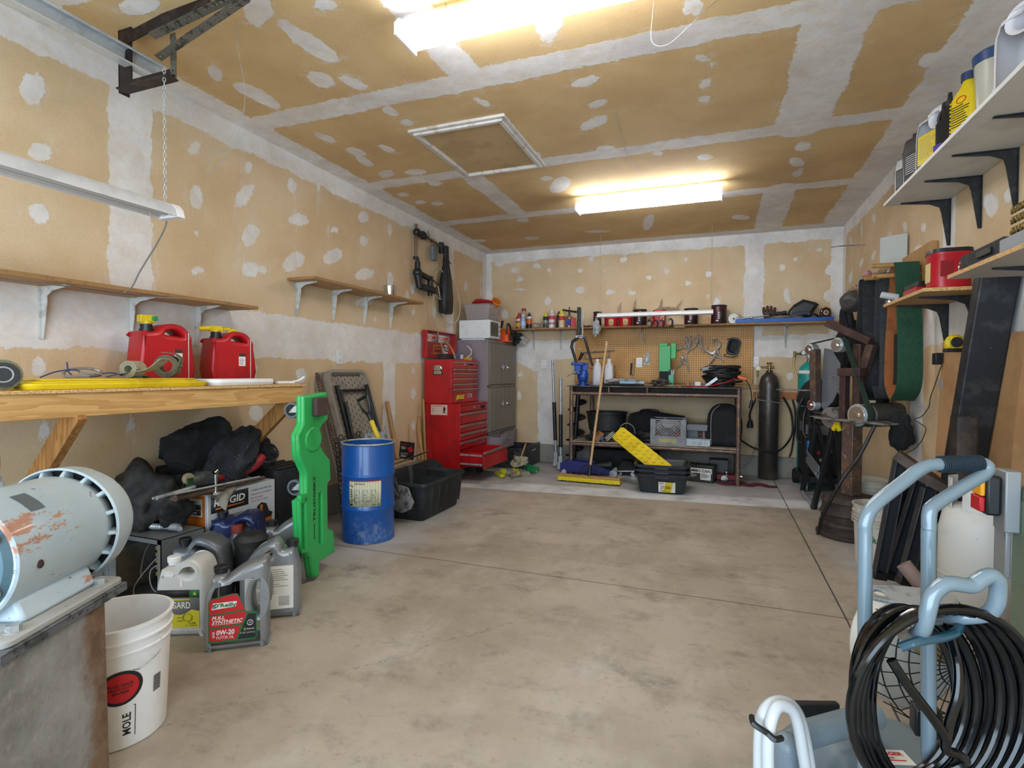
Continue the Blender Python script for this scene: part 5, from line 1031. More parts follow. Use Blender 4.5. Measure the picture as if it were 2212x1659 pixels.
# things in the open lid tray
TC = Vector((-2.785, 5.54, 1.333))
b = B(); b.box((0, 0, .03), (.10, .20, .06)); b.out('parts_case', m_black, label='black parts case in the open top of the red chest', cat='case', loc=TC+Vector((-.03, -.20, 0)), bev=.004)
b = B(); b.box((0, 0, .035), (.06, .10, .07)); b.mi(1); b.box((.031, 0, .035), (.001, .07, .05)); b.out('spark_plug_box', [mat('steel_blue_box', '#4d5a72', .6), m_label], label='small blue and white carton in the open top of the red chest', cat='box', loc=TC+Vector((.05, -.02, 0)))
b = B(); b.tube([(0, 0, .01), (-.02, -.03, .10), (-.03, -.12, .17), (-.04, -.18, .21)], .012, 8, sm=4); b.out('hammer_handle', m_dowel, label='pale wooden hammer handle sticking up from the red chest', cat='tool handle', loc=TC+Vector((.03, -.08, 0)))
b = B(); b.box((0, 0, .015), (.06, .16, .03)); b.cyl((0, .08, .02), (0, .13, .03), .014); b.out('yellow_level', m_yel, label='yellow tool lying at the far end of the open red chest', cat='tool', loc=TC+Vector((.05, .17, 0)), bev=.004)
b = B(); b.tube([(0, 0, 0), (.02, .10, .05), (.0, .16, .10), (-.04, .12, .16)], .010, 8, sm=5); b.out('clear_hose', mat('clear_tube', '#c9c0b2', .3), label='short clear hose curling up from the red chest', cat='hose', loc=TC+Vector((.02, .20, .02)))

# ================================================================ tall grey cabinet
m_gw = wood('weathered_grey_door', '#8a8379', '#6a645c', 'z', 1.3, .6, False); m_gs = mat('lilac_grey_panel', '#8d8088', .5, c2='#82757c', sc=2, c3='#a89ea2', sc3=5, lo3=.62, hi3=.75)
t = T('tall_cabinet', 'tall grey wooden cabinet with chrome handles in the back left corner', 'cabinet', (-2.79, 6.43, 0))
b = B(); b.bx(-.22, .21, -.47, .465, .30, 1.585); b.out('carcass', m_gs, t, bev=.003)
b = B(); b.bx(-.22, .19, -.47, .465, .236, .30); b.out('plinth', m_dusty, t)
b = B(); b.bx(.208, .222, -.47, .465, 1.555, 1.585); b.bx(.208, .222, -.47, .465, 1.01, 1.04); b.bx(.208, .222, -.47, .465, .44, .47); b.bx(.208, .222, -.47, -.45, .44, 1.56); b.bx(.208, .222, .445, .465, .44, 1.56); b.bx(.208, .222, -.012, .012, .44, 1.56); b.out('face_frame', m_gw, t, bev=.002)
for z0, z1 in ((1.045, 1.55), (.475, 1.005)):
    for y0, y1, hy in ((-.447, -.005, -.05), (.005, .442, .05)):
        b = B(); b.bx(.218, .236, y0, y1, z0, z1); o = b.out('door', m_gw, t, bev=.004)
        b = B(); zc = 1.26 if z0 > 1 else .80; b.bx(.236, .25, hy-.012, hy+.012, zc-.03, zc+.03); s = 1 if hy > 0 else -1; b.cyl((.26, hy, zc), (.255, hy+s*.10, zc-.004), .009, .006, n=10); b.cyl((.24, hy, zc), (.262, hy, zc), .014); b.out('handle', m_chrome, o, bev=.001)
for y0, y1, px in ((-.42, .0, .16), (.0, .43, .04)):
    b = B(); b.bx(.22+px-.012, .22+px, y0, y1, .27, .44); b.bx(.19, .21+px, y0+.02, y0+.03, .28, .41); o = b.out('drawer', m_gs if px > .1 else m_gw, t, bev=.003)
    b = B(); b.cyl((.235+px, (y0+y1)/2-.05, .385), (.235+px, (y0+y1)/2+.05, .388), .007); b.cyl((.22+px, (y0+y1)/2-.04, .385), (.235+px, (y0+y1)/2-.04, .385), .006); b.out('handle', m_chrome, o)
t = T('pulled_out_bin', 'bare metal drawer standing on the floor before the tall cabinet', 'drawer', (-2.43, 6.60, 0))
b = B(); b.bx(-.22, .20, -.30, -.295, .0, .25); b.bx(-.22, .20, .295, .30, 0, .25); b.bx(-.22, -.215, -.3, .3, 0, .25); b.bx(-.22, .20, -.3, .3, 0, .005); b.bx(-.22, .2, -.31, -.295, .242, .25); b.bx(-.1, .2, -.306, -.298, .03, .04); b.bx(-.1, .2, -.306, -.298, .06, .07); b.out('bin', mat('dark_zinc', '#6d706e', .35, .8, c2='#4c4e4c', sc=8, c3='#8e9290', sc3=20), t)
b = B(); b.bx(.20, .212, -.33, .31, 0, .27); b.out('front_panel', m_gs and mat('dark_zinc2', '#57585a', .4, .6, c2='#47484a', sc=8), t, bev=.003)
b = B(); b.cyl((.225, -.08, .20), (.225, .08, .20), .007); b.cyl((.21, -.06, .2), (.225, -.06, .2), .005); b.out('handle', m_chrome, t)
stick('wooden_lath', 'pale wooden slat leaning on the metal drawer', 'wood slat', (-2.223, 6.12, 0.105), (-2.194, 6.27, 0.323), .014, .012, m_dowel, n=4)

# heap of straps on the floor
m_gn = mat('green_webbing', '#1e8a4c', .85, bump=.4, bs=200); m_yw = mat('yellow_webbing', '#c6c22a', .85, bump=.4, bs=200)
def heap_strap(label, c, m_, seed, n=9, spread=(.22, .18, .05), w=.05, closed=False):
    rd = random.Random(seed); pts = [(c[0]+rd.uniform(-1, 1)*spread[0], c[1]+rd.uniform(-1, 1)*spread[1], c[2]+rd.uniform(0, 1)*spread[2]) for _ in range(n)]
    b = B(); b.band(pts, w, .0035, (rd.uniform(-.5, .5), rd.uniform(-.5, .5), .8), closed, 7)
    for i, v in enumerate(b.v): b.v[i] = (v[0], v[1], max(v[2], .004+.001*seed))
    return b.out('tow_strap', m_, label=label, cat='strap', group='tow straps heaped on the floor')
heap_strap('khaki tow strap crumpled on top of the strap heap by the red cabinet', (-2.17, 5.93, .12), m_web, 2, 8, (.09, .09, .09), .06)
heap_strap('long khaki strap looping flat around the strap heap', (-2.15, 5.75, .02), m_web, 5, 8, (.18, .12, .03), .045)
heap_strap('green tow strap on the right of the strap heap', (-2.03, 6.03, .03), m_gn, 3, 8, (.12, .10, .06), .055)
heap_strap('yellow tow strap at the front left of the strap heap', (-2.25, 5.72, .02), m_yw, 7, 7, (.12, .08, .05), .05)
heap_strap('yellow striped ratchet strap in the middle of the strap heap', (-2.14, 5.82, .03), m_yw, 11, 6, (.08, .08, .06), .04)

# ================================================================ back wall: pegboard, shelf, steel bench
def pegmat():
    n = NT('pegboard'); s = n.xyz()
    def cell(co): return n.math('SUBTRACT', n.math('FRACT', n.math('MULTIPLY', co, 1/.0262)), .5)
    a = cell(s[0]); c = cell(s[2]); d = n.math('SQRT', n.math('ADD', n.math('MULTIPLY', a, a), n.math('MULTIPLY', c, c)))
    f = n.math('SUBTRACT', 1.0, n.step(d, .15, .20))
    base = n.mix(n.step(n.noise(3, 5), .35, .7), '#cf9a52', '#bd8743')
    n.set(col=n.mix(f, base, '#33200f'), rough=.5); n.bump(n.math('MULTIPLY', f, -1.0), .6, .004); return n.mat
b = B(); b.bx(-1.75, .382, 6.938, 6.950, 1.075, 1.752); b.out('pegboard', pegmat(), label='brown pegboard panel behind the steel workbench', cat='pegboard')
b = B(); b.bx(-1.75, .50, 6.952, 6.968, 1.02, 1.07); b.bx(.4, .5, 6.952, 6.968, 1.0, 1.1) if False else None; b.out('backing_strip', m_dowel, label='light wood strip along the bottom of the pegboard', cat='wood strip')
t = wall_shelf('long wooden shelf along the back wall above the pegboard', -2.55, 1.22, 6.68, 6.965, 1.752, (), m_shelf, m_brk, YB, .2, .25, me=_MC['shelf_edge'])
for x in (-2.33, -1.95, -.9, .72):
    b = B(); b.at(Matrix(((0, 0, 1, x-(-.665)), (-1, 0, 0, 6.966-6.8225), (0, 1, 0, -.001), (0, 0, 0, 1)))); D, H, w = .2, .25, .022
    b.pr([(0, -H), (0, 0), (D, 0), (D, -.007), (D*.42, -.022), (D*.22, -.045), (.045, -H*.30), (.014, -H)], -.0015, .0015); b.bx(0, .004, -H, 0, -w/2, w/2); b.bx(0, D, -.004, 0, -w/2, w/2); b.out('bracket', m_brk, t)
SZ = 1.772

# steel bench
m_pipe = mat('rusty_pipe', '#6b5850', .5, .5, c2='#8a6a55', sc=12, c3='#9b918b', sc3=34, lo3=.58, hi3=.66)
m_top = mat('worn_bench_steel', '#4d4846', .5, .6, c2='#77706a', sc=10, c3='#a39c95', sc3=26, lo3=.64, hi3=.72)
t = T('steel_workbench', 'rusty steel pipe workbench standing under the pegboard', 'workbench', (-.70, 6.5, 0))
b = B(); b.bx(-.95, .95, -.34, .36, 1.035, 1.045); b.out('top_plate', m_top, t, bev=.002)
b = B(); b.bx(-.92, .93, -.20, -.19, .965, 1.035); b.out('apron', mat('apron_shaded', '#2b211d', .7, .2, c2='#3a2c26', sc=10), t)  # brown apron, its colour darkened for the shadow under the bench top
for x, y in ((-.91, -.28), (.91, -.28), (-.80, .33), (.91, .33)):
    b = B(); b.cyl((x, y, 0), (x, y, 1.035), .025, n=18); b.cyl((x, y, 0), (x, y, .012), .034, n=18); b.out('leg', m_pipe, t)
b = B(); b.cyl((-.91, -.28, .955), (.91, -.28, .955), .022, n=16); b.out('upper_rail', m_pipe, t)
b = B(); b.cyl((-.91, -.28, .36), (.91, -.28, .36), .021, n=16); b.out('lower_rail', m_pipe, t)
b = B(); b.cyl((-.91, .33, .36), (.91, .33, .36), .021, n=16); b.out('lower_rail', m_pipe, t)
for x in (-.91, .91): b = B(); b.cyl((x, -.28, .36), (x, .33, .36), .018, n=12); b.out('side_rail', m_pipe, t)
for x in (-.47, -.04): b = B(); b.cyl((x, -.28, .955), (x, -.28, 1.035), .014, n=10); b.out('stub', m_pipe, t)
b = B(); b.bx(-.90, .90, -.30, .33, .382, .398); b.out('lower_board', mat('dusty_plywood', '#9a8a78', .8, c2='#7d6e5e', sc=6, c3='#5c5147', sc3=30, lo3=.58, hi3=.66), t, bev=.002)
BT = 1.046; LB_ = .399

# vise and the big clamp in it
m_vb = mat('vise_blue', '#1c4b9e', .35, .2, c2='#163c80', sc=8, c3='#8b97a8', sc3=24, lo3=.66, hi3=.72)
t = T('bench_vise', 'blue bench vise bolted at the left end of the steel bench', 'vise', (-1.50, 6.34, BT))
b = B(); b.lathe([(.075, 0), (.075, .015), (.055, .02), (.05, .05), (.06, .055), (.001, .055)], 20); b.out('base', m_vb, t)
b = B(); b.sect([(.05, .10, .14, .03), (.09, .12, .17, .04), (.14, .13, .17, .05), (.17, .10, .14, .04)], 4); b.out('body', m_vb, t)
b = B(); b.box((-.05, -.06, .20), (.08, .05, .14)); b.box((-.05, -.08, .255), (.15, .05, .035)); b.box((-.03, -.12, .16), (.06, .10, .06)); b.out('front_jaw', m_vb, t, bev=.006)
b = B(); b.box((-.0, .01, .22), (.10, .05, .10)); b.out('rear_jaw', m_vb, t, bev=.006)
b = B(); b.cyl((-.06, -.20, .15), (-.06, .0, .15), .015); b.sph((-.06, -.20, .15), .022, 10); b.cyl((-.14, -.20, .11), (.0, -.20, .18), .006); b.sph((-.14, -.20, .11), .01, 8); b.sph((.0, -.20, .18), .01, 8); b.out('screw_handle', m_steel, t)
t = T('large_c_clamp', 'tall black forged clamp standing in the blue vise', 'clamp', (-1.545, 6.33, BT+.30))
b = B(); b.tube([(-.03, 0, -.06), (-.10, 0, .16), (-.085, 0, .22), (0, 0, .285), (.06, 0, .27), (.09, 0, .16), (.16, 0, -.07)], [.016, .017, .018, .02, .018, .016, .012], 8); b.out('yoke', m_black, t)
b = B(); b.box((-.01, 0, .46), (.045, .03, .34)); b.out('spine', m_black, t, bev=.008)
b = B(); b.cyl((.035, 0, .28), (.035, 0, .60), .008); b.cyl((-.03, 0, .13), (.05, 0, .14), .005); b.box((0, 0, .28), (.09, .035, .03)); b.out('screw', m_zinc, t)

# items on the bench
m_hdpe = mat('frosted_white', '#d9d6da', .4, c2='#cfccd0', sc=6)
def white_bottle(label, x):
    t = T('white_bottle', label, 'bottle', (x, 6.62, BT), group='white bottles on the steel bench')
    b = B(); b.sect([(0, .10, .10, .02), (.01, .11, .11, .03), (.18, .105, .105, .03), (.235, .095, .095, .04), (.285, .045, .045, .02), (.30, .04, .04, .019)], 5); b.out('body', m_hdpe, t)
    b = B(); b.lathe([(.022, .295), (.022, .32), (.001, .32)], 14); b.out('cap', m_white, t)
white_bottle('white plastic bottle on the bench, left of the broom handle', -1.39); white_bottle('white plastic bottle on the bench, right of the broom handle', -1.245)
t = T('pneumatic_cylinder', 'light blue tube lying on the steel bench', 'tube', (-.92, 6.42, BT+.03))
b = B(); b.cyl((-.16, 0, 0), (.12, 0.02, 0), .028); b.out('barrel', mat('pale_blue', '#7fa9c4', .4), t); b = B(); b.cyl((.02, .01, 0), (.06, .013, 0), .030); b.out('band', m_steel, t)
b = B(); b.blob((-1.05, 6.55, BT+.035), (.16, .09, .05), 4, .5, 3, 31, .6, flat=-.7); b.out('plastic_film', mat('crumpled_film', '#a59a9c', .25), label='crumpled clear plastic film behind the light blue tube', cat='plastic film')
b = B(); b.tube([(-.30, 0, .01), (-.2, .02, .014), (0, .01, .01), (.1, -.01, .014), (.16, .0, .01)], .013, 8, sm=4); b.out('pouch', m_blackm, label='flat black pouch on the bench front edge before the tube', cat='pouch', loc=(-.95, 6.30, BT+.003))
b = B(); b.blob((-.62, 6.38, BT+.035), (.085, .06, .045), 4, .5, 5, 41, 1.0, flat=-.75); b.out('steel_wool', mat('dark_wool', '#3b332b', .9, c2='#7b7268', sc=60), label='dark tangle of wire wool below the green post', cat='wire wool')
t = T('pen_cup', 'mint green cup of pens on the steel bench', 'cup', (-.505, 6.52, BT))
b = B(); b.bx(-.03, .03, -.03, .03, 0, .13); b.out('cup', mat('mint_plastic', '#3f9f78', .4), t, bev=.004)
for i, (dx, a, c_) in enumerate(((-.015, -8, '#2f3a7a'), (.0, 4, '#c9c9cf'), (.014, 14, '#dfe3e6'))): b = B(); b.at(TR(dx, 0, .12) @ RY(a)); b.cyl((0, 0, 0), (0, 0, .07), .006); b.out('pen', mat('pen_%d' % i, c_, .4), t)
t = T('green_steel_post', 'bright green square steel bracket standing on the bench before the pegboard', 'steel post', (-.585, 6.62, BT))
b = B(); b.bx(-.06, .06, -.05, .05, .0, .17); b.out('lower_sleeve', m_blackm, t)
b = B(); b.bx(-.065, .065, -.055, .055, .17, .47); b.bx(-.065, .03, -.055, .055, .47, .50); b.out('green_sleeve', mat('bright_green_paint', '#139a3c', .35), t, bev=.003)
b = B(); b.bx(.068, .125, -.05, .05, .32, .50); b.cyl((.125, 0, .42), (.14, 0, .42), .012); b.out('side_plate', _MC['bright_green_paint'], t, bev=.003)
b = B(); b.bx(-.01, .01, -.012, .012, 0, .01)
b.lathe([(.035, 0), (.03, .01), (.012, .06), (.008, .065)], 12); b.out('wood_block', m_dowel, label='small pointed wooden block on the bench near the pegboard', cat='wood block', loc=(-.33, 6.75, BT))
b = B(); b.sect([(0, .22, .05, .02), (.035, .22, .045, .02)], 3); b.out('wire_brush', mat('brush_grey', '#7d7472', .9, c2='#9f9694', sc=80), label='long grey bristle brush lying on the bench', cat='brush', loc=(-.19, 6.62, BT))
b = B(); b.tube([(-.33, 6.34, BT+.012), (-.15, 6.32, BT+.008), (.0, 6.36, BT+.03), (.15, 6.42, BT+.08), (.2, 6.5, BT+.1)], .006, 6, sm=5); b.out('red_cable', mat('red_wire', '#c22436', .4), label='red cable running along the bench to the cable heap', cat='cable')
b = B(); b.tube([(-.62, 6.36, BT+.008), (-.5, 6.33, BT+.008), (-.38, 6.34, BT+.008)], .006, 6, sm=4); b.out('chopstick', m_dowel, label='thin pale stick at the bench front edge', cat='stick')
t = T('welding_cables', 'heap of black welding cables coiled on the right end of the bench', 'cables', (.03, 6.55, BT))
rd = random.Random(4)
for k in range(13):
    b = B(); z = .02+.017*k; rx = .16+rd.uniform(-.03, .03); ry = .10+rd.uniform(-.02, .03); cx = rd.uniform(-.03, .03)
    b.tube([(cx+rx*math.cos(a)*(1+.1*math.sin(3*a+k)), ry*math.sin(a), z+.012*math.sin(2*a+k)) for a in [2*PI*j/22 for j in range(22)]], .0105, 7, True); b.out('cable_loop', m_black if k % 4 else m_dusty, t)
b = B(); b.cyl((-.20, -.06, .19), (.0, -.07, .235), .024, .02); b.out('rod_holder', mat('holder_grey', '#8f9299', .4), t, bev=.003)
b = B(); b.box((.22, -.05, .10), (.10, .035, .035), RY(18)); b.out('orange_plug', mat('orange_plug', '#e2591c', .4), t, bev=.006)
b = B(); b.box((-.10, -.14, .05), (.16, .02, .035), RY(-38)); b.cyl((-.17, -.14, .0), (-.14, -.14, .02), .012); b.out('ground_clamp', m_zinc, t, bev=.003)
b = B(); b.box((-.24, -.12, .03), (.06, .05, .05)); b.out('cable_tag', m_label, t, bev=.003)
b = B(); b.tube([(.25, -.05, .09), (.29, -.15, .02), (.305, -.24, -.06), (.31, -.27, -.14)], .006, 6, sm=4); b.out('lead_end', m_black, t)
b = B(); b.cyl((.31, -.27, -.13), (.295, -.27, -.22), .014, .018); b.out('plug', m_black, t)

# ---------------- tools hung on the pegboard
m_nick = mat('worn_nickel', '#d0c8c2', .3, .55, c2='#a1968e', sc=30)
def peg_tool(name, label, cat, parts, y=6.918, group=None):
    """parts: (part name, material, [(points, radius or radii)])"""
    p0 = parts[0][2][0][0][0]; t = T(name, label, cat, p0, group=group)
    for pn, m_, ts in parts:
        b = B()
        for pts, r in ts: b.tube([Vector(p)-Vector(p0) for p in pts], [q*1.35 for q in r] if isinstance(r, list) else r*1.25, 8, sm=4)
        b.out(pn, m_, t)
    b = B(); b.cyl((0, 0, 0), (0, 6.94-p0[1], 0), .003, n=6); b.out('peg_hook', m_steel, t); return t
def pp(a): return a
peg_tool('locking_pliers', 'curved jaw locking pliers, leftmost of the upper row on the pegboard', 'pliers', [
 ('jaw', m_nick, [([(-0.358, 6.915, 1.643), (-0.368, 6.915, 1.609), (-0.351, 6.915, 1.559)], [.010, .014, .012]), ([(-0.326, 6.915, 1.648), (-0.315, 6.915, 1.597), (-0.33, 6.915, 1.541), (-0.34, 6.915, 1.502)], [.010, .014, .014, .012])]),
 ('handle', m_nick, [([(-0.351, 6.915, 1.559), (-0.383, 6.915, 1.52), (-0.431, 6.915, 1.503), (-0.475, 6.915, 1.481)], [.012, .010, .008, .007]), ([(-0.34, 6.915, 1.514), (-0.34, 6.915, 1.474), (-0.35, 6.915, 1.441)], [.011, .009, .007]), ([(-0.335, 6.912, 1.558), (-0.308, 6.912, 1.519)], .004), ([(-0.378, 6.912, 1.514), (-0.356, 6.912, 1.502)], .005)])])
peg_tool('locking_pliers', 'long nose locking pliers, second of the upper row on the pegboard', 'pliers', [
 ('jaw', m_nick, [([(-0.236, 6.915, 1.663), (-0.214, 6.915, 1.646), (-0.203, 6.915, 1.612), (-0.203, 6.915, 1.568)], [.004, .010, .014, .012]), ([(-0.272, 6.915, 1.636), (-0.246, 6.915, 1.607), (-0.24, 6.915, 1.574)], [.005, .010, .011])]),
 ('handle', m_nick, [([(-0.24, 6.915, 1.574), (-0.266, 6.915, 1.524), (-0.297, 6.915, 1.496), (-0.318, 6.915, 1.474)], [.011, .010, .008, .006]), ([(-0.203, 6.915, 1.568), (-0.181, 6.915, 1.501), (-0.165, 6.915, 1.445)], [.011, .009, .007]), ([(-0.234, 6.912, 1.546), (-0.197, 6.912, 1.512)], .005)])])
peg_tool('locking_pliers', 'locking pliers hanging alone low on the pegboard', 'pliers', [
 ('jaw', m_nick, [([(-0.398, 6.915, 1.441), (-0.377, 6.915, 1.413), (-0.365, 6.915, 1.373)], [.006, .012, .013]), ([(-0.43, 6.915, 1.402), (-0.403, 6.915, 1.379)], [.006, .010])]),
 ('handle', m_nick, [([(-0.403, 6.915, 1.373), (-0.418, 6.915, 1.317), (-0.456, 6.915, 1.278), (-0.493, 6.915, 1.238)], [.011, .010, .008, .006]), ([(-0.365, 6.915, 1.373), (-0.348, 6.915, 1.306), (-0.326, 6.915, 1.222)], [.012, .010, .007]), ([(-0.408, 6.912, 1.334), (-0.364, 6.912, 1.306)], .006)])])
peg_tool('c_clamp_pliers', 'big C-clamp locking pliers hanging beside the goggles', 'pliers', [
 ('jaw', m_nick, [([(-0.062, 6.915, 1.588), (-0.031, 6.915, 1.598), (-0.005, 6.915, 1.57), (0.016, 6.915, 1.537), (0.001, 6.915, 1.504), (-0.029, 6.915, 1.471)], [.010, .011, .012, .013, .013, .014]), ([(-0.118, 6.915, 1.528), (-0.144, 6.915, 1.478), (-0.107, 6.915, 1.45), (-0.065, 6.915, 1.433), (-0.034, 6.915, 1.46)], [.008, .010, .012, .013, .014])]),
 ('handle', m_nick, [([(-0.034, 6.915, 1.455), (-0.044, 6.915, 1.4), (-0.074, 6.915, 1.345), (-0.105, 6.915, 1.317)], [.014, .013, .011, .008]), ([(-0.014, 6.915, 1.471), (0.013, 6.915, 1.411), (0.055, 6.915, 1.344)], [.012, .010, .008]), ([(-0.034, 6.912, 1.411), (0.023, 6.912, 1.377)], .007), ([(-0.057, 6.915, 1.582), (-0.046, 6.915, 1.532)], .005)])])
t = T('safety_goggles', 'black framed safety goggles on the right of the pegboard', 'goggles', (0.164, 6.9, 1.518))
b = B(); b.at(Fr((0, 0, 0), (.93, 0, -.2), (.2, 0, .9))); b.pr([(x*1.0, y) for x, y in ring(.14, .20, .05, 4)], -.03, .03, [ring(.10, .15, .04, 4)], ch=.008); b.out('frame', m_black, t)
b = B(); b.at(Fr((0, .01, 0), (.93, 0, -.2), (.2, 0, .9))); b.pr(ring(.10, .15, .04, 4), -.004, .0); b.out('lens', mat('smoky_lens', '#1a1d17', .5, spec=.2), t)
b = B(); b.tube([(-.07, -.02, .08), (-.02, -.035, .10), (-.05, -.035, -.05), (.04, -.035, -.09)], .005, 6); b.tube([(-.06, 0, -.08), (-.10, 0, -.11), (-.02, 0, -.13), (.05, 0, -.11)], .004, 6, sm=5); b.out('strap', m_blackm, t)
peg_tool('hacksaw', 'hacksaw hanging behind the white bottles on the pegboard', 'saw', [
 ('frame', m_steel, [([(-1.666, 6.925, 1.451), (-1.629, 6.925, 1.456), (-1.459, 6.925, 1.467), (-1.233, 6.925, 1.483)], .008)]), ('handle', m_black, [([(-1.652, 6.92, 1.456), (-1.676, 6.92, 1.396), (-1.701, 6.92, 1.36)], [.016, .014, .010])]),
 ('blade', m_steel, [([(-1.628, 6.925, 1.378), (-1.398, 6.925, 1.389), (-1.303, 6.925, 1.407)], .005), ([(-1.611, 6.925, 1.456), (-1.622, 6.925, 1.372)], .005), ([(-1.304, 6.925, 1.478), (-1.303, 6.925, 1.401)], .005)])])
peg_tool('coping_saw', 'small wooden handled coping saw hanging at the bench end of the pegboard', 'saw', [
 ('frame', m_steel, [([(-1.561, 6.925, 1.408), (-1.56, 6.925, 1.288), (-1.53, 6.925, 1.258), (-1.397, 6.925, 1.264)], .005), ([(-1.254, 6.925, 1.276), (-1.225, 6.925, 1.288)], .005)]), ('handle', m_dowel, [([(-1.236, 6.92, 1.276), (-1.229, 6.92, 1.223), (-1.229, 6.92, 1.159)], [.008, .011, .009])])])
t = T('wooden_brush', 'narrow brush with wooden back hanging on the pegboard', 'brush', (-1.009, 6.92, 1.259))
b = B(); b.at(RY(4)); b.bx(.0, .025, -.01, .012, -.085, .12); b.out('back', m_dowel, t, bev=.003); b = B(); b.at(RY(4)); b.bx(-.025, .0, -.008, .01, -.085, .06); b.out('bristles', m_dusty, t)
outlet('white outlet in the pegboard next to the hanging brush', Fr((-0.926, 6.937, 1.329), (1, 0, 0), (0, 0, 1)))
outlet('white outlet in the pegboard with wires hanging over it', Fr((-0.835, 6.937, 1.358), (1, 0, 0), (0, 0, 1)))
b = B()
for k in range(5): b.tube([Vector(p)+Vector((.006*k, .004*k, 0)) for p in [(-0.832, 6.9, 1.449), (-0.871, 6.9, 1.375), (-0.847, 6.9, 1.317), (-0.814, 6.9, 1.369), (-0.832, 6.9, 1.449)]], .004, 5, True, sm=4)
b.tube([(-1.115, 6.9, 1.76), (-1.034, 6.9, 1.741), (-0.902, 6.9, 1.692), (-0.867, 6.9, 1.605), (-0.844, 6.9, 1.507), (-0.832, 6.9, 1.438)], .004, 6, sm=4)
b.out('coiled_cable', mat('cord_white', '#b9b3a8', .7), label='pale cord coming down from the shelf and bundled over the outlet', cat='cord')

# ---------------- items on the back shelf
def can(label, x, y, r, h, m_, name='coffee_can', cat='can', lid=None, z=SZ, lab=None, group=None, n=26):
    t = T(name, label, cat, (x, y, z), group=group)
    b = B(); b.lathe([(r*.97, 0), (r, .004), (r, h-.012), (r*.98, h-.008), (r*.98, h)], n); b.out('body', m_, t)
    b = B(); b.lathe([(r*1.03, h-.012), (r*1.03, h+.004), (r*.98, h+.007), (.001, h+.007)], n, (0, 0)); b.out('lid', lid or m_blackm, t)
    if lab:
        b = B(); wrap(b, r+.0006, r+.0006, 1, -PI/2+.2, lab[1]); b.out('label', lab[0], t, ang=0)
    return t
m_fold = mat('dark_maroon_can', '#4a222b', .35, .3, c2='#2b2023', sc=8)
def lab_dark(b):
    b.mi(0)
    for k in range(4): b.rect(-.03, .06+k*.022, .025, .012, 0)
    b.rect(-.05, .03, .03, .016, 0); b.mi(1); b.rect(.0, .06, .03, .08, 0); b.mi(2); b.rect(.0, .025, .035, .006, 0)
ML = [m_label, mat('label_dkgreen', '#2c3a33', .6), m_redink]
can('dark coffee can at the left end of the hanging lamp, on the back shelf', -1.44, 6.83, .05, .19, m_fold, lab=(ML, lab_dark))
m_redtub = mat('red_tub', '#b51a26', .35)
def tub(label, x, h=.125, lab_=True):
    t = T('coffee_tub', label, 'tub', (x, 6.82, SZ))
    b = B(); b.lathe([(.072, 0), (.080, .005), (.084, h-.03), (.082, h-.025)], 28, (1, 0)); b.out('body', m_redtub, t); b = B(); b.lathe([(.087, h-.028), (.088, h-.004), (.084, h), (.001, h)], 28, (0, 0)); b.out('lid', m_redtub, t)
    b = B()
    def a(b): b.mi(0); [b.rect(-.03+i*.01, .02, .01, .07, 0) for i in range(6)]; b.mi(1); b.pr([(-.02, .03), (.02, .03), (.01, .06), (-.01, .065)], .0006, .001)
    wrap(b, .083, .085, .12, -PI/2+.15, a); b.out('label', [mat('label_cream', '#dcc68a', .6), m_ink], t, ang=0)
tub('red coffee tub on the back shelf, left one of the pair under the hanging lamp', -1.262); tub('red coffee tub on the back shelf, right one of the pair under the hanging lamp', -1.085)
can('dark coffee can on the back shelf right of the two red tubs', -.91, 6.84, .08, .20, m_fold, lab=(ML, lab_dark))
t = T('tall_red_container', 'taller red coffee container on the back shelf under the hanging lamp', 'container', (-.68, 6.84, SZ)); b = B(); b.sect([(0, .15, .13, .04), (.15, .155, .135, .04), (.19, .15, .13, .04)], 5); b.out('body', m_redtub, t); b = B(); b.at(Fr((.03, -.0685, .05), (1, 0, 0), (0, 0, 1))); b.rect(0, 0, .035, .09, 0, .001); b.mi(1); b.rect(.008, .03, .02, .02, .001); b.out('label', [_MC['label_cream'], m_ink], t)
b = B(); b.bx(-.012, .012, -.068, -.063, .02, .13); b.out('grip', mat('red_tub_dark', '#8c101b', .4), t)
can('dark coffee can near the right end of the hanging lamp', -.31, 6.83, .078, .19, m_fold, lab=(ML, lab_dark))
can('tallest dark coffee can, right of the wooden blocks on the back shelf', .0, 6.82, .085, .215, m_fold, lab=(ML, lab_dark))
t = T('wood_blocks', 'two small wooden blocks stacked on the back shelf', 'wood block', (-.135, 6.80, SZ)); b = B(); b.bx(-.05, .05, -.04, .04, 0, .05); b.out('lower_block', m_dowel, t, bev=.002); b = B(); b.bx(-.045, .04, -.035, .035, .05, .085); b.out('upper_block', m_dowel, t, bev=.002)
m_ant = mat('antler', '#9d8467', .6, c2='#c7b193', sc=12, c3='#6b5440', sc3=26, lo3=.6, hi3=.7, bump=.3, bs=60)
b = B(); b.tube([(-1.162, 6.9, 1.873), (-1.181, 6.9, 1.99), (-1.17, 6.9, 2.048), (-1.153, 6.9, 2.088)], [.014, .013, .010, .004], 8, sm=5); b.tube([(-1.069, 6.9, 1.812), (-1.035, 6.9, 1.869), (-0.996, 6.9, 1.983), (-0.986, 6.9, 2.07), (-0.969, 6.9, 2.127)], [.018, .016, .014, .010, .004], 8, sm=5); b.tube([(-1.152, 6.91, 1.844), (-1.071, 6.91, 1.818), (-0.979, 6.91, 1.856), (-0.849, 6.91, 1.922)], .014, 8, sm=5)
b.out('antler', m_ant, label='curved antler points rising behind the left part of the hanging lamp', cat='antler')
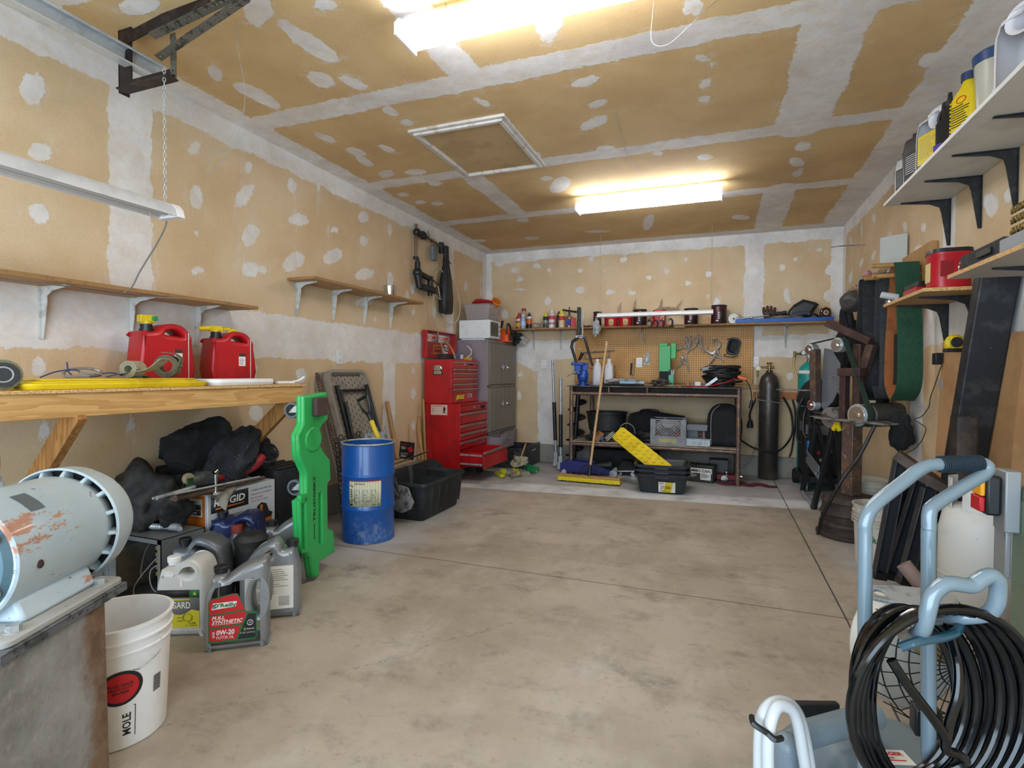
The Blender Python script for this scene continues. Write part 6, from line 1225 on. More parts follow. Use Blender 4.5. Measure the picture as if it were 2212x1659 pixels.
b = B(); b.tube([(-0.831, 6.9, 1.863), (-0.72, 6.9, 1.974), (-0.599, 6.9, 1.998), (-0.501, 6.9, 2.0), (-0.453, 6.9, 2.048), (-0.411, 6.9, 2.091)], [.015, .016, .015, .014, .010, .004], 8, sm=5); b.tube([(-0.687, 6.9, 1.984), (-0.671, 6.9, 2.04), (-0.661, 6.9, 2.085), (-0.656, 6.9, 2.119)], [.014, .011, .008, .003], 8, sm=5); b.tube([(-0.501, 6.9, 2.0), (-0.447, 6.9, 1.953), (-0.403, 6.9, 1.895)], [.012, .009, .006], 8, sm=5)
b.out('antler', m_ant, label='forked antler lying on the back shelf behind the tall red container', cat='antler')
t = T('paper_roll', 'pair of round white discs leaning on the wall beside the blue case', 'disc', (.165, 6.86, SZ))
for dx, m_ in ((-.0, m_label), (.03, m_wash)): b = B(); b.at(Fr((dx, -.02+dx, .062), (1, .1, 0), (0, .15, 1))); b.pr(circ(.062, 24), -.004, .004, [circ(.012, 10)], ch=.001); b.out('disc', m_, t)
t = T('blue_case', 'flat long blue case at the right end of the back shelf', 'case', (.66, 6.81, SZ))
b = B(); b.bx(-.48, .50, -.11, .10, 0, .045); b.out('case_body', mat('blue_case_plastic', '#1757a8', .4), t, bev=.004)
Z2 = SZ+.046
t = T('leather_glove', 'brown leather work glove standing on the blue case', 'glove', (.54, 6.86, Z2))
b = B(); b.sect([(0, .10, .05, .02), (.04, .12, .06, .03), (.08, .13, .055, .027)], 4); b.out('palm', mat('brown_leather', '#4c2f24', .6, c2='#3a221a', sc=10, bump=.3, bs=50), t)
for i, (dx, h) in enumerate(((-.05, .05), (-.018, .065), (.014, .062), (.046, .045))): b = B(); b.tube([(dx, 0, .07), (dx*1.15, -.005, .07+h*.6), (dx*1.2, -.015, .075+h)], [.019, .018, .014], 10, sm=4); b.sph((dx*1.2, -.015, .077+h), .0155, 10); b.out('finger', _MC['brown_leather'], t)
b = B(); b.blob((.63, 6.84, Z2+.035), (.08, .05, .045), 4, .3, 2.5, 61, .7, flat=-.8); b.out('leather_glove', mat('rust_leather', '#7c4529', .7, c2='#6a3a22', sc=10), label='reddish leather glove crumpled beside the standing brown glove', cat='glove')
b = B(); b.blob((.72, 6.77, Z2+.012), (.19, .05, .018), 4, .3, 2.5, 63, .5, flat=-.7); b.out('canvas_rag', mat('taupe_rag', '#8a7a6c', .9), label='taupe rag hanging over the edge of the blue case', cat='rag')
t = T('long_ratchet_wrench', 'chromed ratchet and wrenches lying on the blue case', 'wrench', (.45, 6.77, Z2+.008))
b = B(); b.cyl((-.24, 0, 0), (.10, .01, .03), .008); b.cyl((-.20, .02, .0), (-.05, .03, .02), .007); b.sph((-.10, .0, .01), .018, 10); b.cyl((-.25, 0, -.004), (-.25, 0, .03), .01); b.out('shaft', m_chrome, t); b = B(); b.cyl((.08, .01, .03), (.26, .02, .06), .018, .022); b.out('grip', m_black, t)
t = T('welding_helmet', 'black welding helmet lying on the blue case', 'welding helmet', (.87, 6.82, Z2))
b = B(); F_ = Fr((0, .09, 0), (1, 0, 0), (0, 0, 1)); b.at(F_)
b.pr([(-.15, .0), (.03, -.0), (.08, .02), (.12, .09), (.155, .14), (.13, .165), (-.0, .205), (-.09, .15), (-.14, .09)], 0, .18, ch=.035, seg=3); b.out('shell', mat('helmet_black', '#202124', .35), t)
b = B(); b.at(F_); b.pr([(-.10, .10), (.01, .16), (.10, .13), (.07, .07), (-.03, .075), (-.11, .05)], .178, .184, ch=.002); b.cyl((.05, .035, .18), (.05, .035, .192), .014); b.out('visor_plate', mat('visor_grey', '#3a3b3d', .3), t)
b = B(); b.tube([(.06, -.09, .04), (.12, -.08, .03), (.16, -.02, .01), (.2, .03, .0)], .011, 6, sm=4); b.out('head_band', m_blackm, t)
t = T('amber_jar', 'brown glass jar shape with arched top at the shelf corner', 'jar', (1.10, 6.84, SZ))
b = B(); b.at(Fr((0, .03, 0), (1, 0, 0), (0, 0, 1))); b.pr([(-.05, 0), (.05, 0), (.055, .10), (.045, .145), (.0, .165), (-.045, .145), (-.055, .10)], 0, .07, [circ(.018, 14, 0, .10)], ch=.012); b.out('body', mat('brown_glass', '#4b2b1c', .15), t)
b = B(); b.at(Fr((0, -.04, .10), (1, 0, 0), (0, 0, 1))); b.tube([(.02*math.cos(a), .022*math.sin(a), 0) for a in [2*PI*k/16 for k in range(16)]], .004, 6, True); b.out('ring', m_label, t)
# left part of the shelf
b = B(); b.box((0, 0, .07), (.16, .12, .14)); b.mi(1); b.at(Fr((0, -.0605, 0), (1, 0, 0), (0, 0, 1))); b.tube([(-.03, .03, 0), (.0, .09, 0), (.02, .05, 0), (.05, .10, 0)], .002, 4, sm=4); b.out('cardboard_box', [mat('cardboard', '#a67c52', .7, c2='#9a7049', sc=4), m_label], label='small brown cardboard box at the left end of the back shelf', cat='box', loc=(-2.63, 6.82, 1.62), bev=.002)
def sprayc(label, x, y, r, h, col, capc, bands, group='cans and bottles on the left of the back shelf'):
    t = T('spray_can', label, 'spray can', (x, y, SZ), group=group)
    b = B(); b.lathe([(r, 0), (r, h*.72), (r*.75, h*.78), (r*.5, h*.8)], 20); b.out('body', mat('can_'+col[1:], col, .3, .1), t)
    b = B(); b.lathe([(r*.55, h*.78), (r*.55, h*.92), (r*.3, h*.94), (r*.25, h), (.001, h)], 14); b.out('cap', mat('cap_'+capc[1:], capc, .4), t)
    b = B()
    for z0, z1, c_, k in bands:
        b.mi(k); b.lathe([(r+.0008, h*z0), (r+.0008, h*z1)], 20, (0, 0))
    b.out('label', [mat('lab_'+c_[1:], c_, .5) for _, _, c_, _ in bands] or m_label, t); return t
sprayc('red and yellow oil bottle with clear top, left of the light blue bottle', -2.50, 6.84, .045, .22, '#c02a22', '#b02028', [(.15, .4, '#d9b51e', 0), (.5, .62, '#e4e0d8', 1)])
t = T('clear_jug', 'large clear jug with red cap behind the light blue bottle', 'jug', (-2.46, 6.91, SZ)); b = B(); b.lathe([(.07, 0), (.075, .02), (.075, .17), (.03, .24), (.025, .26)], 20); b.out('body', mat('clear_jug_plastic', '#b3a189', .2), t); b = B(); b.lathe([(.03, .25), (.03, .285), (.001, .285)], 14); b.out('cap', m_red, t)
sprayc('light blue squeeze bottle on the left of the back shelf', -2.42, 6.77, .036, .20, '#8fa5c4', '#d8d8e0', [(.2, .5, '#b9c6dc', 0)])
sprayc('orange and black spray can right of the light blue bottle', -2.355, 6.83, .034, .22, '#1f2126', '#1a1a1e', [(.3, .6, '#d9601c', 0), (.62, .75, '#d9d9d9', 1)])
for i in range(2):
    b = B(); b.tube([(-.05, 0, .02), (-.05, 0, .06), (.0, 0, .07), (.05, 0, .06), (.05, 0, .02), (0, 0, .012)], .007, 6, True); b.tube([(-.02, 0, .015), (-.02, 0, .065)], .005, 5); b.tube([(.02, 0, .015), (.02, 0, .065)], .005, 5); b.out('metal_bracket', m_steel, label=('left' if i == 0 else 'right')+' one of two small metal frames lying on the back shelf', cat='bracket', group='small metal frames on the back shelf', loc=(-2.245+i*.11, 6.78, SZ))
sprayc('dark spray can with yellow band, first of the four by the torch', -2.125, 6.83, .036, .22, '#2e3b33', '#d4c61c', [(.25, .5, '#8f958c', 0), (.72, .78, '#d4c61c', 1)])
sprayc('white and red aerosol can, second of the four by the torch', -2.035, 6.80, .042, .25, '#d9cfd3', '#d8d8d8', [(.45, .65, '#c43a55', 0), (.2, .3, '#b06a80', 1)])
sprayc('dark aerosol can behind the white and red one', -1.965, 6.90, .036, .23, '#3b2a30', '#1c1c1f', [(.4, .6, '#57404a', 0)])
sprayc('yellow and red aerosol can left of the brass torch', -1.905, 6.82, .042, .25, '#d8c98e', '#e0d020', [(.4, .62, '#b93028', 0), (.66, .72, '#e0d020', 1), (.1, .35, '#d6b8a0', 2)])
t = T('torch_cylinder', 'brass torch cylinder with a black burner on top', 'torch', (-1.80, 6.80, SZ)); b = B(); b.lathe([(.042, 0), (.042, .13), (.03, .155), (.012, .165)], 20); b.out('cylinder', mat('brass_can', '#9b8455', .35, .6), t)
b = B(); b.bx(-.028, .028, -.0425, -.040, .03, .11); b.out('label', mat('ink_blue', '#2140a0', .6), t); b = B(); b.cyl((0, 0, .165), (0, 0, .21), .012); b.cyl((-.09, 0, .235), (.10, 0, .20), .012, .014); b.cyl((0, 0, .2), (0, 0, .27), .007); b.cyl((.10, 0, .19), (.10, 0, .215), .024); b.out('burner', m_black, t)
t = T('caulk_tube', 'white and blue caulk tube standing on the back shelf', 'tube', (-1.66, 6.80, SZ)); b = B(); b.lathe([(.03, 0), (.026, .12), (.012, .17)], 16); b.out('body', m_white, t); b = B(); b.lathe([(.0262, .05), (.0256, .11)], 16, (0, 0)); b.out('label', mat('ink_blue', '#2140a0', .6), t); b = B(); b.lathe([(.012, .165), (.004, .22)], 10); b.out('tip', m_black, t)
b = B(); b.box((-1.74, 6.76, SZ+.06), (.06, .05, .12), RZ(20)); b.out('stick_lighter', m_red, label='small red box leaning by the caulk tube', cat='box', bev=.004)
b = B(); [b.box((-1.60+i*.035, 6.78+.02*(i % 2), SZ+.012), (.028, .028, .024), RZ(i*33)) for i in range(5)]; b.out('loose_hardware', m_blackm, label='row of small black hardware on the shelf left of the lamp', cat='hardware', kind='stuff')
b = B(); b.blob((-1.42, 6.67, SZ-.02), (.045, .02, .09), 4, .3, 3, 71, .6); b.out('plastic_bag', mat('film_grey', '#a7a9a6', .2), label='scrap of clear plastic hanging over the shelf edge by the lamp chain', cat='plastic film')
for i, px in enumerate((-.77, -.70, -.63, -.53)):
    b = B(); b.tube([(-.02, -.04, .04), (.0, -.05, .055), (.02, -.045, .03), (.015, -.04, -.02), (-.01, -.045, -.035)], [.007, .01, .012, .011, .007], 8, sm=3); b.box((0, -.02, -.022), (.03, .05, .012)); b.out('spring_clamp', m_black, label='small black clamp on the shelf front edge, number counted from the lamp chain: '+('first', 'second', 'third', 'fourth')[i], cat='clamp', group='small black clamps on the back shelf edge', loc=(px, 6.70, SZ+(.0 if i != 3 else .01)))
b = B(); b.box((0, 0, 0), (.12, .05, .022)); b.out('wood_offcut', m_dowel, label='short pale wood offcut under the front edge of the back shelf', cat='wood block', loc=(-.43, 6.66, 1.740), bev=.002)

# unlit strip light hanging before the shelf
t = T('shop_light', 'unlit white shop light hanging on two chains before the back shelf', 'light', (-1.34, 6.45, 1.86))
b = B(); b.at(Fr((0, 0, 0), (0, 1, 0), (0, 0, 1))); b.pr([(-.062, 0), (-.05, .03), (-.025, .046), (.025, .046), (.05, .03), (.062, 0), (.03, .02), (-.03, .02)], 0, 1.27); b.out('housing', m_white, t)
for a in (-.012, 1.27): b = B(); b.at(Fr((0, 0, 0), (0, 1, 0), (0, 0, 1))); b.pr([(-.064, -.002), (-.05, .032), (-.025, .048), (.025, .048), (.05, .032), (.064, -.002)], a, a+.012); b.out('end_cap', m_white, t)
for x in (.01, 1.26): b = B(); b.chain((x, 0, .045), (x, 0, .978), .024, .010, .0012); b.out('chain', mat('pale_chain', '#c9c1b2', .5, .4), t)

# ---------------- on the tall cabinet
CZ = 1.586
t = T('toaster_oven', 'white toaster oven on top of the tall grey cabinet', 'toaster oven', (-2.745, 6.18, CZ))
b = B(); b.bx(-.24, .16, -.17, .19, .02, .245); b.bx(-.22, .10, -.16, .18, .0, .02); b.out('housing', m_white, t, bev=.008)
b = B(); b.bx(.16, .172, -.16, .18, .03, .235); o = b.out('front', m_white, t, bev=.003); b = B(); b.bx(.172, .178, -.15, .09, .05, .215); b.out('door_glass', mat('oven_glass', '#5d5b54', .15), o, bev=.002)
b = B(); b.cyl((.185, -.14, .225), (.185, .08, .225), .006); b.out('door_handle', m_white, o)
for z in (.06, .12, .18): b = B(); b.cyl((.172, .135, z), (.186, .135, z), .016); b.out('knob', m_wash, t)
t = T('clear_storage_bin', 'clear plastic bin stuffed with pale cloth on the toaster oven', 'bin', (-2.76, 6.22, CZ+.25))
b = B(); b.sect([(0, .30, .36, .03), (.18, .36, .42, .04), (.185, .38, .44, .04), (.19, .38, .44, .04), (.188, .35, .41, .04), (.01, .29, .35, .03)], 4, (1, 1)); b.out('bin', glassy('clear_bin', '#c4b8b6', .15, .42), t)
b = B(); b.blob((-2.76, 6.22, CZ+.335), (.14, .16, .075), 4, .3, 3, 81, .8); b.out('stored_cloth', mat('pink_grey_cloth', '#96807c', .9, c2='#b8a9a6', sc=9), label='pale cloths packed inside the clear bin', cat='cloth')
b = B(); b.blob((-2.74, 6.20, CZ+.475), (.13, .17, .045), 4, .12, 1.6, 83, .3, flat=-.75); b.out('glossy_hat', mat('glossy_red', '#a3131b', .2), label='glossy red cap lying on top of the clear bin', cat='cap')
b = B(); b.lathe([(.055, 0), (.06, .07), (.05, .075), (.045, .01), (.001, .01)], 20, (1, 0)); o = b.out('orange_cup', mat('orange_cup', '#d9781d', .4), label='orange cup tipped in the red cap', cat='cup', loc=(-2.62, 6.25, CZ+.45)); o.rotation_euler = (.5, .9, 0)
t = T('chainsaw', 'orange chainsaw end standing beside the toaster oven', 'chainsaw', (-2.60, 6.55, CZ))
b = B(); b.sect([(0, .18, .20, .03), (.12, .16, .18, .03), (.17, .12, .12, .03)], 3); b.out('engine', mat('saw_orange', '#dd4e17', .4), t, bev=.004)
b = B(); b.tube([(.07, -.09, .10), (.08, -.10, .20), (.06, .0, .24), (.05, .09, .19), (.06, .10, .08)], .012, 8, sm=4); b.out('front_handle', m_black, t); b = B(); b.bx(.091, .10, -.06, .06, .02, .10); b.cyl((.09, .02, .13), (.12, .02, .13), .03); b.out('side_cover', m_black, t, bev=.004)
b = B(); b.box((.02, -.13, .22), (.03, .02, .10), RX(-25)); b.out('hand_guard', m_black, t, bev=.004)
b = B(); b.blob((-2.57, 6.80, CZ+.055), (.10, .09, .07), 4, .5, 3.5, 87, .6, flat=-.78); b.out('hose_tangle', m_dusty, label='dark tangle of hoses between chainsaw and back shelf', cat='hose')
b = B(); b.blob((-2.50, 6.86, CZ+.03), (.10, .05, .06), 4, .3, 3, 91, .6, flat=-.5); b.out('plastic_bag', glassy('thin_bag', '#cfcac4', .15, .5), label='clear bag hanging over the cabinet corner below the shelf', cat='plastic bag')

# ---------------- under the bench
m_tubm = mat('rubber_tub', '#1d1e20', .6, c2='#2e2f31', sc=6, c3='#6f6d68', sc3=18, lo3=.66, hi3=.74)
b = B(); b.lathe([(.20, 0), (.215, .01), (.235, .20), (.25, .205), (.25, .225), (.235, .225), (.205, .02), (.001, .02)], 36, (1, 0)); b.out('rubber_tub', m_tubm, label='round black rubber tub on the lower board of the steel bench', cat='tub', loc=(-1.26, 6.57, .50))
b = B(); b.sect([(0, .34, .34, .05), (.08, .36, .36, .06), (.10, .34, .34, .05)], 4); b.out('floor_jack_pad', m_tubm, label='dark low case under the round rubber tub', cat='case', loc=(-1.26, 6.57, .399))
t = T('black_duffel', 'long black duffel bag at the back of the lower bench board', 'bag', (-.66, 6.66, LB_))
b = B(); 
for a in range(1): b.loft([[(x, y*s, z*s+ .0) for y, z in ring(.24, .30, .09, 5, 0, .17)] for x, s in ((-.36, .55), (-.33, .95), (-.15, 1.12), (.1, 1.0), (.30, .92), (.35, .5))])
b.out('bag_body', m_cloth, t); b = B(); b.tube([(-.2, -.10, .28), (-.18, -.13, .36), (0, -.13, .36), (.05, -.10, .28)], .008, 6, sm=5); b.out('strap', m_blackm, t)
t = T('milk_crate', 'grey plastic crate with yellow lettering on the lower bench board', 'crate', (-.51, 6.38, LB_))
m_cr = mat('crate_grey', '#85888c', .5, c2='#75787c', sc=5)
def crate_side(b, W, H):
    for (x0, x1, y0, y1) in ((-W/2, W/2, 0, .09), (-W/2, -W/2+.05, .09, H), (W/2-.05, W/2, .09, H), (-W/2+.05, W/2-.05, H-.012, H), (-W/2+.05, W/2-.05, H-.035, H-.025), (-W/2+.05, W/2-.05, H-.055, H-.047), (-W/2+.05, W/2-.05, .09, .098)): b.bx(x0, x1, y0, y1, 0, .006)
    n = 8
    for i in range(-4, n+4):
        for s in (1, -1):
            x = -W/2+.05+i*.034; x2 = x+s*(H-.145); y0, y1 = .095, H-.05
            a, c_ = -W/2+.05, W/2-.05
            p, q = (x, y0), (x2, y1)
            def clip(p, q):
                t0, t1 = 0, 1; dx = q[0]-p[0]
                for lim, sg in ((a, 1), (c_, -1)):
                    if dx == 0: continue
                    tt = (lim-p[0])/dx
                    if (dx*sg) > 0: t0 = max(t0, tt)
                    else: t1 = min(t1, tt)
                return (t0, t1) if t0 < t1 else None
            r = clip(p, q)
            if r: b.tube([(p[0]+(q[0]-p[0])*k, p[1]+(q[1]-p[1])*k, .003) for k in r], .0032, 4)
for nm, F_ in (('front_wall', Fr((0, -.16, 0), (1, 0, 0), (0, 0, 1))), ('rear_wall', Fr((0, .16, 0), (-1, 0, 0), (0, 0, 1))), ('side_wall', Fr((-.185, 0, 0), (0, -1, 0), (0, 0, 1))), ('side_wall', Fr((.185, 0, 0), (0, 1, 0), (0, 0, 1)))):
    b = B(); b.at(F_); crate_side(b, .37 if 'side' not in nm else .32, .285); b.out(nm, m_cr, t)
b = B(); b.bx(-.185, .185, -.16, .16, .0, .008); b.out('floor_grid', m_cr, t)
b = B(); b.at(Fr((-.09, -.1665, .028), (1, 0, 0), (0, 0, 1))); b.txt('DARIGOLD', 0, 0, .18, .045, 0, .04); b.out('lettering', mat('crate_yellow', '#c7b64e', .6), t)
b = B(); b.at(Fr((0, -.168, .20), (1, 0, 0), (0, 0, 1))); b.pr([(-.07, .03), (-.04, -.0), (.0, -.012), (.04, 0), (.07, .03), (.05, .04), (-.05, .04)], 0, .006, ch=.002); b.out('grip', m_cr, t)
b = B(); b.cyl((-.62, 6.22, .50), (-.62, 6.30, .50), .018); b.cyl((-.40, 6.22, .49), (-.40, 6.30, .49), .018); b.cyl((-.62, 6.34, .50), (-.36, 6.34, .50), .03); b.out('red_hand_tool', mat('tool_red', '#a8232b', .5, c2='#8d1d24', sc=8), label='red handled tool inside the grey crate', cat='tool')
b = B(); b.blob((-.52, 6.38, .57), (.14, .11, .10), 4, .3, 3, 95, .5, flat=-.9); b.out('crate_contents', m_wash, label='grey odds and ends heaped in the crate', cat='odds and ends', kind='stuff')
t = T('router_table', 'grey metal box with a slotted base right of the crate', 'machine', (-.20, 6.45, LB_))
b = B(); b.bx(-.12, .12, -.12, .16, .16, .23); b.bx(-.12, .0, .0, .16, .05, .16); b.out('hood', mat('machine_grey', '#6c6e70', .5, .2), t, bev=.004); b = B(); b.bx(-.12, .13, -.20, .12, .0, .07); b.bx(-.13, .14, -.21, .12, .07, .08); b.out('base', m_zinc, t, bev=.003)
b = B(); [b.bx(-.11+i*.012, -.107+i*.012, -.202, -.20, .01, .06) for i in range(19)]; b.out('slots', m_ink, t); b = B(); b.cyl((.06, 0, .08), (.06, 0, .15), .03); b.cyl((.0, -.02, .11), (.12, .02, .12), .018); b.out('motor', mat('brownish_metal', '#8a7267', .5, .5), t)
t = T('black_backpack', 'bulky black bag standing at the right end of the lower bench board', 'bag', (.07, 6.42, LB_))
b = B(); b.sect([(0, .33, .26, .06), (.04, .37, .30, .09), (.22, .38, .30, .10), (.36, .34, .26, .12), (.44, .24, .18, .085), (.47, .10, .08, .035)], 6)
for i, v in enumerate(b.v): p = Vector(v); d = noise.noise(p*7)*.02+noise.noise(p*15+Vector((3, 1, 2)))*.010; b.v[i] = tuple(p+Vector((p.x, p.y, 0)).normalized()*d if p.to_2d().length > .01 else p)
b.out('bag_body', m_cloth, t, sub=1); b = B(); b.tube([(-.13, -.155, .02), (-.135, -.165, .25), (-.12, -.14, .38), (-.05, -.10, .45)], .004, 6, sm=5); b.out('piping', m_wash, t)
# clutter left on the board
t = T('orange_grinder_guard', 'orange capped power tool lying left of the yellow board', 'power tool', (-1.03, 6.30, LB_+.055), 20); b = B(); b.cyl((0, -.03, 0), (0, .10, .0), .052); b.out('body', m_black, t, bev=.005); b = B(); b.cyl((0, -.05, 0), (0, -.03, 0), .045); b.sph((0, -.05, 0), (.028, .02, .028), 10); b.out('orange_cap', mat('saw_orange', '#dd4e17', .4), t)
b = B(); b.at(TR(-1.30, 6.28, LB_+.055) @ RZ(25) @ RY(38)); b.box((0, 0, 0), (.05, .14, .12)); b.mi(1); b.box((.03, -.02, 0), (.03, .15, .05)); b.out('sanding_block', [mat('tan_box', '#a06d42', .6), mat('steel_blue', '#2f5f9a', .5)], label='tan and blue block tipped on the lower bench board', cat='block', bev=.004)
t = T('staple_strips', 'tilted bundle of metal strips beside the orange capped tool', 'strips', M4=TR(-1.16, 6.27, LB_+.06) @ RY(-42)); [b2 for b2 in ()]
for i in range(3): b = B(); b.bx(-.05, .07, -.05, .05, -.022+i*.018, -.010+i*.018); b.out('strip', mat('tan_metal', '#a59a88', .4, .6), t, bev=.001)
b = B(); b.blob((-1.38, 6.30, LB_+.035), (.07, .06, .035), 4, .4, 4, 99, .5, flat=-.9); b.out('dark_parts', m_dusty, label='dark greasy parts at the left end of the lower bench board', cat='parts')
b = B(); b.blob((-.82, 6.38, LB_+.055), (.17, .10, .06), 4, .6, 5, 103, .9, flat=-.85); b.out('tangled_straps', m_dusty, label='tangled dark straps behind the yellow board', cat='straps')
b = B(); b.tube([(-1.02, 6.30, .46), (-1.05, 6.28, .56), (-.98, 6.28, .62), (-.90, 6.29, .58), (-.88, 6.30, .50)], .005, 6, sm=6); b.out('wire_loop', m_wash, label='thin grey loop of wire standing over the lower bench board', cat='wire')

# floor jack and long handles, auger
m_jack = mat('jack_indigo', '#2b2a6e', .4, .2, c2='#22215a', sc=6)
t = T('floor_jack', 'indigo blue floor jack on the floor at the left end of the bench', 'floor jack', (-1.43, 6.27, 0))
for y in (-.10, .10): b = B(); b.at(Fr((0, y+.006, 0), (1, 0, 0), (0, 0, 1))); b.pr([(-.30, .03), (.34, .03), (.36, .06), (.05, .15), (-.20, .17), (-.30, .13)], 0, .012, ch=.002); b.out('side_plate', m_jack, t)
b = B(); b.bx(-.25, .25, -.08, .08, .05, .08); b.cyl((.10, 0, .10), (.30, 0, .13), .05); b.cyl((.27, 0, .10), (.27, 0, .17), .045); b.out('lift_arm', m_black, t, bev=.004)
for x, r in ((-.25, .03), (.33, .045)): 
    for y in (-.10, .10): b = B(); b.cyl((x, y-.018, r), (x, y+.018, r), r, n=20); b.out('wheel', m_zinc, t, bev=.004)
def long_handle(label, p0, p1):
    p0 = Vector(p0); p1 = Vector(p1); t = T('jack_handle', label, 'handle', p0); d = p1-p0
    b = B(); b.cyl((0, 0, 0), d, .017); b.out('steel_tube', m_zinc, t); b = B(); b.cyl(d*.24, d*.60, .024); b.out('grip_sleeve', m_black, t)
    b = B(); b.box(d*.08, (.05, .05, .14)); b.box((0, 0, .02), (.08, .05, .05)); b.out('socket', m_zinc, t, bev=.004)
long_handle('long silver handle with black sleeve, the taller left one by the bench', (-1.90, 6.60, .02), (-1.965, 6.62, 1.355))
long_handle('long silver handle with black sleeve, the shorter right one by the bench', (-1.78, 6.38, .02), (-1.80, 6.42, 1.125))
t = T('earth_auger', 'black earth auger standing behind the left leg of the bench', 'auger', (-1.68, 6.60, 0))
b = B(); b.cyl((0, 0, 0.01), (.06, 0, 1.0), .03); b.out('shaft', m_black, t)
b = B(); vs = []; nn = 90
for i in range(nn+1):
    a = 2*PI*4.2*i/nn; z = .06+.80*i/nn; cx = .06*z
    for r in (.028, .115): vs.append((cx+r*math.cos(a), r*math.sin(a), z)); vs.append((cx+r*math.cos(a), r*math.sin(a), z+.006))
fs = []
for i in range(nn): a = i*4; c_ = a+4; fs += [(a, a+2, c_+2, c_), (a+1, c_+1, c_+3, a+3), (a+2, a+3, c_+3, c_+2)]
b.add(vs, fs); b.out('flighting', m_black, t)
t = T('tool_roller', 'small black wheeled mechanism on the floor under the bench middle', 'machine', (-.98, 6.42, 0)); b = B(); b.sect([(.02, .22, .16, .03), (.10, .24, .18, .04), (.17, .12, .12, .03)], 4); b.out('body', m_blackm, t); b = B(); [b.cyl((x, -.10, .03), (x, -.07, .03), .03) for x in (-.08, .08)]; b.cyl((-.14, -.10, .05), (.14, -.10, .07), .008); b.out('rollers', m_chrome, t)
b = B(); b.bx(-.34, .45, -.10, .12, 0, .26); b.out('dark_crate', m_blackm, label='low dark crate on the floor deep under the bench', cat='crate', loc=(-1.10, 6.68, 0), bev=.01)
# push broom
t = T('push_broom', 'push broom with long wooden handle and yellow bristles before the bench', 'broom', M4=Fr((-1.296, 5.783, 0.0), (.998, -.045, 0), (.045, .998, 0)))
b = B(); b.bx(-.345, .345, -.035, .035, .055, .078); b.out('block', m_dowel, t, bev=.004)
b = B(); rd = random.Random(2)
for i in range(70):
    for j in range(3): x = -.345+.69*(i+.5)/70; y = -.028+.028*j; b.add([(x-.005, y-.012, .056), (x+.005, y-.012, .056), (x+.005, y+.012, .056), (x-.005, y+.012, .056), (x-.007+rd.uniform(-.006, .006), y*1.5-.014, .012+rd.uniform(0, .008)), (x+.007, y*1.5-.016, .012+rd.uniform(0, .008)), (x+.007, y*1.5+.014, .012), (x-.007, y*1.5+.014, .012)], [(0, 1, 5, 4), (1, 2, 6, 5), (2, 3, 7, 6), (3, 0, 4, 7), (4, 5, 6, 7)])
b.out('yellow_bristles', mat('bristle_yellow', '#d2bc18', .8, c2='#bfa913', sc=60), t)
b = B(); b.bx(-.335, .335, -.03, .03, .001, .02); b.out('dark_bristles', mat('bristle_dark', '#2a2823', .9, bump=.8, bs=300), t)
hp = Vector((-1.195, 6.12, 1.549))-Vector((-1.296, 5.783, 0.0))
b = B(); b.tube([(.0, 0, .075), hp*.3+Vector((0, 0, .055)), hp], .0145, 12); b.out('handle', mat('broom_wood', '#c29f74', .5, c2='#b08b5f', sc=12), t)
b = B(); b.cyl((0, 0, .07), hp*.07+Vector((0, 0, .07)), .020, .017); b.tube([(-.12, 0, .078), (-.07, 0, .17), (0.0, .01, .19), (.07, 0, .17), (.12, 0, .078)], .006, 8, sm=4); b.out('brace', m_black, t)
# stacked totes with label and yellow traction board
for k in range(3):
    t = T('stacking_tote', ('lowest black tote of the nested stack, with the yellow label', 'middle black tote nested in the stack', 'top black tote of the nested stack, open under the yellow board')[k], 'tote', (-.52, 5.70, .0+.0001+.045*k), 4, 'nested black totes before the bench')
    b = B(); b.sect([(0, .40, .30, .03), (.008, .42, .32, .04), (.17, .49, .38, .05), (.172, .54, .43, .055), (.195, .545, .435, .055), (.197, .52, .41, .05), (.174, .48, .37, .045), (.02, .41, .31, .035)], 4, (1, 1)); b.out('body', m_tote if k == 0 else mat('tote_black_clean', '#22252a', .45, c2='#2b2f34', sc=4), t)
    b = B(); b.bx(-.07, .07, -.224, -.212, .155, .175); b.out('grip', _MC.get('tote_black_clean') or m_tote, t, bev=.004)
    if k == 0:
        b = B(); b.at(Fr((-.03, -.1785, .02), (1, 0, 0), (0, -.18, 1))); b.mi(0); b.rect(0, 0, .16, .105, .004, .0006); b.mi(1); b.pr([(.04, .0), (.12, .0), (.14, .105), (.07, .105)], .005, .0056); b.mi(2); b.txt('HDX', .008, .082, .045, .016, .0062, .03); b.mi(3); b.txt('27 GAL', .02, .035, .10, .03, .0062, .02); b.lines(.01, .02, .1, 2, .01, .003, .0062); b.out('label', [m_label, m_yel, m_redink, m_ink], t)
pA = Vector((-1.02, 5.92, 0.548)); pB = Vector((-0.469, 5.62, 0.202))
t = T('traction_board', 'bright yellow ridged board leaning into the nested black totes', 'traction board', M4=Fr(pA, pB-pA, (.45, .35, .75)))
Lb = (pB-pA).length; b = B(); b.pr([(0, -.06), (.02, -.085), (Lb, -.085), (Lb, .085), (.02, .085), (0, .06)], -.02, .02, ch=.006); b.out('board', m_yel, t)
b = B(); 
for i in range(9):
    for j in range(3): b.box((.07+i*(Lb-.1)/9, -.05+j*.05, .023), (.035, .022, .010), RZ(25))
b.out('treads', m_yel, t, bev=.002)
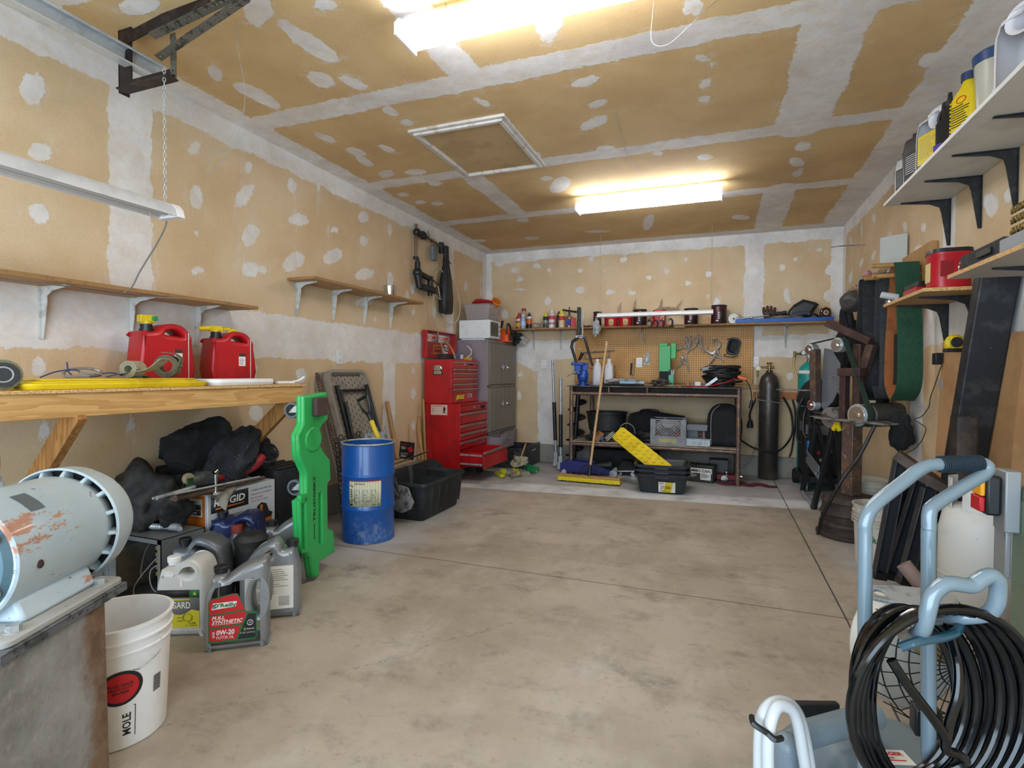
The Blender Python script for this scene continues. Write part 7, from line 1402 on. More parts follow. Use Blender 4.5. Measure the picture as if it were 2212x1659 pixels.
# ammo can etc.
t = T('ammo_can', 'dark green metal ammo can with white stencilled label under the bench', 'ammo can', (-.16, 6.36, 0), -12)
m_am = mat('olive_drab', '#3b3f35', .45, .3, c2='#2f322a', sc=8)
b = B(); b.bx(-.145, .145, -.08, .08, 0, .165); b.out('body', m_am, t, bev=.006); b = B(); b.bx(-.15, .15, -.085, .085, .165, .19); b.bx(-.05, .05, -.01, .01, .19, .197); b.out('lid', m_am, t, bev=.005)
b = B(); b.at(Fr((-.13, -.0805, .03), (1, 0, 0), (0, 0, 1))); b.mi(0); b.rect(0, .07, .26, .055, 0, .0006); b.rect(.14, .0, .11, .07, 0, .0006); b.mi(1); b.txt('AMMO CAN', .01, .082, .235, .03, .001, .03); b.lines(.15, .06, .09, 4, .012, .005, .001); b.mi(0); b.lines(.0, .06, .11, 4, .012, .004, 0); b.out('label', [m_label, m_ink], t)
b = B(); b.at(Fr((.1455, 0, .05), (0, 1, 0), (0, 0, 1))); b.tube([(-.03, 0, .006), (-.03, .04, .01), (.03, .04, .01), (.03, 0, .006)], .004, 6, True); b.rect(-.02, .05, .04, .07, 0, .006); b.out('latch', m_am, t)
t = T('trolley_wheel_parts', 'red trailer coupler with chromed knob behind the ammo can', 'coupler', (.10, 6.40, 0)); b = B(); b.bx(-.10, .12, -.04, .06, .03, .09); b.out('frame', mat('dark_red_steel', '#6e1a20', .5, .2), t, bev=.006); b = B(); b.cyl((-.02, -.07, .05), (-.02, -.03, .05), .035); b.cyl((0, -.06, .03), (0, -.06, .12), .012); b.sph((.0, -.06, .12), .02, 10); b.out('chromed_knob', m_chrome, t); b = B(); b.cyl((.10, -.05, .08), (.16, -.05, .08), .018); b.out('chromed_pin', m_chrome, t)
b = B(); b.bx(-.10, .10, -.08, .08, 0, .22); b.out('grey_box', mat('dark_box_grey', '#4d4e50', .5, .2), label='dull grey box behind the ammo can under the bench', cat='box', loc=(.02, 6.62, 0), bev=.004)
b = B(); b.band([(.0, 6.30, .008), (.10, 6.22, .012), (.22, 6.30, .03), (.32, 6.24, .015), (.42, 6.32, .02), (.52, 6.27, .008), (.60, 6.29, .006)], .05, .004, (0, .9, .35), sm=6); b.out('red_strap', mat('dark_red_web', '#5a1b24', .85), label='dark red strap lying on the floor at the right bench leg', cat='strap')

# ---------------- gas cylinder, teal cylinder, wood strip
t = T('gas_cylinder', 'tall dark steel gas cylinder with a brass valve chained right of the bench', 'gas cylinder', (.545, 6.80, 0))
b = B(); b.lathe([(.098, 0), (.104, .01), (.104, 1.06), (.101, 1.10), (.085, 1.16), (.05, 1.20), (.035, 1.215), (.035, 1.235)], 40, (1, 1)); b.out('body', mat('cylinder_brown', '#47413d', .35, .4, c2='#565049', sc=6, c3='#8c857f', sc3=40, lo3=.66, hi3=.72), t)
m_brass = mat('brass', '#8d7850', .35, .8)
b = B(); b.cyl((0, 0, 1.235), (0, 0, 1.30), .018); b.cyl((-.03, 0, 1.27), (.05, 0, 1.27), .015); b.lathe([(.028, 1.305), (.032, 1.315), (.028, 1.325)], 10); b.out('valve', m_brass, t)
b = B(); b.cyl((-.03, 0, 1.27), (-.10, 0, 1.27), .010); b.cyl((-.10, -.01, 1.25), (-.10, .01, 1.25), .02) ; b.cyl((-.12, -.03, 1.26), (-.12, -.0, 1.26), .028); b.cyl((-.12, 0, 1.16), (-.12, 0, 1.24), .012); b.out('regulator', m_brass, t); b = B(); b.cyl((-.12, -.033, 1.26), (-.12, -.03, 1.26), .024); b.out('gauge_face', m_label, t)
b = B(); b.tube([(-.12, 0, 1.17), (-.13, .0, .8), (-.12, .0, .4), (-.20, .02, .2), (-.3, .0, .1)], .007, 6, sm=6); b.out('gas_hose', mat('tan_hose', '#9a8e78', .5), t)
b = B(); pts = [(.545+.112*math.cos(a), 6.80+.112*math.sin(a), .885-.015*math.cos(a*1.0)) for a in [PI+PI*k/12 for k in range(13)]]; 
for p, q in zip(pts, pts[1:]): b.chain(p, q, .02, .010, .0022)
b.chain(pts[-1], (.68, 6.93, .90), .02, .01, .0022); b.chain(pts[0], (.42, 6.93, .90), .02, .01, .0022)
b.out('safety_chain', m_zinc, label='chain holding the tall gas cylinder to the wall strip', cat='chain')
t = T('hook_strip', 'orange stained wood strip with hooks behind the gas cylinder', 'hook strip', (.66, 6.958, .945)); b = B(); b.bx(-.27, .30, -.010, .010, -.04, .04); b.out('strip', wood('orange_pine', '#b9743a', '#9c5c2a', 'x', 1), t, bev=.002)
for x in (-.22, -.1, .10, .2): b = B(); b.tube([(x, -.01, .0), (x, -.04, 0), (x, -.045, .02)], .003, 6); b.out('hook', m_zinc, t)
b = B(); b.tube([(.43, 6.92, .93), (.38, 6.88, .82), (.35, 6.86, .72), (.36, 6.85, .64)], .011, 8, sm=5); b.cyl((.36, 6.85, .66), (.355, 6.85, .60), .02, .034); b.cyl((.355, 6.85, .60), (.355, 6.85, .57), .034); b.out('heavy_plug', m_black, label='heavy black plug hanging left of the gas cylinder', cat='plug')
b = B(); b.tube([(.70, 6.90, .93), (.78, 6.86, .75), (.78, 6.80, .5), (.62, 6.66, .33), (.40, 6.62, .36), (.25, 6.60, .45)], .011, 8, sm=6); b.out('welder_cable', m_black, label='thick black cable looping in front of the gas cylinder', cat='cable')
b = B(); b.tube([(.80, 6.93, .90), (.83, 6.90, .7), (.80, 6.90, .35), (.77, 6.88, .25)], .010, 8, sm=5); b.out('hanging_cable', m_black, label='black cable hanging straight down right of the gas cylinder', cat='cable')
outlet('white outlet on the back wall right of the pegboard', Fr((0.41, 6.966, 1.334), (1, 0, 0), (0, 0, 1)))
t = T('teal_gas_cylinder', 'teal gas cylinder with regulator gauges behind the welder cart', 'gas cylinder', (.94, 6.80, 0))
b = B(); b.lathe([(.10, 0), (.105, .01), (.105, 1.20), (.09, 1.27), (.05, 1.31), (.03, 1.33)], 32); b.out('body', mat('teal_paint', '#1e9a96', .35, c2='#1a8884', sc=5), t)
b = B(); b.lathe([(.1055, 1.20), (.1, 1.235)], 32, (0, 0)); b.out('label', m_label, t); b = B(); b.cyl((0, 0, 1.33), (0, 0, 1.44), .018); b.cyl((-.15, 0, 1.42), (.06, 0, 1.42), .013); b.cyl((-.14, 0, 1.38), (-.14, 0, 1.45), .014); b.tube([(-.14, 0, 1.38), (-.15, -.02, 1.28), (-.11, -.03, 1.16)], .009, 6, sm=5); b.out('valve', m_brass, t)
for x, r, z in ((-.06, .028, 1.43), (.03, .06, 1.40)): b = B(); b.cyl((x, -.03, z), (x, -.06, z), r, n=24); o = b.out('gauge', m_black if r < .05 else m_wash, t, bev=.003); b = B(); b.cyl((x, -.061, z), (x, -.062, z), r*.8, n=24); b.out('dial', m_label, o)
b = B(); b.cyl((-.06, -.0, 1.44), (-.06, 0, 1.60), .012); b.out('flow_tube', glassy('flow_glass', '#d8d2c8', .1, .6), t)

# ================================================================ right wall shelves
def rshelf(label, x0, y0, y1, z, ys, mb, me, D, H):
    return wall_shelf(label, x0, 1.282, y0, y1, z, ys, mb, m_bbrk, 1.284, D, H, th=.019, me=me)
m_wb = mat('white_board', '#cfccc4', .5, c2='#c2beb4', sc=4); m_we = mat('white_edge', '#e6e5e1', .5)
rshelf('high white shelf on black brackets on the right wall, loaded with bottles', .955, 1.9, 4.02, 2.243, (2.35, 2.775, 3.19, 3.56, 3.97), m_wb, m_we, .25, .275)
rshelf('grey topped shelf with raw chipboard edge, nearest on the right wall', .97, 1.9, 3.02, 1.627, (2.1, 2.75), mat('grey_board', '#b3ada4', .5), m_osb, .25, .27)
rshelf('small chipboard shelf with the red coffee tub on the right wall', .975, 3.35, 4.06, 1.618, (3.57, 3.97), m_shelf, m_osb, .26, .25)
UZ = 2.263
def jug2(label, y, m_, W, H, D, cap, hole=None, out=None, x=1.06, rz=-70, lab=None, capx=.25, capz=.9, cat='jug'):
    t = T('jug', label, cat, (x, y, UZ), rz)
    P = [((a-.5)*W, c*H) for a, c in (out or [(.03, 0), (.97, 0), (1, .06), (1, .70), (.97, .93), (.85, 1), (.6, .98), (.45, .90), (.14, .90), (.04, .76), (0, .62), (0, .06)])]
    hh = [[((a-.5)*W, c*H) for a, c in handle_hole(*hole)]] if hole else []
    b = B(); b.at(Fr((0, D/2, 0), (1, 0, 0), (0, 0, 1))); b.pr(spl(P, 2, True), 0, D, hh, ch=.02, seg=3); b.out('body', m_, t, ang=60)
    b = B(); b.lathe([(.022, 0), (.022, .03), (.001, .032)], 16); b.out('cap', cap, t).location = ((capx-.5)*W, 0, capz*H)
    if lab: b = B(); b.at(Fr((-W/2, -D/2-.0008, 0), (1, 0, 0), (0, 0, 1))); b.mi(0); b.rect(W*.15, H*.12, W*.7, H*.5, 0, .0006); b.mi(1); b.lines(W*.2, H*.55, W*.6, 9, H*.04, .003, .0008); b.out('label', lab, t)
    return t
HH = (.72, .80, .13, .10, -.2)
jug2('silver jug at the far end of the high white shelf', 3.88, m_silver, .17, .26, .10, m_black, HH, lab=[m_ink, m_wash])
jug2('black and silver oil jug, second from the far end of the high shelf', 3.68, mat('black_jug', '#232427', .35), .20, .30, .11, m_black, lab=[m_ink, m_label])
jug2('white jug with yellow label on the high shelf', 3.44, m_hdpe, .20, .30, .12, m_white, HH, lab=[_MC['yellow_plastic'], m_wash])
t = T('gear_oil_bottle', 'black bottle with pointed cap and hand loop on the high shelf', 'bottle', (1.03, 3.22, UZ), -60)
b = B(); b.sect([(0, .10, .08, .025), (.15, .10, .08, .025), (.17, .06, .06, .025), (.22, .055, .055, .025)], 5); b.tube([(-.045, 0, .14), (-.055, 0, .19), (-.03, 0, .225), (.0, 0, .225)], .009, 8, sm=4); b.out('body', m_black, t); b = B(); b.lathe([(.032, .22), (.032, .245), (.012, .25), (.008, .29), (.001, .295)], 16); b.out('cap', m_black, t); b = B(); b.bx(-.045, -.0, -.0412, -.04, .02, .05); b.out('label', mat('purple_ink', '#4b3f8f', .5), t)
t = T('yellow_oil_bottle', 'bright yellow oil bottle with dark blue cap on the high shelf', 'bottle', (1.04, 3.03, UZ), -62)
b = B(); b.sect([(0, .12, .075, .02), (.01, .125, .08, .025), (.18, .125, .08, .025), (.23, .06, .055, .025), (.25, .05, .05, .024)], 5); [b.box((-.063, 0, .03+i*.018), (.006, .06, .009)) for i in range(9)]; b.out('body', m_yel, t); b = B(); b.lathe([(.031, .25), (.032, .285), (.001, .287)], 18); b.out('cap', mat('navy_cap', '#22375f', .4), t)
b = B(); b.at(Fr((-.045, -.041, .04), (1, 0, 0), (0, 0, 1))); b.mi(0); b.lines(0, .10, .09, 9, .011, .004, 0); b.mi(1); b.tube([(.045+.022*math.cos(a), .125+.014*math.sin(a), 0) for a in [2*PI*k/16 for k in range(16)]], .002, 4, True); b.out('label', [m_ink, m_redink], t)
t = T('clear_pitcher', 'tall clear pitcher with blue lid on the high shelf', 'pitcher', (1.06, 2.84, UZ)); b = B(); b.lathe([(.052, 0), (.056, .01), (.072, .26), (.069, .26), (.053, .015), (.001, .012)], 30, (1, 0)); b.out('body', glassy('frosted_pitcher', '#d5d3c4', .3, .6), t); b = B(); b.lathe([(.073, .225), (.076, .262), (.06, .275), (.001, .278)], 30, (1, 0)); b.out('lid', mat('navy_lid', '#1d3f6e', .35), t); b = B(); b.lathe([(.05, .016), (.058, .12), (.001, .12)], 24, (1, 0)); b.out('contents', mat('yellowish_fill', '#c9be8c', .4), t)
jug2('white jug with grey handle, nearest on the high shelf', 2.56, m_hdpe, .22, .30, .14, m_wash, (.5, .78, .20, .12, 0), x=1.08, rz=-60)
# near chipboard shelf
MZ = 1.647
t = T('black_tool_case', 'flat black tool case at the far end of the nearest chipboard shelf', 'case', (1.08, 2.76, MZ)); b = B(); b.bx(-.09, .13, -.20, .18, 0, .065); b.out('shell', m_dusty, t, bev=.005); b = B(); b.bx(-.10, -.09, -.12, .0, .02, .045); b.out('handle', m_black, t, bev=.003)
t = T('key_ring', 'ring of keys hanging off the edge before the black tool case', 'keys', (1.0, 2.96, MZ)); b = B(); b.tube([(0, .024*math.cos(a), .026+.024*math.sin(a)) for a in [2*PI*k/18 for k in range(18)]], .003, 6, True); b.out('ring', m_chrome, t); b = B(); b.bx(-.01, .03, -.09, -.03, 0, .012); b.cyl((.0, -.12, .012), (.0, -.08, .012), .010); b.out('key', m_brass, t, bev=.002)
b = B(); b.bx(-.08, .14, -.16, .14, 0, .05); b.out('grey_tray', mat('tray_grey', '#8a8f93', .5), label='shallow grey tray under the twisted chain on the nearest shelf', cat='tray', loc=(1.06, 2.42, MZ), bev=.004)
b = B(); rd = random.Random(6)
for i in range(6):
    for j in range(15):
        x = -.08+.19*j/14; z = .075+.019*i; y = -.02+.012*rd.uniform(-1, 1)
        b.T = TR(1.09+x, 2.44+y, MZ+z) @ RY(30+(60 if j % 2 else -60)) @ RX(rd.uniform(-20, 20)); b.tube([(.013*math.cos(q*PI/4), 0, .007*math.sin(q*PI/4)) for q in range(8)], .0035, 5, True)
        if i % 2 == 0: b.T = TR(1.005, 2.36+.012*j, MZ+z) @ RX(50*(1 if j % 2 else -1)); b.tube([(0, .013*math.cos(q*PI/4), .007*math.sin(q*PI/4)) for q in range(8)], .0035, 5, True)
b.out('heaped_chain', mat('golden_chain', '#8f7a48', .35, .8, c2='#3a3428', sc=60), label='heap of golden brown chain on the nearest chipboard shelf', cat='chain')
b = B(); b.cyl((.99, 2.30, MZ), (.99, 2.30, MZ+.05), .035); b.out('metal_can', m_chrome, label='short shiny can at the picture edge on the nearest shelf', cat='can')
LZ2 = 1.638
t = T('red_coffee_tub', 'large red coffee tub with dark lid on the small chipboard shelf', 'tub', (1.12, 3.47, LZ2)); b = B(); b.sect([(0, .17, .15, .05), (.03, .175, .155, .05), (.17, .175, .155, .05), (.175, .18, .16, .05), (.185, .18, .16, .05)], 5); b.out('body', m_redtub, t); b = B(); b.sect([(.185, .185, .165, .05), (.205, .18, .16, .05)], 5); b.out('lid', m_black, t); b = B(); b.bx(-.06, -.01, -.081, -.077, .06, .14); b.out('grip_recess', mat('red_tub_dark', '#8c101b', .4), t); b = B(); b.bx(-.0895, -.088, -.03, .04, .04, .14); b.out('label', _MC['label_cream'], t)
b = B(); b.bx(-.09, .12, -.12, .12, 0, .03); b.out('black_book', m_black, label='thin black case behind the red coffee tub', cat='case', loc=(1.12, 3.74, LZ2+.045), bev=.003); b = B(); b.bx(-.10, .10, -.11, .11, 0, .044); b.out('red_case', m_red, label='red box under the thin black case on the small shelf', cat='box', loc=(1.12, 3.73, LZ2), bev=.003)
t = T('putty_roller', 'pale grey rounded tool overhanging the far end of the small shelf', 'tool', (1.03, 3.95, LZ2)); b = B(); b.cyl((-.09, .02, .05), (.0, .02, .03), .02); b.bx(-.02, .10, .0, .04, .0, .025); b.out('body', mat('pale_tool', '#b9bdc1', .4), t, bev=.003)
b = B(); b.lathe([(.022, 0), (.022, .02), (.001, .02)], 14); b.out('bottle_stopper', m_chrome, label='tiny round lid on the corner of the small shelf', cat='lid', loc=(1.0, 4.03, LZ2))
# fixings on the wall
t = T('tape_measure', 'yellow and black tape measure hung on the shelf bracket', 'tape measure', (1.2, 3.613, 1.369)); b = B(); b.sph((0, 0, 0), (.045, .03, .045), 16); b.box((0, 0, -.01), (.085, .05, .06)); b.out('case', m_yel, t, bev=.012); b = B(); b.cyl((0, -.034, 0), (0, -.028, 0), .028); b.box((.0, .0, -.042), (.09, .052, .02)); b.box((.07, .0, .01), (.05, .03, .06)); b.out('black_trim', m_black, t, bev=.004)
outlet('white outlet with black adapter beside the leaning cardboard', Fr((1.281, 3.98, 1.30), (0, -1, 0), (0, 0, 1)))
b = B(); b.box((1.245, 3.98, 1.29), (.05, .06, .07)); b.out('power_adapter', m_black, label='black power adapter plugged into the right wall outlet', cat='adapter', bev=.005)
b = B(); b.tube([(1.2, 3.763, 1.272), (1.2, 3.815, 1.219), (1.2, 3.882, 1.137), (1.2, 3.952, 1.058), (1.2, 3.979, 0.995), (1.2, 4.103, 0.929), (1.2, 4.231, 0.905), (1.2, 4.117, 0.884), (1.2, 4.018, 0.864), (1.2, 4.078, 0.786), (1.2, 4.219, 0.71), (1.2, 4.402, 0.654)], .003, 6, sm=4); b.out('thin_cable', mat('brown_cord', '#4a3d34', .6), label='thin dark cord wandering down from the black adapter', cat='cord'); b = B(); b.bx(-.004, .0, -.03, .03, -.06, 0); b.out('cord_tag', m_wash, label='grey paper tag on the adapter cord', cat='tag', loc=(1.19, 3.76, 1.171))
b = B(); b.tube([(1.0, 6.0, 2.42), (1.10, 6.0, 2.424), (1.283, 6.0, 2.42)], .005, 6); b.out('long_nail', m_steel, label='long nail sticking out high on the right wall near the corner', cat='nail')

# ================================================================ hook board and hanging belts
t = T('hook_board', 'wooden hook board along the far right wall', 'hook board', (1.27, 5.9, 2.03)); b = B(); b.bx(-.010, .012, -.95, .75, -.05, .05); b.out('board', m_dowel, t, bev=.002)
for i in range(10): b = B(); b.tube([(-.01, -.8+i*.16, 0), (-.05, -.8+i*.16, 0), (-.06, -.8+i*.16, .02)], .005, 6); b.out('hook', m_zinc, t)
t = T('peg_rack', 'wooden peg rack holding sanding belts on the right wall', 'rack', (1.26, 4.55, 1.90)); b = B(); b.bx(-.015, .022, -.40, .25, -.10, .14); b.out('back_board', m_dowel, t, bev=.002)
for y, z in ((-.22, .03), (-.22, -.04), (-.10, .05), (-.10, -.02), (.12, .0), (.2, .02)): b = B(); b.cyl((-.26, y, z), (0, y, z), .016, n=12); b.out('peg', m_dowel, t)
def belt(label, y, x0, w, zt, zb, gap, m_, bulge=.03, m2=None, grp=None):
    t = T('sanding_belt', label, 'sanding belt', (x0, y, zt)); h = zt-zb; P = [(0, -gap/2, -.06), (0, -gap*.25, -.01), (0, gap*.25, -.01), (0, gap/2, -.06), (0, gap/2+bulge, -h*.5), (0, gap/2+bulge*1.2, -h*.86), (0, gap*.3, -h*.985), (0, -gap*.3, -h*.985), (0, -gap/2-bulge*1.2, -h*.86), (0, -gap/2-bulge, -h*.5)]
    b = B(); b.band(P, w, .003, (1, 0, 0), True, 6); b.out('grit_side', m_, t)
    if m2: b = B(); c = Vector((0, 0, -h/2)); b.band([c+(Vector(p)-c)*.985 for p in P], w*.99, .002, (1, 0, 0), True, 6); b.out('cloth_side', m2, t)
m_belt = mat('black_belt', '#1d1e20', .7, c2='#2c2d30', sc=20, c3='#6d6f74', sc3=60, lo3=.70, hi3=.73)
belt('wide black printed belt, leftmost on the peg rack', 4.82, 1.09, .17, 1.92, 1.00, .10, m_belt, .06)
belt('dark grey belt next to the wide printed one on the peg rack', 4.62, 1.13, .12, 1.93, 1.02, .10, mat('grey_belt', '#3a3b3d', .8, c2='#2e2f31', sc=30), .035)
belt('narrow dark belt in the middle of the peg rack', 4.52, 1.19, .10, 1.92, 1.04, .06, m_belt, .02)
belt('dark green belt with orange cloth inside on the peg rack', 4.34, 1.16, .14, 1.95, 1.02, .10, mat('green_grit', '#1e4a33', .85, c2='#183d2a', sc=60), .08, mat('orange_cloth', '#9b5c30', .8, c2='#864c26', sc=10))
b = B(); b.bx(-.003, .003, -.09, .09, 0, .22); b.out('clear_sheet', mat('pale_sheet', '#b9beb9', .25), label='pale translucent sheet standing above the peg rack', cat='sheet', loc=(1.20, 4.76, 2.0)).rotation_euler = (0, 0, .9)
t = T('wall_clipboard_meter', 'grey handheld meter box with a screen hanging at the hook board', 'meter', (1.13, 5.12, 1.66), 20); b = B(); b.bx(-.07, .05, -.04, .04, -.02, .33); b.out('case', mat('meter_grey', '#8d9194', .5), t, bev=.012); b = B(); b.bx(-.01, .035, -.0425, -.040, .20, .30); b.mi(1); b.bx(-.065, .04, -.042, -.040, .0, .02); b.mi(0); [b.bx(-.06, -.045, -.0425, -.04, .10+i*.03, .115+i*.03) for i in range(6)]; b.out('screen', [mat('screen_grey', '#3b4146', .3), m_blackm], t)
b = B(); b.blob((1.10, 5.55, 1.84), (.10, .12, .10), 4, .15, 1.6, 121, .3); b.out('hard_hat', mat('dull_cap', '#45423e', .5), label='dull dark welding cap on the hook board', cat='cap'); b = B(); b.blob((1.16, 5.30, 1.98), (.06, .10, .06), 4, .4, 3, 123, .6); b.out('pink_bag', mat('pink_film', '#c48aa0', .3), label='pink plastic bag above the grey meter', cat='bag')
b = B(); b.bx(-.01, .01, -.04, .04, -.30, 0); b.out('orange_strap', mat('orange_strap', '#d4501f', .6), label='bright orange strap hanging at the hook board', cat='strap', loc=(1.20, 5.75, 1.98)); b = B(); b.blob((1.17, 6.15, 1.50), (.09, .16, .33), 4, .2, 2.2, 127, .7); b.out('hanging_apron', m_cloth, label='black welding jacket hanging in the right corner', cat='jacket')
b = B(); b.blob((1.22, 5.05, 1.20), (.05, .10, .28), 4, .2, 2.2, 131, .7); b.out('hanging_apron', m_cloth, label='black cloth hanging below the belts behind the grinder', cat='cloth'); b = B(); b.blob((1.19, 4.45, .80), (.07, .10, .14), 4, .2, 2.2, 133, .6); b.out('hanging_pouch', m_cloth, label='small black pouch hanging under the grinder motor', cat='pouch')
rd = random.Random(12)
for i, (n_, l_) in enumerate((('tool', 'silver snips'), ('string', 'pale cord bundle'), ('tool', 'long chrome hook'), ('string', 'grey twisted cord'), ('tool', 'small pulley hook'))):
    b = B(); y = 5.65-.16*i; x = 1.20; pts = [(1.252, y, 2.03), (1.225, y, 1.98)]+[(x+rd.uniform(-.03, .03), y+rd.uniform(-.03, .03), 1.80-.10*k) for k in range(4+i % 3)]; b.tube(pts, .009 if n_ == 'tool' else .005, 6, sm=4); b.tube([(x+.02, y+.02, 1.8), (x-.02, y, 1.62), (x+.02, y-.02, 1.42)], .006, 6, sm=4)
    if i == 4: b.cyl((x, y-.02, 1.22), (x, y+.02, 1.22), .04); b.cyl((x, y, 1.22), (x, y, 1.45), .006)
    b.out('hanging_'+n_, m_zinc if n_ == 'tool' else m_wash, label=l_+' hanging in the cluster under the hook board', cat=n_)

# ================================================================ belt grinder on its stand
m_st = mat('grinder_maroon', '#4b3733', .5, .35, c2='#5d453e', sc=10, c3='#8a7d76', sc3=30, lo3=.64, hi3=.72)
GM = Fr((.93, 4.62, 0), (.6, -.8, 0), (0, 0, 1))   # local z = away from the wheels' faces, towards -axis
t0 = t = T('belt_grinder', 'tall home built belt grinder on a square post with green belt', 'belt grinder', M4=GM)
def G(*p): return p
b = B(); b.bx(-.047, .047, .305, .85, -.047, .047); b.out('post', m_pipe, t, bev=.004)
b = B(); b.bx(-.25, .33, .85, .862, -.16, .10); b.bx(-.34, -.24, .856, .862, -.05, .05); b.out('base_plate', m_steel, t, bev=.001)
W2 = [(-0.384, 1.391), (-0.356, 0.947), (-0.125, 1.416), (0.059, 0.897), (-0.033, 1.258), (-0.052, 0.861)]
b = B()
for x0, x1 in ((-.12, -.07), (.0, .05)): b.bx(x0, x1, .862, 1.22, -.05, .0)
b.bx(-.13, .06, 1.18, 1.24, -.06, .01); b.out('slotted_frame', m_st, t, bev=.003)
b = B(); b.bx(-.06, -.0, .95, 1.42, -.11, -.06); b.out('column', m_st, t, bev=.003)
A0, A1 = (-0.312, 1.6), (0.066, 1.434)
def bar(b, p, q, w, z0, z1): p = Vector((p[0], p[1], 0)); q = Vector((q[0], q[1], 0)); T0 = b.T; b.T = T0 @ Fr(p, q-p, Vector((0, 0, 1)).cross(q-p)); b.bx(0, (q-p).length, -w/2, w/2, z0, z1); b.T = T0
b = B(); bar(b, A0, A1, .055, -.10, -.06); b.out('upper_arm', m_st, t, bev=.003)
b = B(); bar(b, (A1[0], A1[1]-.02), (-.03, 1.12), .06, -.12, -.07); b.out('strut', m_rust, t, bev=.003)
b = B(); bar(b, (W2[0][0]+.035, W2[0][1]), (W2[1][0]+.02, W2[1][1]+.03), .055, -.03, .03); b.out('platen', m_rust, t, bev=.003)
b = B(); pp_ = [(-0.299, 1.399), (-0.229, 1.385), (-0.15, 1.276), (-0.147, 1.1), (-0.211, 0.98), (-0.288, 0.91), (-0.315, 0.931), (-0.313, 1.224)]; b.pr(pp_, -.045, -.037, ch=.002); b.out('tracking_plate', mat('plate_grey', '#7d8288', .4, .5), t)
b = B(); [b.cyl((x, z, -.03), (x, z, .0), .006, n=8) for x, z in ((pp_[2][0]-.05, pp_[2][1]-.1), (pp_[2][0]-.03, pp_[2][1]-.1))]; b.out('stud', m_chrome, t)
for k, (i, r) in enumerate(((0, .045), (1, .042), (2, .055), (3, .082))):
    x, z = W2[i]; b = B(); b.cyl((x, z, -.035), (x, z, .025), r, n=26); o = b.out('wheel', m_zinc, t, bev=.003)
    b = B(); b.cyl((x, z, .025), (x, z, .032), r*.78, n=24); b.cyl((x, z, .03), (x, z, .042), r*.3, n=10); b.out('hub', m_chrome, o, bev=.001)
def tang(a, ra, c, rc, side):
    a = Vector(a); c = Vector(c); d = (c-a).normalized(); n_ = Vector((-d.y, d.x))*side; return a+n_*ra, c+n_*rc
b = B()
def run(i, j, ri, rj, s_):
    p, q = tang(W2[i], ri, W2[j], rj, s_); b.band([(p.x, p.y, -.005), (q.x, q.y, -.005)], .05, .0025, (0, 0, 1))
run(2, 3, .057, .085, 1); b.out('green_belt', mat('green_belt', '#34483a', .85, c2='#2a3c30', sc=60, c3='#7c8a80', sc3=90, lo3=.66, hi3=.72), t)
b = B(); run(0, 2, .048, .057, 1); run(1, 3, .045, .085, -1); b.out('return_belt', mat('belt_back', '#4a4641', .8), t); b = B()
for i, r, a0, a1 in ((2, .057, 0, 150), (3, .085, -90, 60)):
    b.band([(W2[i][0]+r*math.cos(math.radians(a0+(a1-a0)*k/8)), W2[i][1]+r*math.sin(math.radians(a0+(a1-a0)*k/8)), -.005) for k in range(9)], .05, .0025, (0, 0, 1))
b.out('belt_wrap', _MC['green_belt'], t)
mw = W2[3]; b = B(); b.cyl((mw[0], mw[1], -.36), (mw[0], mw[1], -.06), .088, n=34); b.cyl((mw[0], mw[1], -.08), (mw[0], mw[1], -.05), .06, n=24); b.bx(mw[0]-.06, mw[0]+.06, .862, mw[1]-.05, -.30, -.12); b.out('motor', mat('motor_grey', '#5f5c54', .45, .4, c2='#4b4842', sc=8, c3='#7a6a5c', sc3=16, lo3=.64, hi3=.7), t, bev=.012, seg=3)
b = B(); b.box((-.12, .80, .03), (.03, .07, .02), RZ(-30)); b.box((-.09, .80, .03), (.03, .07, .02), RZ(20)); b.out('yellow_clip', m_yel, t, bev=.003)
b = B(); b.cyl((-.20, .86, .0), (-.20, .86, -.03), .08, n=24); b.out('guard_disc', m_steel, t)
m_rim = mat('rusty_wheel_rim', '#443b36', .65, .4, c2='#5a4d45', sc=8, c3='#7d736b', sc3=24, lo3=.66, hi3=.72)
b = B(); b.lathe([(.205, 0), (.225, .01), (.225, .025), (.20, .035), (.195, .07), (.205, .09), (.20, .11), (.19, .115), (.195, .16), (.205, .17), (.19, .20), (.185, .24), (.195, .26), (.175, .295), (.12, .303), (.001, .303)], 44); b.out('wheel_rim', m_rim, label='stack of rusty steel wheel rims under the grinder post', cat='wheel rim', loc=(.93, 4.62, 0))
# bandsaw-like dark stand with folded legs
t = T('folding_stand', 'black folding A-frame tool stand with a grey foot bar', 'stand')
def chan(p, q, w, d): p = Vector(p); q = Vector(q); b = B(); b.at(Fr(p, q-p, (.3, -1, .1))); b.bx(0, (q-p).length, -d/2, d/2, -w/2, w/2); return b
Q1, Q2 = (.801, 6.06, .02), (.808, 5.41, .02); T1, T2 = (.90, 5.98, .72), (.93, 5.30, .76)
for p, q in ((Q1, T1), (Q2, T2)): chan(p, q, .035, .05).out('rail', mat('stand_black', '#26282b', .4, .3), t, bev=.003)
for p, q in ((T1, (1.08, 6.1, .02)), (T2, (1.05, 5.42, .02))): chan(p, q, .035, .05).out('rear_leg', _MC['stand_black'], t, bev=.003)
b = B(); b.cyl(Q1, Q2, .022); b.out('foot_bar', mat('bar_grey', '#8b9098', .4), t); b = B(); b.sph(Q2, .03, 12); b.out('foot_cap', m_black, t)
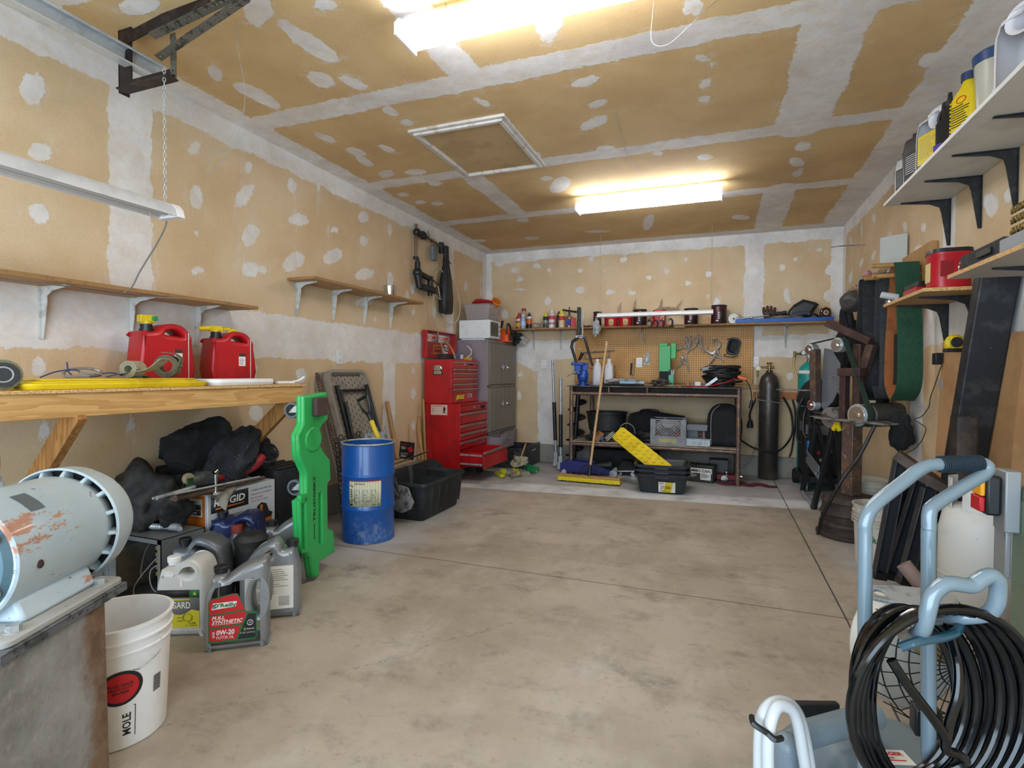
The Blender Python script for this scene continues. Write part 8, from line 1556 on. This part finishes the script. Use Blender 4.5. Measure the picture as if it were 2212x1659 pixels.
b = B(); P = [Vector(Q1)+(Vector(T1)-Vector(Q1))*.52, Vector(Q2)+(Vector(T2)-Vector(Q2))*.42]; b.at(Fr(P[0]-Vector((.03, 0, 0)), P[1]-P[0], (0, 0, 1))); b.bx(0, (P[1]-P[0]).length, -.06, .06, -.01, .0); b.mi(1); [b.bx(.05+i*.08, .08+i*.08, .02, .05, -.012, -.010) for i in range(6)]; b.mi(0); b.out('cross_plate', [mat('plate_light', '#85888c', .4, .3), m_ink], t, bev=.002)
b = B(); b.cyl(T1, T2, .02); b.out('top_bar', m_black, t); [B().cyl(Vector(a)+Vector((-.03, -.01, 0)), Vector(a)+Vector((-.04, -.02, 0)), .014, n=8).out('bolt', m_chrome, t) for a in ((.86, 5.98, .40), (.88, 5.35, .45), (.85, 5.37, .33))]
# welder cart
t = T('welder_cart', 'black welder on a wheeled cart with a blue torch handle', 'welder', (.98, 6.44, 0)); b = B(); b.bx(-.15, .20, -.22, .24, .16, .84); b.out('case', m_blackm, t, bev=.02); b = B(); b.bx(-.18, .22, -.26, .28, .10, .16); b.out('cart_base', m_black, t, bev=.004); b = B(); b.bx(-.152, -.148, -.20, .1, .60, .70); b.bx(-.14, .14, -.224, -.219, .58, .68); b.out('control_panel', mat('panel_dim', '#65616a', .4), t)
for x, y, r in ((-.17, .24, .075), (.2, .24, .075)): b = B(); b.cyl((x-.025, y, r), (x+.025, y, r), r, n=24); b.out('wheel', m_blackm, t, bev=.005)
for x in (-.13, .15): b = B(); b.cyl((x-.015, -.22, .04), (x+.015, -.22, .04), .04, n=20); b.bx(x-.02, x+.02, -.24, -.20, .06, .10); b.out('caster', m_zinc, t, bev=.003)
b = B(); b.tube([(-.02, -.23, .90), (-.06, -.32, .80), (-.10, -.34, .62), (-.14, -.33, .56), (-.17, -.30, .62), (-.16, -.28, .80), (-.13, -.30, .86), (-.12, -.34, .75), (-.12, -.35, .52)], .013, 8, sm=6); b.tube([(-.17, -.24, .95), (-.22, -.26, .8), (-.22, -.28, .55), (-.18, -.3, .5)], .012, 8, sm=5); b.out('torch_hose', m_black, t)
b = B(); b.tube([(-.12, -.35, .53), (-.115, -.36, .40), (-.09, -.35, .30)], [.024, .026, .022], 12, sm=4); b.out('torch_handle', mat('torch_blue', '#1f6fb5', .4), t); b = B(); b.cyl((.08, -.225, .42), (.08, -.24, .42), .02); b.cyl((-.02, -.225, .40), (-.02, -.24, .40), .02); b.out('red_knob', m_red, t)
b = B(); b.sect([(.845, .40, .46, .06), (.95, .38, .40, .08), (1.08, .30, .30, .09), (1.15, .16, .16, .06)], 5)
for i, v in enumerate(b.v): p = Vector(v); d = noise.noise(p*6)*.04; b.v[i] = (v[0]*(1+d*2), v[1]*(1+d*2), v[2]+d*.5)
b.out('cloth_cover', m_cloth, label='black cloth draped over the welder', cat='cloth', loc=(.98, 6.42, 0), sub=1)
b = B(); b.bx(W2[0][0]-.30, W2[0][0]+.02, 1.058, 1.066, -.06, .07); b.out('work_rest', m_steel, t0)
b = B(); b.tube([(1.02, 4.40, .84), (.93, 4.40, .62), (.82, 4.36, .45), (.72, 4.42, .18), (.70, 4.50, .02)], .012, 8, sm=6); b.out('motor_cable', m_black, label='thick black cord running from the grinder motor to the floor', cat='cord')

# ================================================================ right wall floor things
def buck(label, loc, lab=None, m_=None):
    t = bucket(label, loc, 0, R=.155, H=.38, m_=m_ or mat('grubby_bucket', '#c9c4b8', .5, c2='#b5afa2', sc=5, c3='#8a8276', sc3=14, lo3=.66, hi3=.76))
    b = B(); [b.tube([(.155*math.cos(a), .155*math.sin(a), z) for a in [2*PI*k/36 for k in range(36)]], .004, 5, True) for z in (.27, .29, .31)]; b.out('rib_ring', _MC['grubby_bucket'], t)
    if lab:
        b = B(); wrap(b, .135, .152, .30, math.radians(-105), lab); b.out('label', [m_redink, m_green_ink, m_wash], t, ang=0)
buck('grubby white bucket standing behind the wheel rims', (1.10, 4.92, 0))
def lp(b): b.mi(0); b.rect(-.10, .245, .20, .012, 0); b.mi(1); b.txt('ALL', -.09, .20, .06, .03, .0004, .03); b.txt('PURPOSE', -.09, .165, .17, .03, .0004, .03); b.mi(2); b.lines(-.09, .15, .16, 4, .010, .003, .0004)
buck('white all purpose bucket between the rims and the sawhorses', (.965, 3.97, 0), lp)
m_saw = mat('sawhorse_grey', '#46484c', .4, .5, c2='#3a3c40', sc=6, c3='#777a80', sc3=40, lo3=.66, hi3=.72)
for k, (lab, pts, caps) in enumerate((('folded grey steel sawhorse, the left one of the two', [[(0.936, 3.5, 0.738), (0.842, 3.5, 0.065)], [(1.04, 3.5, 0.632), (0.907, 3.5, 0.054)], [(0.997, 3.5, 0.716), (0.944, 3.5, 0.143)]], [(0.935, 3.5, 0.75), (1.058, 3.46, 0.653)]), ('folded grey steel sawhorse, the right one of the two', [[(1.015, 3.34, 0.612), (0.916, 3.34, 0.103)], [(1.105, 3.34, 0.572), (1.012, 3.34, 0.117)], [(1.062, 3.34, 0.604), (1.073, 3.34, 0.178)]], [(0.998, 3.34, 0.675), (1.11, 3.3, 0.611)]))):
    t = T('sawhorse', lab, 'sawhorse', (pts[0][1][0], pts[0][1][1], 0)); O = Vector(t.location)
    for j, (p, q) in enumerate(pts):
        p = Vector(p)-O; q = Vector(q)-O; q.z = max(q.z, 0.002); p.y += .05*j; q.y += .05*j; b = B(); b.at(Fr(p, q-p, (.3, -1, 0))); L = (q-p).length; b.bx(0, L, -.02, -.015, -.03, .03); b.bx(0, L, -.02, .02, -.03, -.026); b.bx(0, L, -.02, .02, .026, .03); o = b.out('leg', m_saw, t, bev=.002)
        b = B(); b.at(Fr(p, q-p, (.3, -1, 0))); b.bx(L-.04, L, -.025, .025, -.034, .034); b.out('foot', m_black, o, bev=.003)
    c0, c1 = (Vector(c)-O for c in caps); b = B(); b.at(Fr(c0, c1-c0, (0, 0, 1))); b.bx(-.02, (c1-c0).length+.03, -.03, .02, -.06, .06); b.out('top_beam', m_rim, t, bev=.004)
m_rt = mat('rusty_box_steel', '#332d2b', .6, .5, c2='#45392f', sc=12, c3='#6c625a', sc3=40, lo3=.66, hi3=.72)
b = B(); b.at(TR(1.035, 2.99, 0)); b.pr(ring(.084, .084, .012, 3), 0, 1.005, [ring(.072, .072, .008, 3)]); b.out('square_tube', m_rt, label='upright dark square steel tube with an open top', cat='steel tube')
b = B(); p = Vector((1.13, 3.50, .03)); q = Vector((1.20, 3.13, 1.70)); b.at(Fr(p, q-p, (1, 0, 0))); b.pr([(0, -.075), (1.76, -.075), (1.76, .075), (0, .075)], -.04, .04, ch=.008); b.mi(1); b.bx(.2, 1.7, -.002, .002, .0398, .0405); b.out('steel_beam', [mat('mill_scale_beam', '#2c2d30', .5, .5, c2='#3d3e41', sc=10, c3='#7d7f82', sc3=50, lo3=.68, hi3=.73), m_wash], label='long dark rectangular steel beam leaning on the right wall', cat='steel beam')
m_card = mat('brown_cardboard', '#b18a60', .75, c2='#a57e55', sc=3)
b = B(); b.at(Fr((1.215, 3.98, .01), (0, -1, 0), (.035, -.09, 1))); b.bx(0, .95, 0, 1.38, -.012, 0); b.bx(0, .95, 1.30, 1.382, -.016, -.012); b.out('cardboard_sheet', m_card, label='big cardboard sheet leaning on the right wall behind the steel beam', cat='cardboard')
for i, (y, w, h, m_, l_) in enumerate(((3.02, .30, 1.28, m_card, 'narrow cardboard piece leaning right of the steel beam'), (2.72, .10, 1.20, wood('orange_stud', '#a8733a', '#8a5a2a', 'z', 1), 'orange brown wooden stud leaning at the right picture edge'), (2.56, .26, 1.30, mat('dark_board', '#7a5230', .7), 'dark brown board at the right picture edge'))):
    b = B(); b.at(Fr((1.17-.03*i, y, .01), (0, -1, 0), (.06+.01*i, .10, 1))); b.bx(0, w, 0, h, -.02, .0); b.out('leaning_board', m_, label=l_, cat='board')
m_tank = mat('chipped_white_tank', '#c6c6c2', .45, c2='#b9b9b4', sc=3, c3='#45403a', sc3=34, lo3=.68, hi3=.70)
t = T('propane_tank', 'chipped white propane tank behind the hand cart', 'propane tank', (1.045, 2.86, 0)); b = B(); b.lathe([(.10, 0), (.10, .03), (.12, .05), (.132, .12), (.134, .34), (.136, .342), (.134, .344), (.134, .53), (.12, .60), (.085, .635), (.03, .65), (.001, .65)], 44); b.out('tank', m_tank, t)
b = B(); 
for a0, a1 in ((-140, 40), (70, 190)): 
    pts = [math.radians(a0+(a1-a0)*k/14) for k in range(15)]; b.band([(.10*math.cos(a), .10*math.sin(a), .685) for a in pts], .13, .004, (0, 0, 1))
b.out('collar', m_tank, t); b = B(); b.cyl((0, 0, .68), (0, 0, .74), .02); b.cyl((-.03, 0, .72), (.03, 0, .72), .014); b.out('valve', m_brass, t)
# green machine at the edge
m_gm = mat('machine_green', '#6f7f6c', .45, .2, c2='#65745f', sc=6); m_ol = mat('olive_grey_panel', '#83836f', .5, .2, c2='#79796a', sc=3)
t = T('green_machine', 'grey green machine stand at the right picture edge', 'machine', (.754, 1.90, 0)); b = B(); b.bx(.02, .35, -.50, .20, 0, .42); b.out('lower_cabinet', m_ol, t, bev=.006); b = B(); b.at(I4); b.bx(-.088, -.05, -.50, -.26, .0, .90); b.out('leg', m_gm, t, bev=.003); b = B(); b.bx(-.086, .3, -.60, -.26, .885, .928); b.out('top', m_gm, t, bev=.004)
b = B(); b.bx(-.118, -.088, -.30, -.24, .82, .965); b.bx(-.10, -.088, -.26, -.2, .70, .84); b.out('switch_bracket', mat('bracket_grey', '#8d9093', .4, .3), t, bev=.003)
b = B(); b.bx(-.15, -.12, -.29, -.23, .855, .95); o = b.out('switch_box', m_black, t, bev=.006); b = B(); b.bx(-.160, -.15, -.285, -.235, .90, .935); b.mi(1); b.bx(-.162, -.15, -.285, -.235, .862, .898); b.out('paddle', [mat('amber_switch', '#e39a16', .4), m_red], o, bev=.003)
# odd pieces behind the cart
stick('rusty_pipe_piece', 'rusty thick pipe leaning right of the sawhorses', 'pipe', (0.97, 3.019, 0.082), (1.108, 3.349, 0.535), .032, .032, m_pipe); stick('wooden_mallet_handle', 'short pinkish brown round bar end poking out beside the cart upright', 'handle', (0.706, 2.284, 0.413), (0.633, 2.312, 0.511), .026, .026, mat('pink_brown', '#7c6660', .7))
b = B(); b.at(Fr((0.56, 2.069, 0.473), (1, .1, 0), (0, .9, .25))); b.pr(spl([(-.10, -.03), (.12, -.045), (.14, .04), (-.08, .035)], 4, True), 0, .012, [circ(.018, 12, -.06, 0)], ch=.002); b.out('steel_lug', m_zinc, label='flat grey steel lug with a hole behind the cart upright', cat='steel plate')
t = T('wire_fan', 'round black wire fan guard with white back behind the hose coil', 'fan', M4=Fr((0.66, 2.103, 0.28), (.80, .55, .1), (-.15, .05, .98))); b = B()
for r, z in ((.205, 0), (.18, .03), (.15, .048), (.11, .062), (.06, .07)): b.tube([(r*math.cos(a), r*math.sin(a), z) for a in [2*PI*k/30 for k in range(30)]], .0022, 4, True)
for k in range(28): a = 2*PI*k/28; b.tube([(.205*math.cos(a), .205*math.sin(a), -.06), (.205*math.cos(a), .205*math.sin(a), 0), (.15*math.cos(a), .15*math.sin(a), .048), (.03*math.cos(a), .03*math.sin(a), .072)], .0018, 4)
b.out('wire_guard', m_blackm, t); b = B(); b.cyl((0, 0, -.14), (0, 0, -.06), .19, n=36); b.out('back_shroud', mat('fan_white', '#cbc9c2', .5), t, bev=.01); b = B(); b.cyl((.02, .03, -.05), (.02, .03, .03), .045, n=24); b.out('motor_hub', mat('hub_tan', '#8d7a55', .5), t, bev=.006)
t = T('fan_base', 'pale grey plastic foot on the floor behind the hose coil', 'fan foot', (.53, 1.62, 0), -30); b = B(); b.sect([(0, .22, .34, .03), (.05, .21, .33, .03), (.07, .18, .30, .03)], 4); b.sect([(.07, .16, .14, .02, 0, .05), (.20, .12, .10, .02, 0, .08)], 4); b.out('foot', mat('pale_grey_plastic', '#a5a8a4', .5, c2='#989b96', sc=6), t, bev=.004)

# ================================================================ hand cart with hose
m_tub2 = mat('blue_grey_tube', '#72848f', .22, .1, coat=.4)
t = T('hose_cart', 'blue grey tubular cart with a ribbed black grip in the right foreground', 'cart', (.35, 1.34, 0))
O = Vector((.35, 1.34, 0))
def tb(name, pts, r, m_, n=16, sm=5): b = B(); b.tube([Vector(p)-O for p in pts], r, n, sm=sm); return b.out(name, m_, t)
tb('frame_tube', [(0.298, 1.302, 0.254), (0.295, 1.306, 0.524), (0.291, 1.312, 0.833), (0.292, 1.313, 0.886), (0.311, 1.326, 0.919), (0.369, 1.366, 0.962), (0.405, 1.39, 0.988), (0.434, 1.407, 0.998), (0.476, 1.423, 0.999), (0.513, 1.437, 1.002), (0.534, 1.445, 1.001), (0.542, 1.445, 0.993), (0.532, 1.438, 0.978), (0.489, 1.411, 0.954), (0.428, 1.371, 0.919), (0.416, 1.361, 0.903), (0.415, 1.359, 0.872), (0.415, 1.359, 0.834), (0.419, 1.354, 0.525), (0.423, 1.349, 0.255)], .0137, m_tub2)
G0, G1 = Vector((0.448, 1.412, 0.999))-O, Vector((0.53, 1.444, 1.002))-O; b = B()
for k in range(22): p = G0+(G1-G0)*k/22; q = G0+(G1-G0)*(k+.5)/22; b.cyl(p, q, .0178, n=20)
b.cyl(G0, G1, .0148, n=20); b.out('ribbed_grip', mat('grip_rubber', '#22313c', .4), t)
tb('hose_hanger', [(0.362, 1.303, 0.661), (0.358, 1.238, 0.691), (0.357, 1.195, 0.718), (0.358, 1.18, 0.741), (0.362, 1.177, 0.771), (0.368, 1.18, 0.793), (0.383, 1.186, 0.809), (0.4, 1.192, 0.814), (0.433, 1.205, 0.81), (0.446, 1.21, 0.819), (0.463, 1.216, 0.829), (0.476, 1.221, 0.822), (0.481, 1.228, 0.8), (0.48, 1.232, 0.773), (0.473, 1.24, 0.752), (0.458, 1.245, 0.742), (0.433, 1.256, 0.731), (0.421, 1.305, 0.707), (0.417, 1.346, 0.684)], .0135, m_tub2, sm=4)
m_bl = mat('blue_grey_plastic', '#76858f', .4, c2='#6c7b85', sc=5)
b = B(); b.sect([(.03, .30, .38, .05), (.06, .34, .42, .06), (.24, .34, .42, .06), (.28, .30, .36, .06), (.30, .22, .28, .05)], 5); o = b.out('tank_body', m_bl, t, bev=.003); o.location = (.04, .14, 0); o.rotation_euler = (0, 0, .35)
Ma, Mb, Mc = Vector((0.188, 1.38, 0.363))-O, Vector((0.368, 1.534, 0.362))-O, Vector((0.153, 1.324, 0.367))-O; b = B(); b.cyl(Ma, Mb, .030, n=20); b.cyl(Ma, Mc, .030, .028, n=16); b.sph(Mc, .03, 12); b.cyl(Mc-Vector((0, 0, .09)), Mc, .030, n=20); b.out('manifold', m_bl, t, bev=.002); b = B(); b.cyl(Mc-Vector((0, 0, .2)), Mc-Vector((0, 0, .06)), .033); b.out('black_collar', m_black, t, bev=.003); b = B(); b.box((-.10, .26, .30), (.12, .02, .06), RZ(20)); b.out('black_bracket', m_black, t, bev=.004)
b = B(); b.at(Fr((.0, .10, .3005), (.95, .3, 0), (-.3, .95, 0))); b.rect(0, 0, .09, .05, 0, .0006); b.mi(1); b.txt('DANGER', .01, .03, .07, .012, .001, .02); b.lines(.01, .02, .07, 2, .008, .003, .001); b.out('label', [m_label, m_redink], t)
b = B(); b.box(G0+Vector((-.015, .0, -.56)), (.05, .04, .06)); b.out('clamp_block', m_black, t, bev=.004)
for x in (-.17, .19): b = B(); b.cyl((x-.02, .28, .09), (x+.02, .28, .09), .09, n=26); b.out('wheel', m_blackm, t, bev=.008)
m_clear = glassy('clear_braided_hose', '#cfd4d8', .2, .72)
t2 = T('clear_suction_hose', 'pair of clear braided hoses arched over the cart front', 'hose', (0.135, 1.232, 0.376)); O2 = Vector(t2.location)
for pts, r in (([(0.09, 1.191, 0.259), (0.089, 1.193, 0.372), (0.089, 1.194, 0.456), (0.094, 1.197, 0.498), (0.112, 1.215, 0.516), (0.137, 1.236, 0.513), (0.16, 1.254, 0.49), (0.177, 1.27, 0.44), (0.194, 1.275, 0.342), (0.209, 1.288, 0.217)], .0125), ([(0.107, 1.165, 0.284), (0.103, 1.167, 0.394), (0.102, 1.168, 0.467), (0.11, 1.182, 0.508), (0.123, 1.198, 0.523), (0.147, 1.218, 0.511), (0.161, 1.233, 0.478), (0.173, 1.247, 0.415), (0.186, 1.261, 0.331), (0.194, 1.261, 0.234)], .0115)):
    b = B(); b.tube([Vector(p)-O2 for p in pts], r, 14, sm=5); b.out('hose_run', m_clear, t2)
b = B(); b.at(TR(*(Vector((0.09, 1.174, 0.493))-O2))); b.tube([(-.018, 0, .012), (-.016, -.016, .008), (.0, -.018, 0), (.010, -.016, -.006), (.022, -.02, -.012), (.036, -.004, -.016)], .006, 6, sm=3); b.out('clip', m_black, t2)
# hose coil hanging on the hanger
t3 = T('hose_coil', 'glossy black high pressure hose coiled on the cart hanger', 'hose', (0.384, 1.266, 0.575)); CR, CU = Vector((0.935, 0.355, 0.006)), Vector((0, 0, 1)); CF = Vector((-.355, .935, 0))
m_hose = mat('glossy_black_hose', '#05080b', .12, spec=.5)
k_ = 1.06/1171
for i in range(8):
    lx = -192+20*i if i < 5 else -185+9*i; rx = 192-12*i; ty = 208-9*i if i < 6 else 150; by = -215-6*(i % 3); pts = []
    for k in range(28):
        a = 2*PI*k/28; u = (lx+rx)/2+(rx-lx)/2*math.cos(a); v = (ty+by)/2+(ty-by)/2*math.sin(a)
        fo = (-.065+.018*i)*max(0, math.sin(a))+(-.05+.013*i)*(1-max(0, math.sin(a)))
        pts.append(CR*(u*k_)+CU*(v*k_)+CF*fo)
    b = B(); b.tube(pts, .0092, 10, True, sm=2); b.out('hose_loop', m_hose, t3)
O3 = Vector(t3.location)
def tb3(name, pts, r, m_): b = B(); b.tube([Vector(p)-O3 for p in pts], r, 10, sm=6); b.out(name, m_, t3)
tb3('loose_run', [(0.305, 1.174, 0.665), (0.331, 1.172, 0.624), (0.369, 1.18, 0.573), (0.391, 1.183, 0.538), (0.395, 1.184, 0.513), (0.415, 1.191, 0.505), (0.431, 1.207, 0.485), (0.416, 1.212, 0.466)], .0085, m_hose)
tb3('loose_run', [(0.424, 1.285, 0.716), (0.428, 1.264, 0.676), (0.43, 1.242, 0.642), (0.425, 1.229, 0.596), (0.407, 1.21, 0.551), (0.397, 1.195, 0.523)], .0085, m_hose)
tb3('tie_loop', [(0.321, 1.181, 0.688), (0.349, 1.181, 0.704), (0.397, 1.21, 0.708), (0.421, 1.23, 0.712), (0.435, 1.257, 0.716), (0.437, 1.289, 0.707)], .0085, mat('teal_black_hose', '#1f4656', .2, coat=.5))
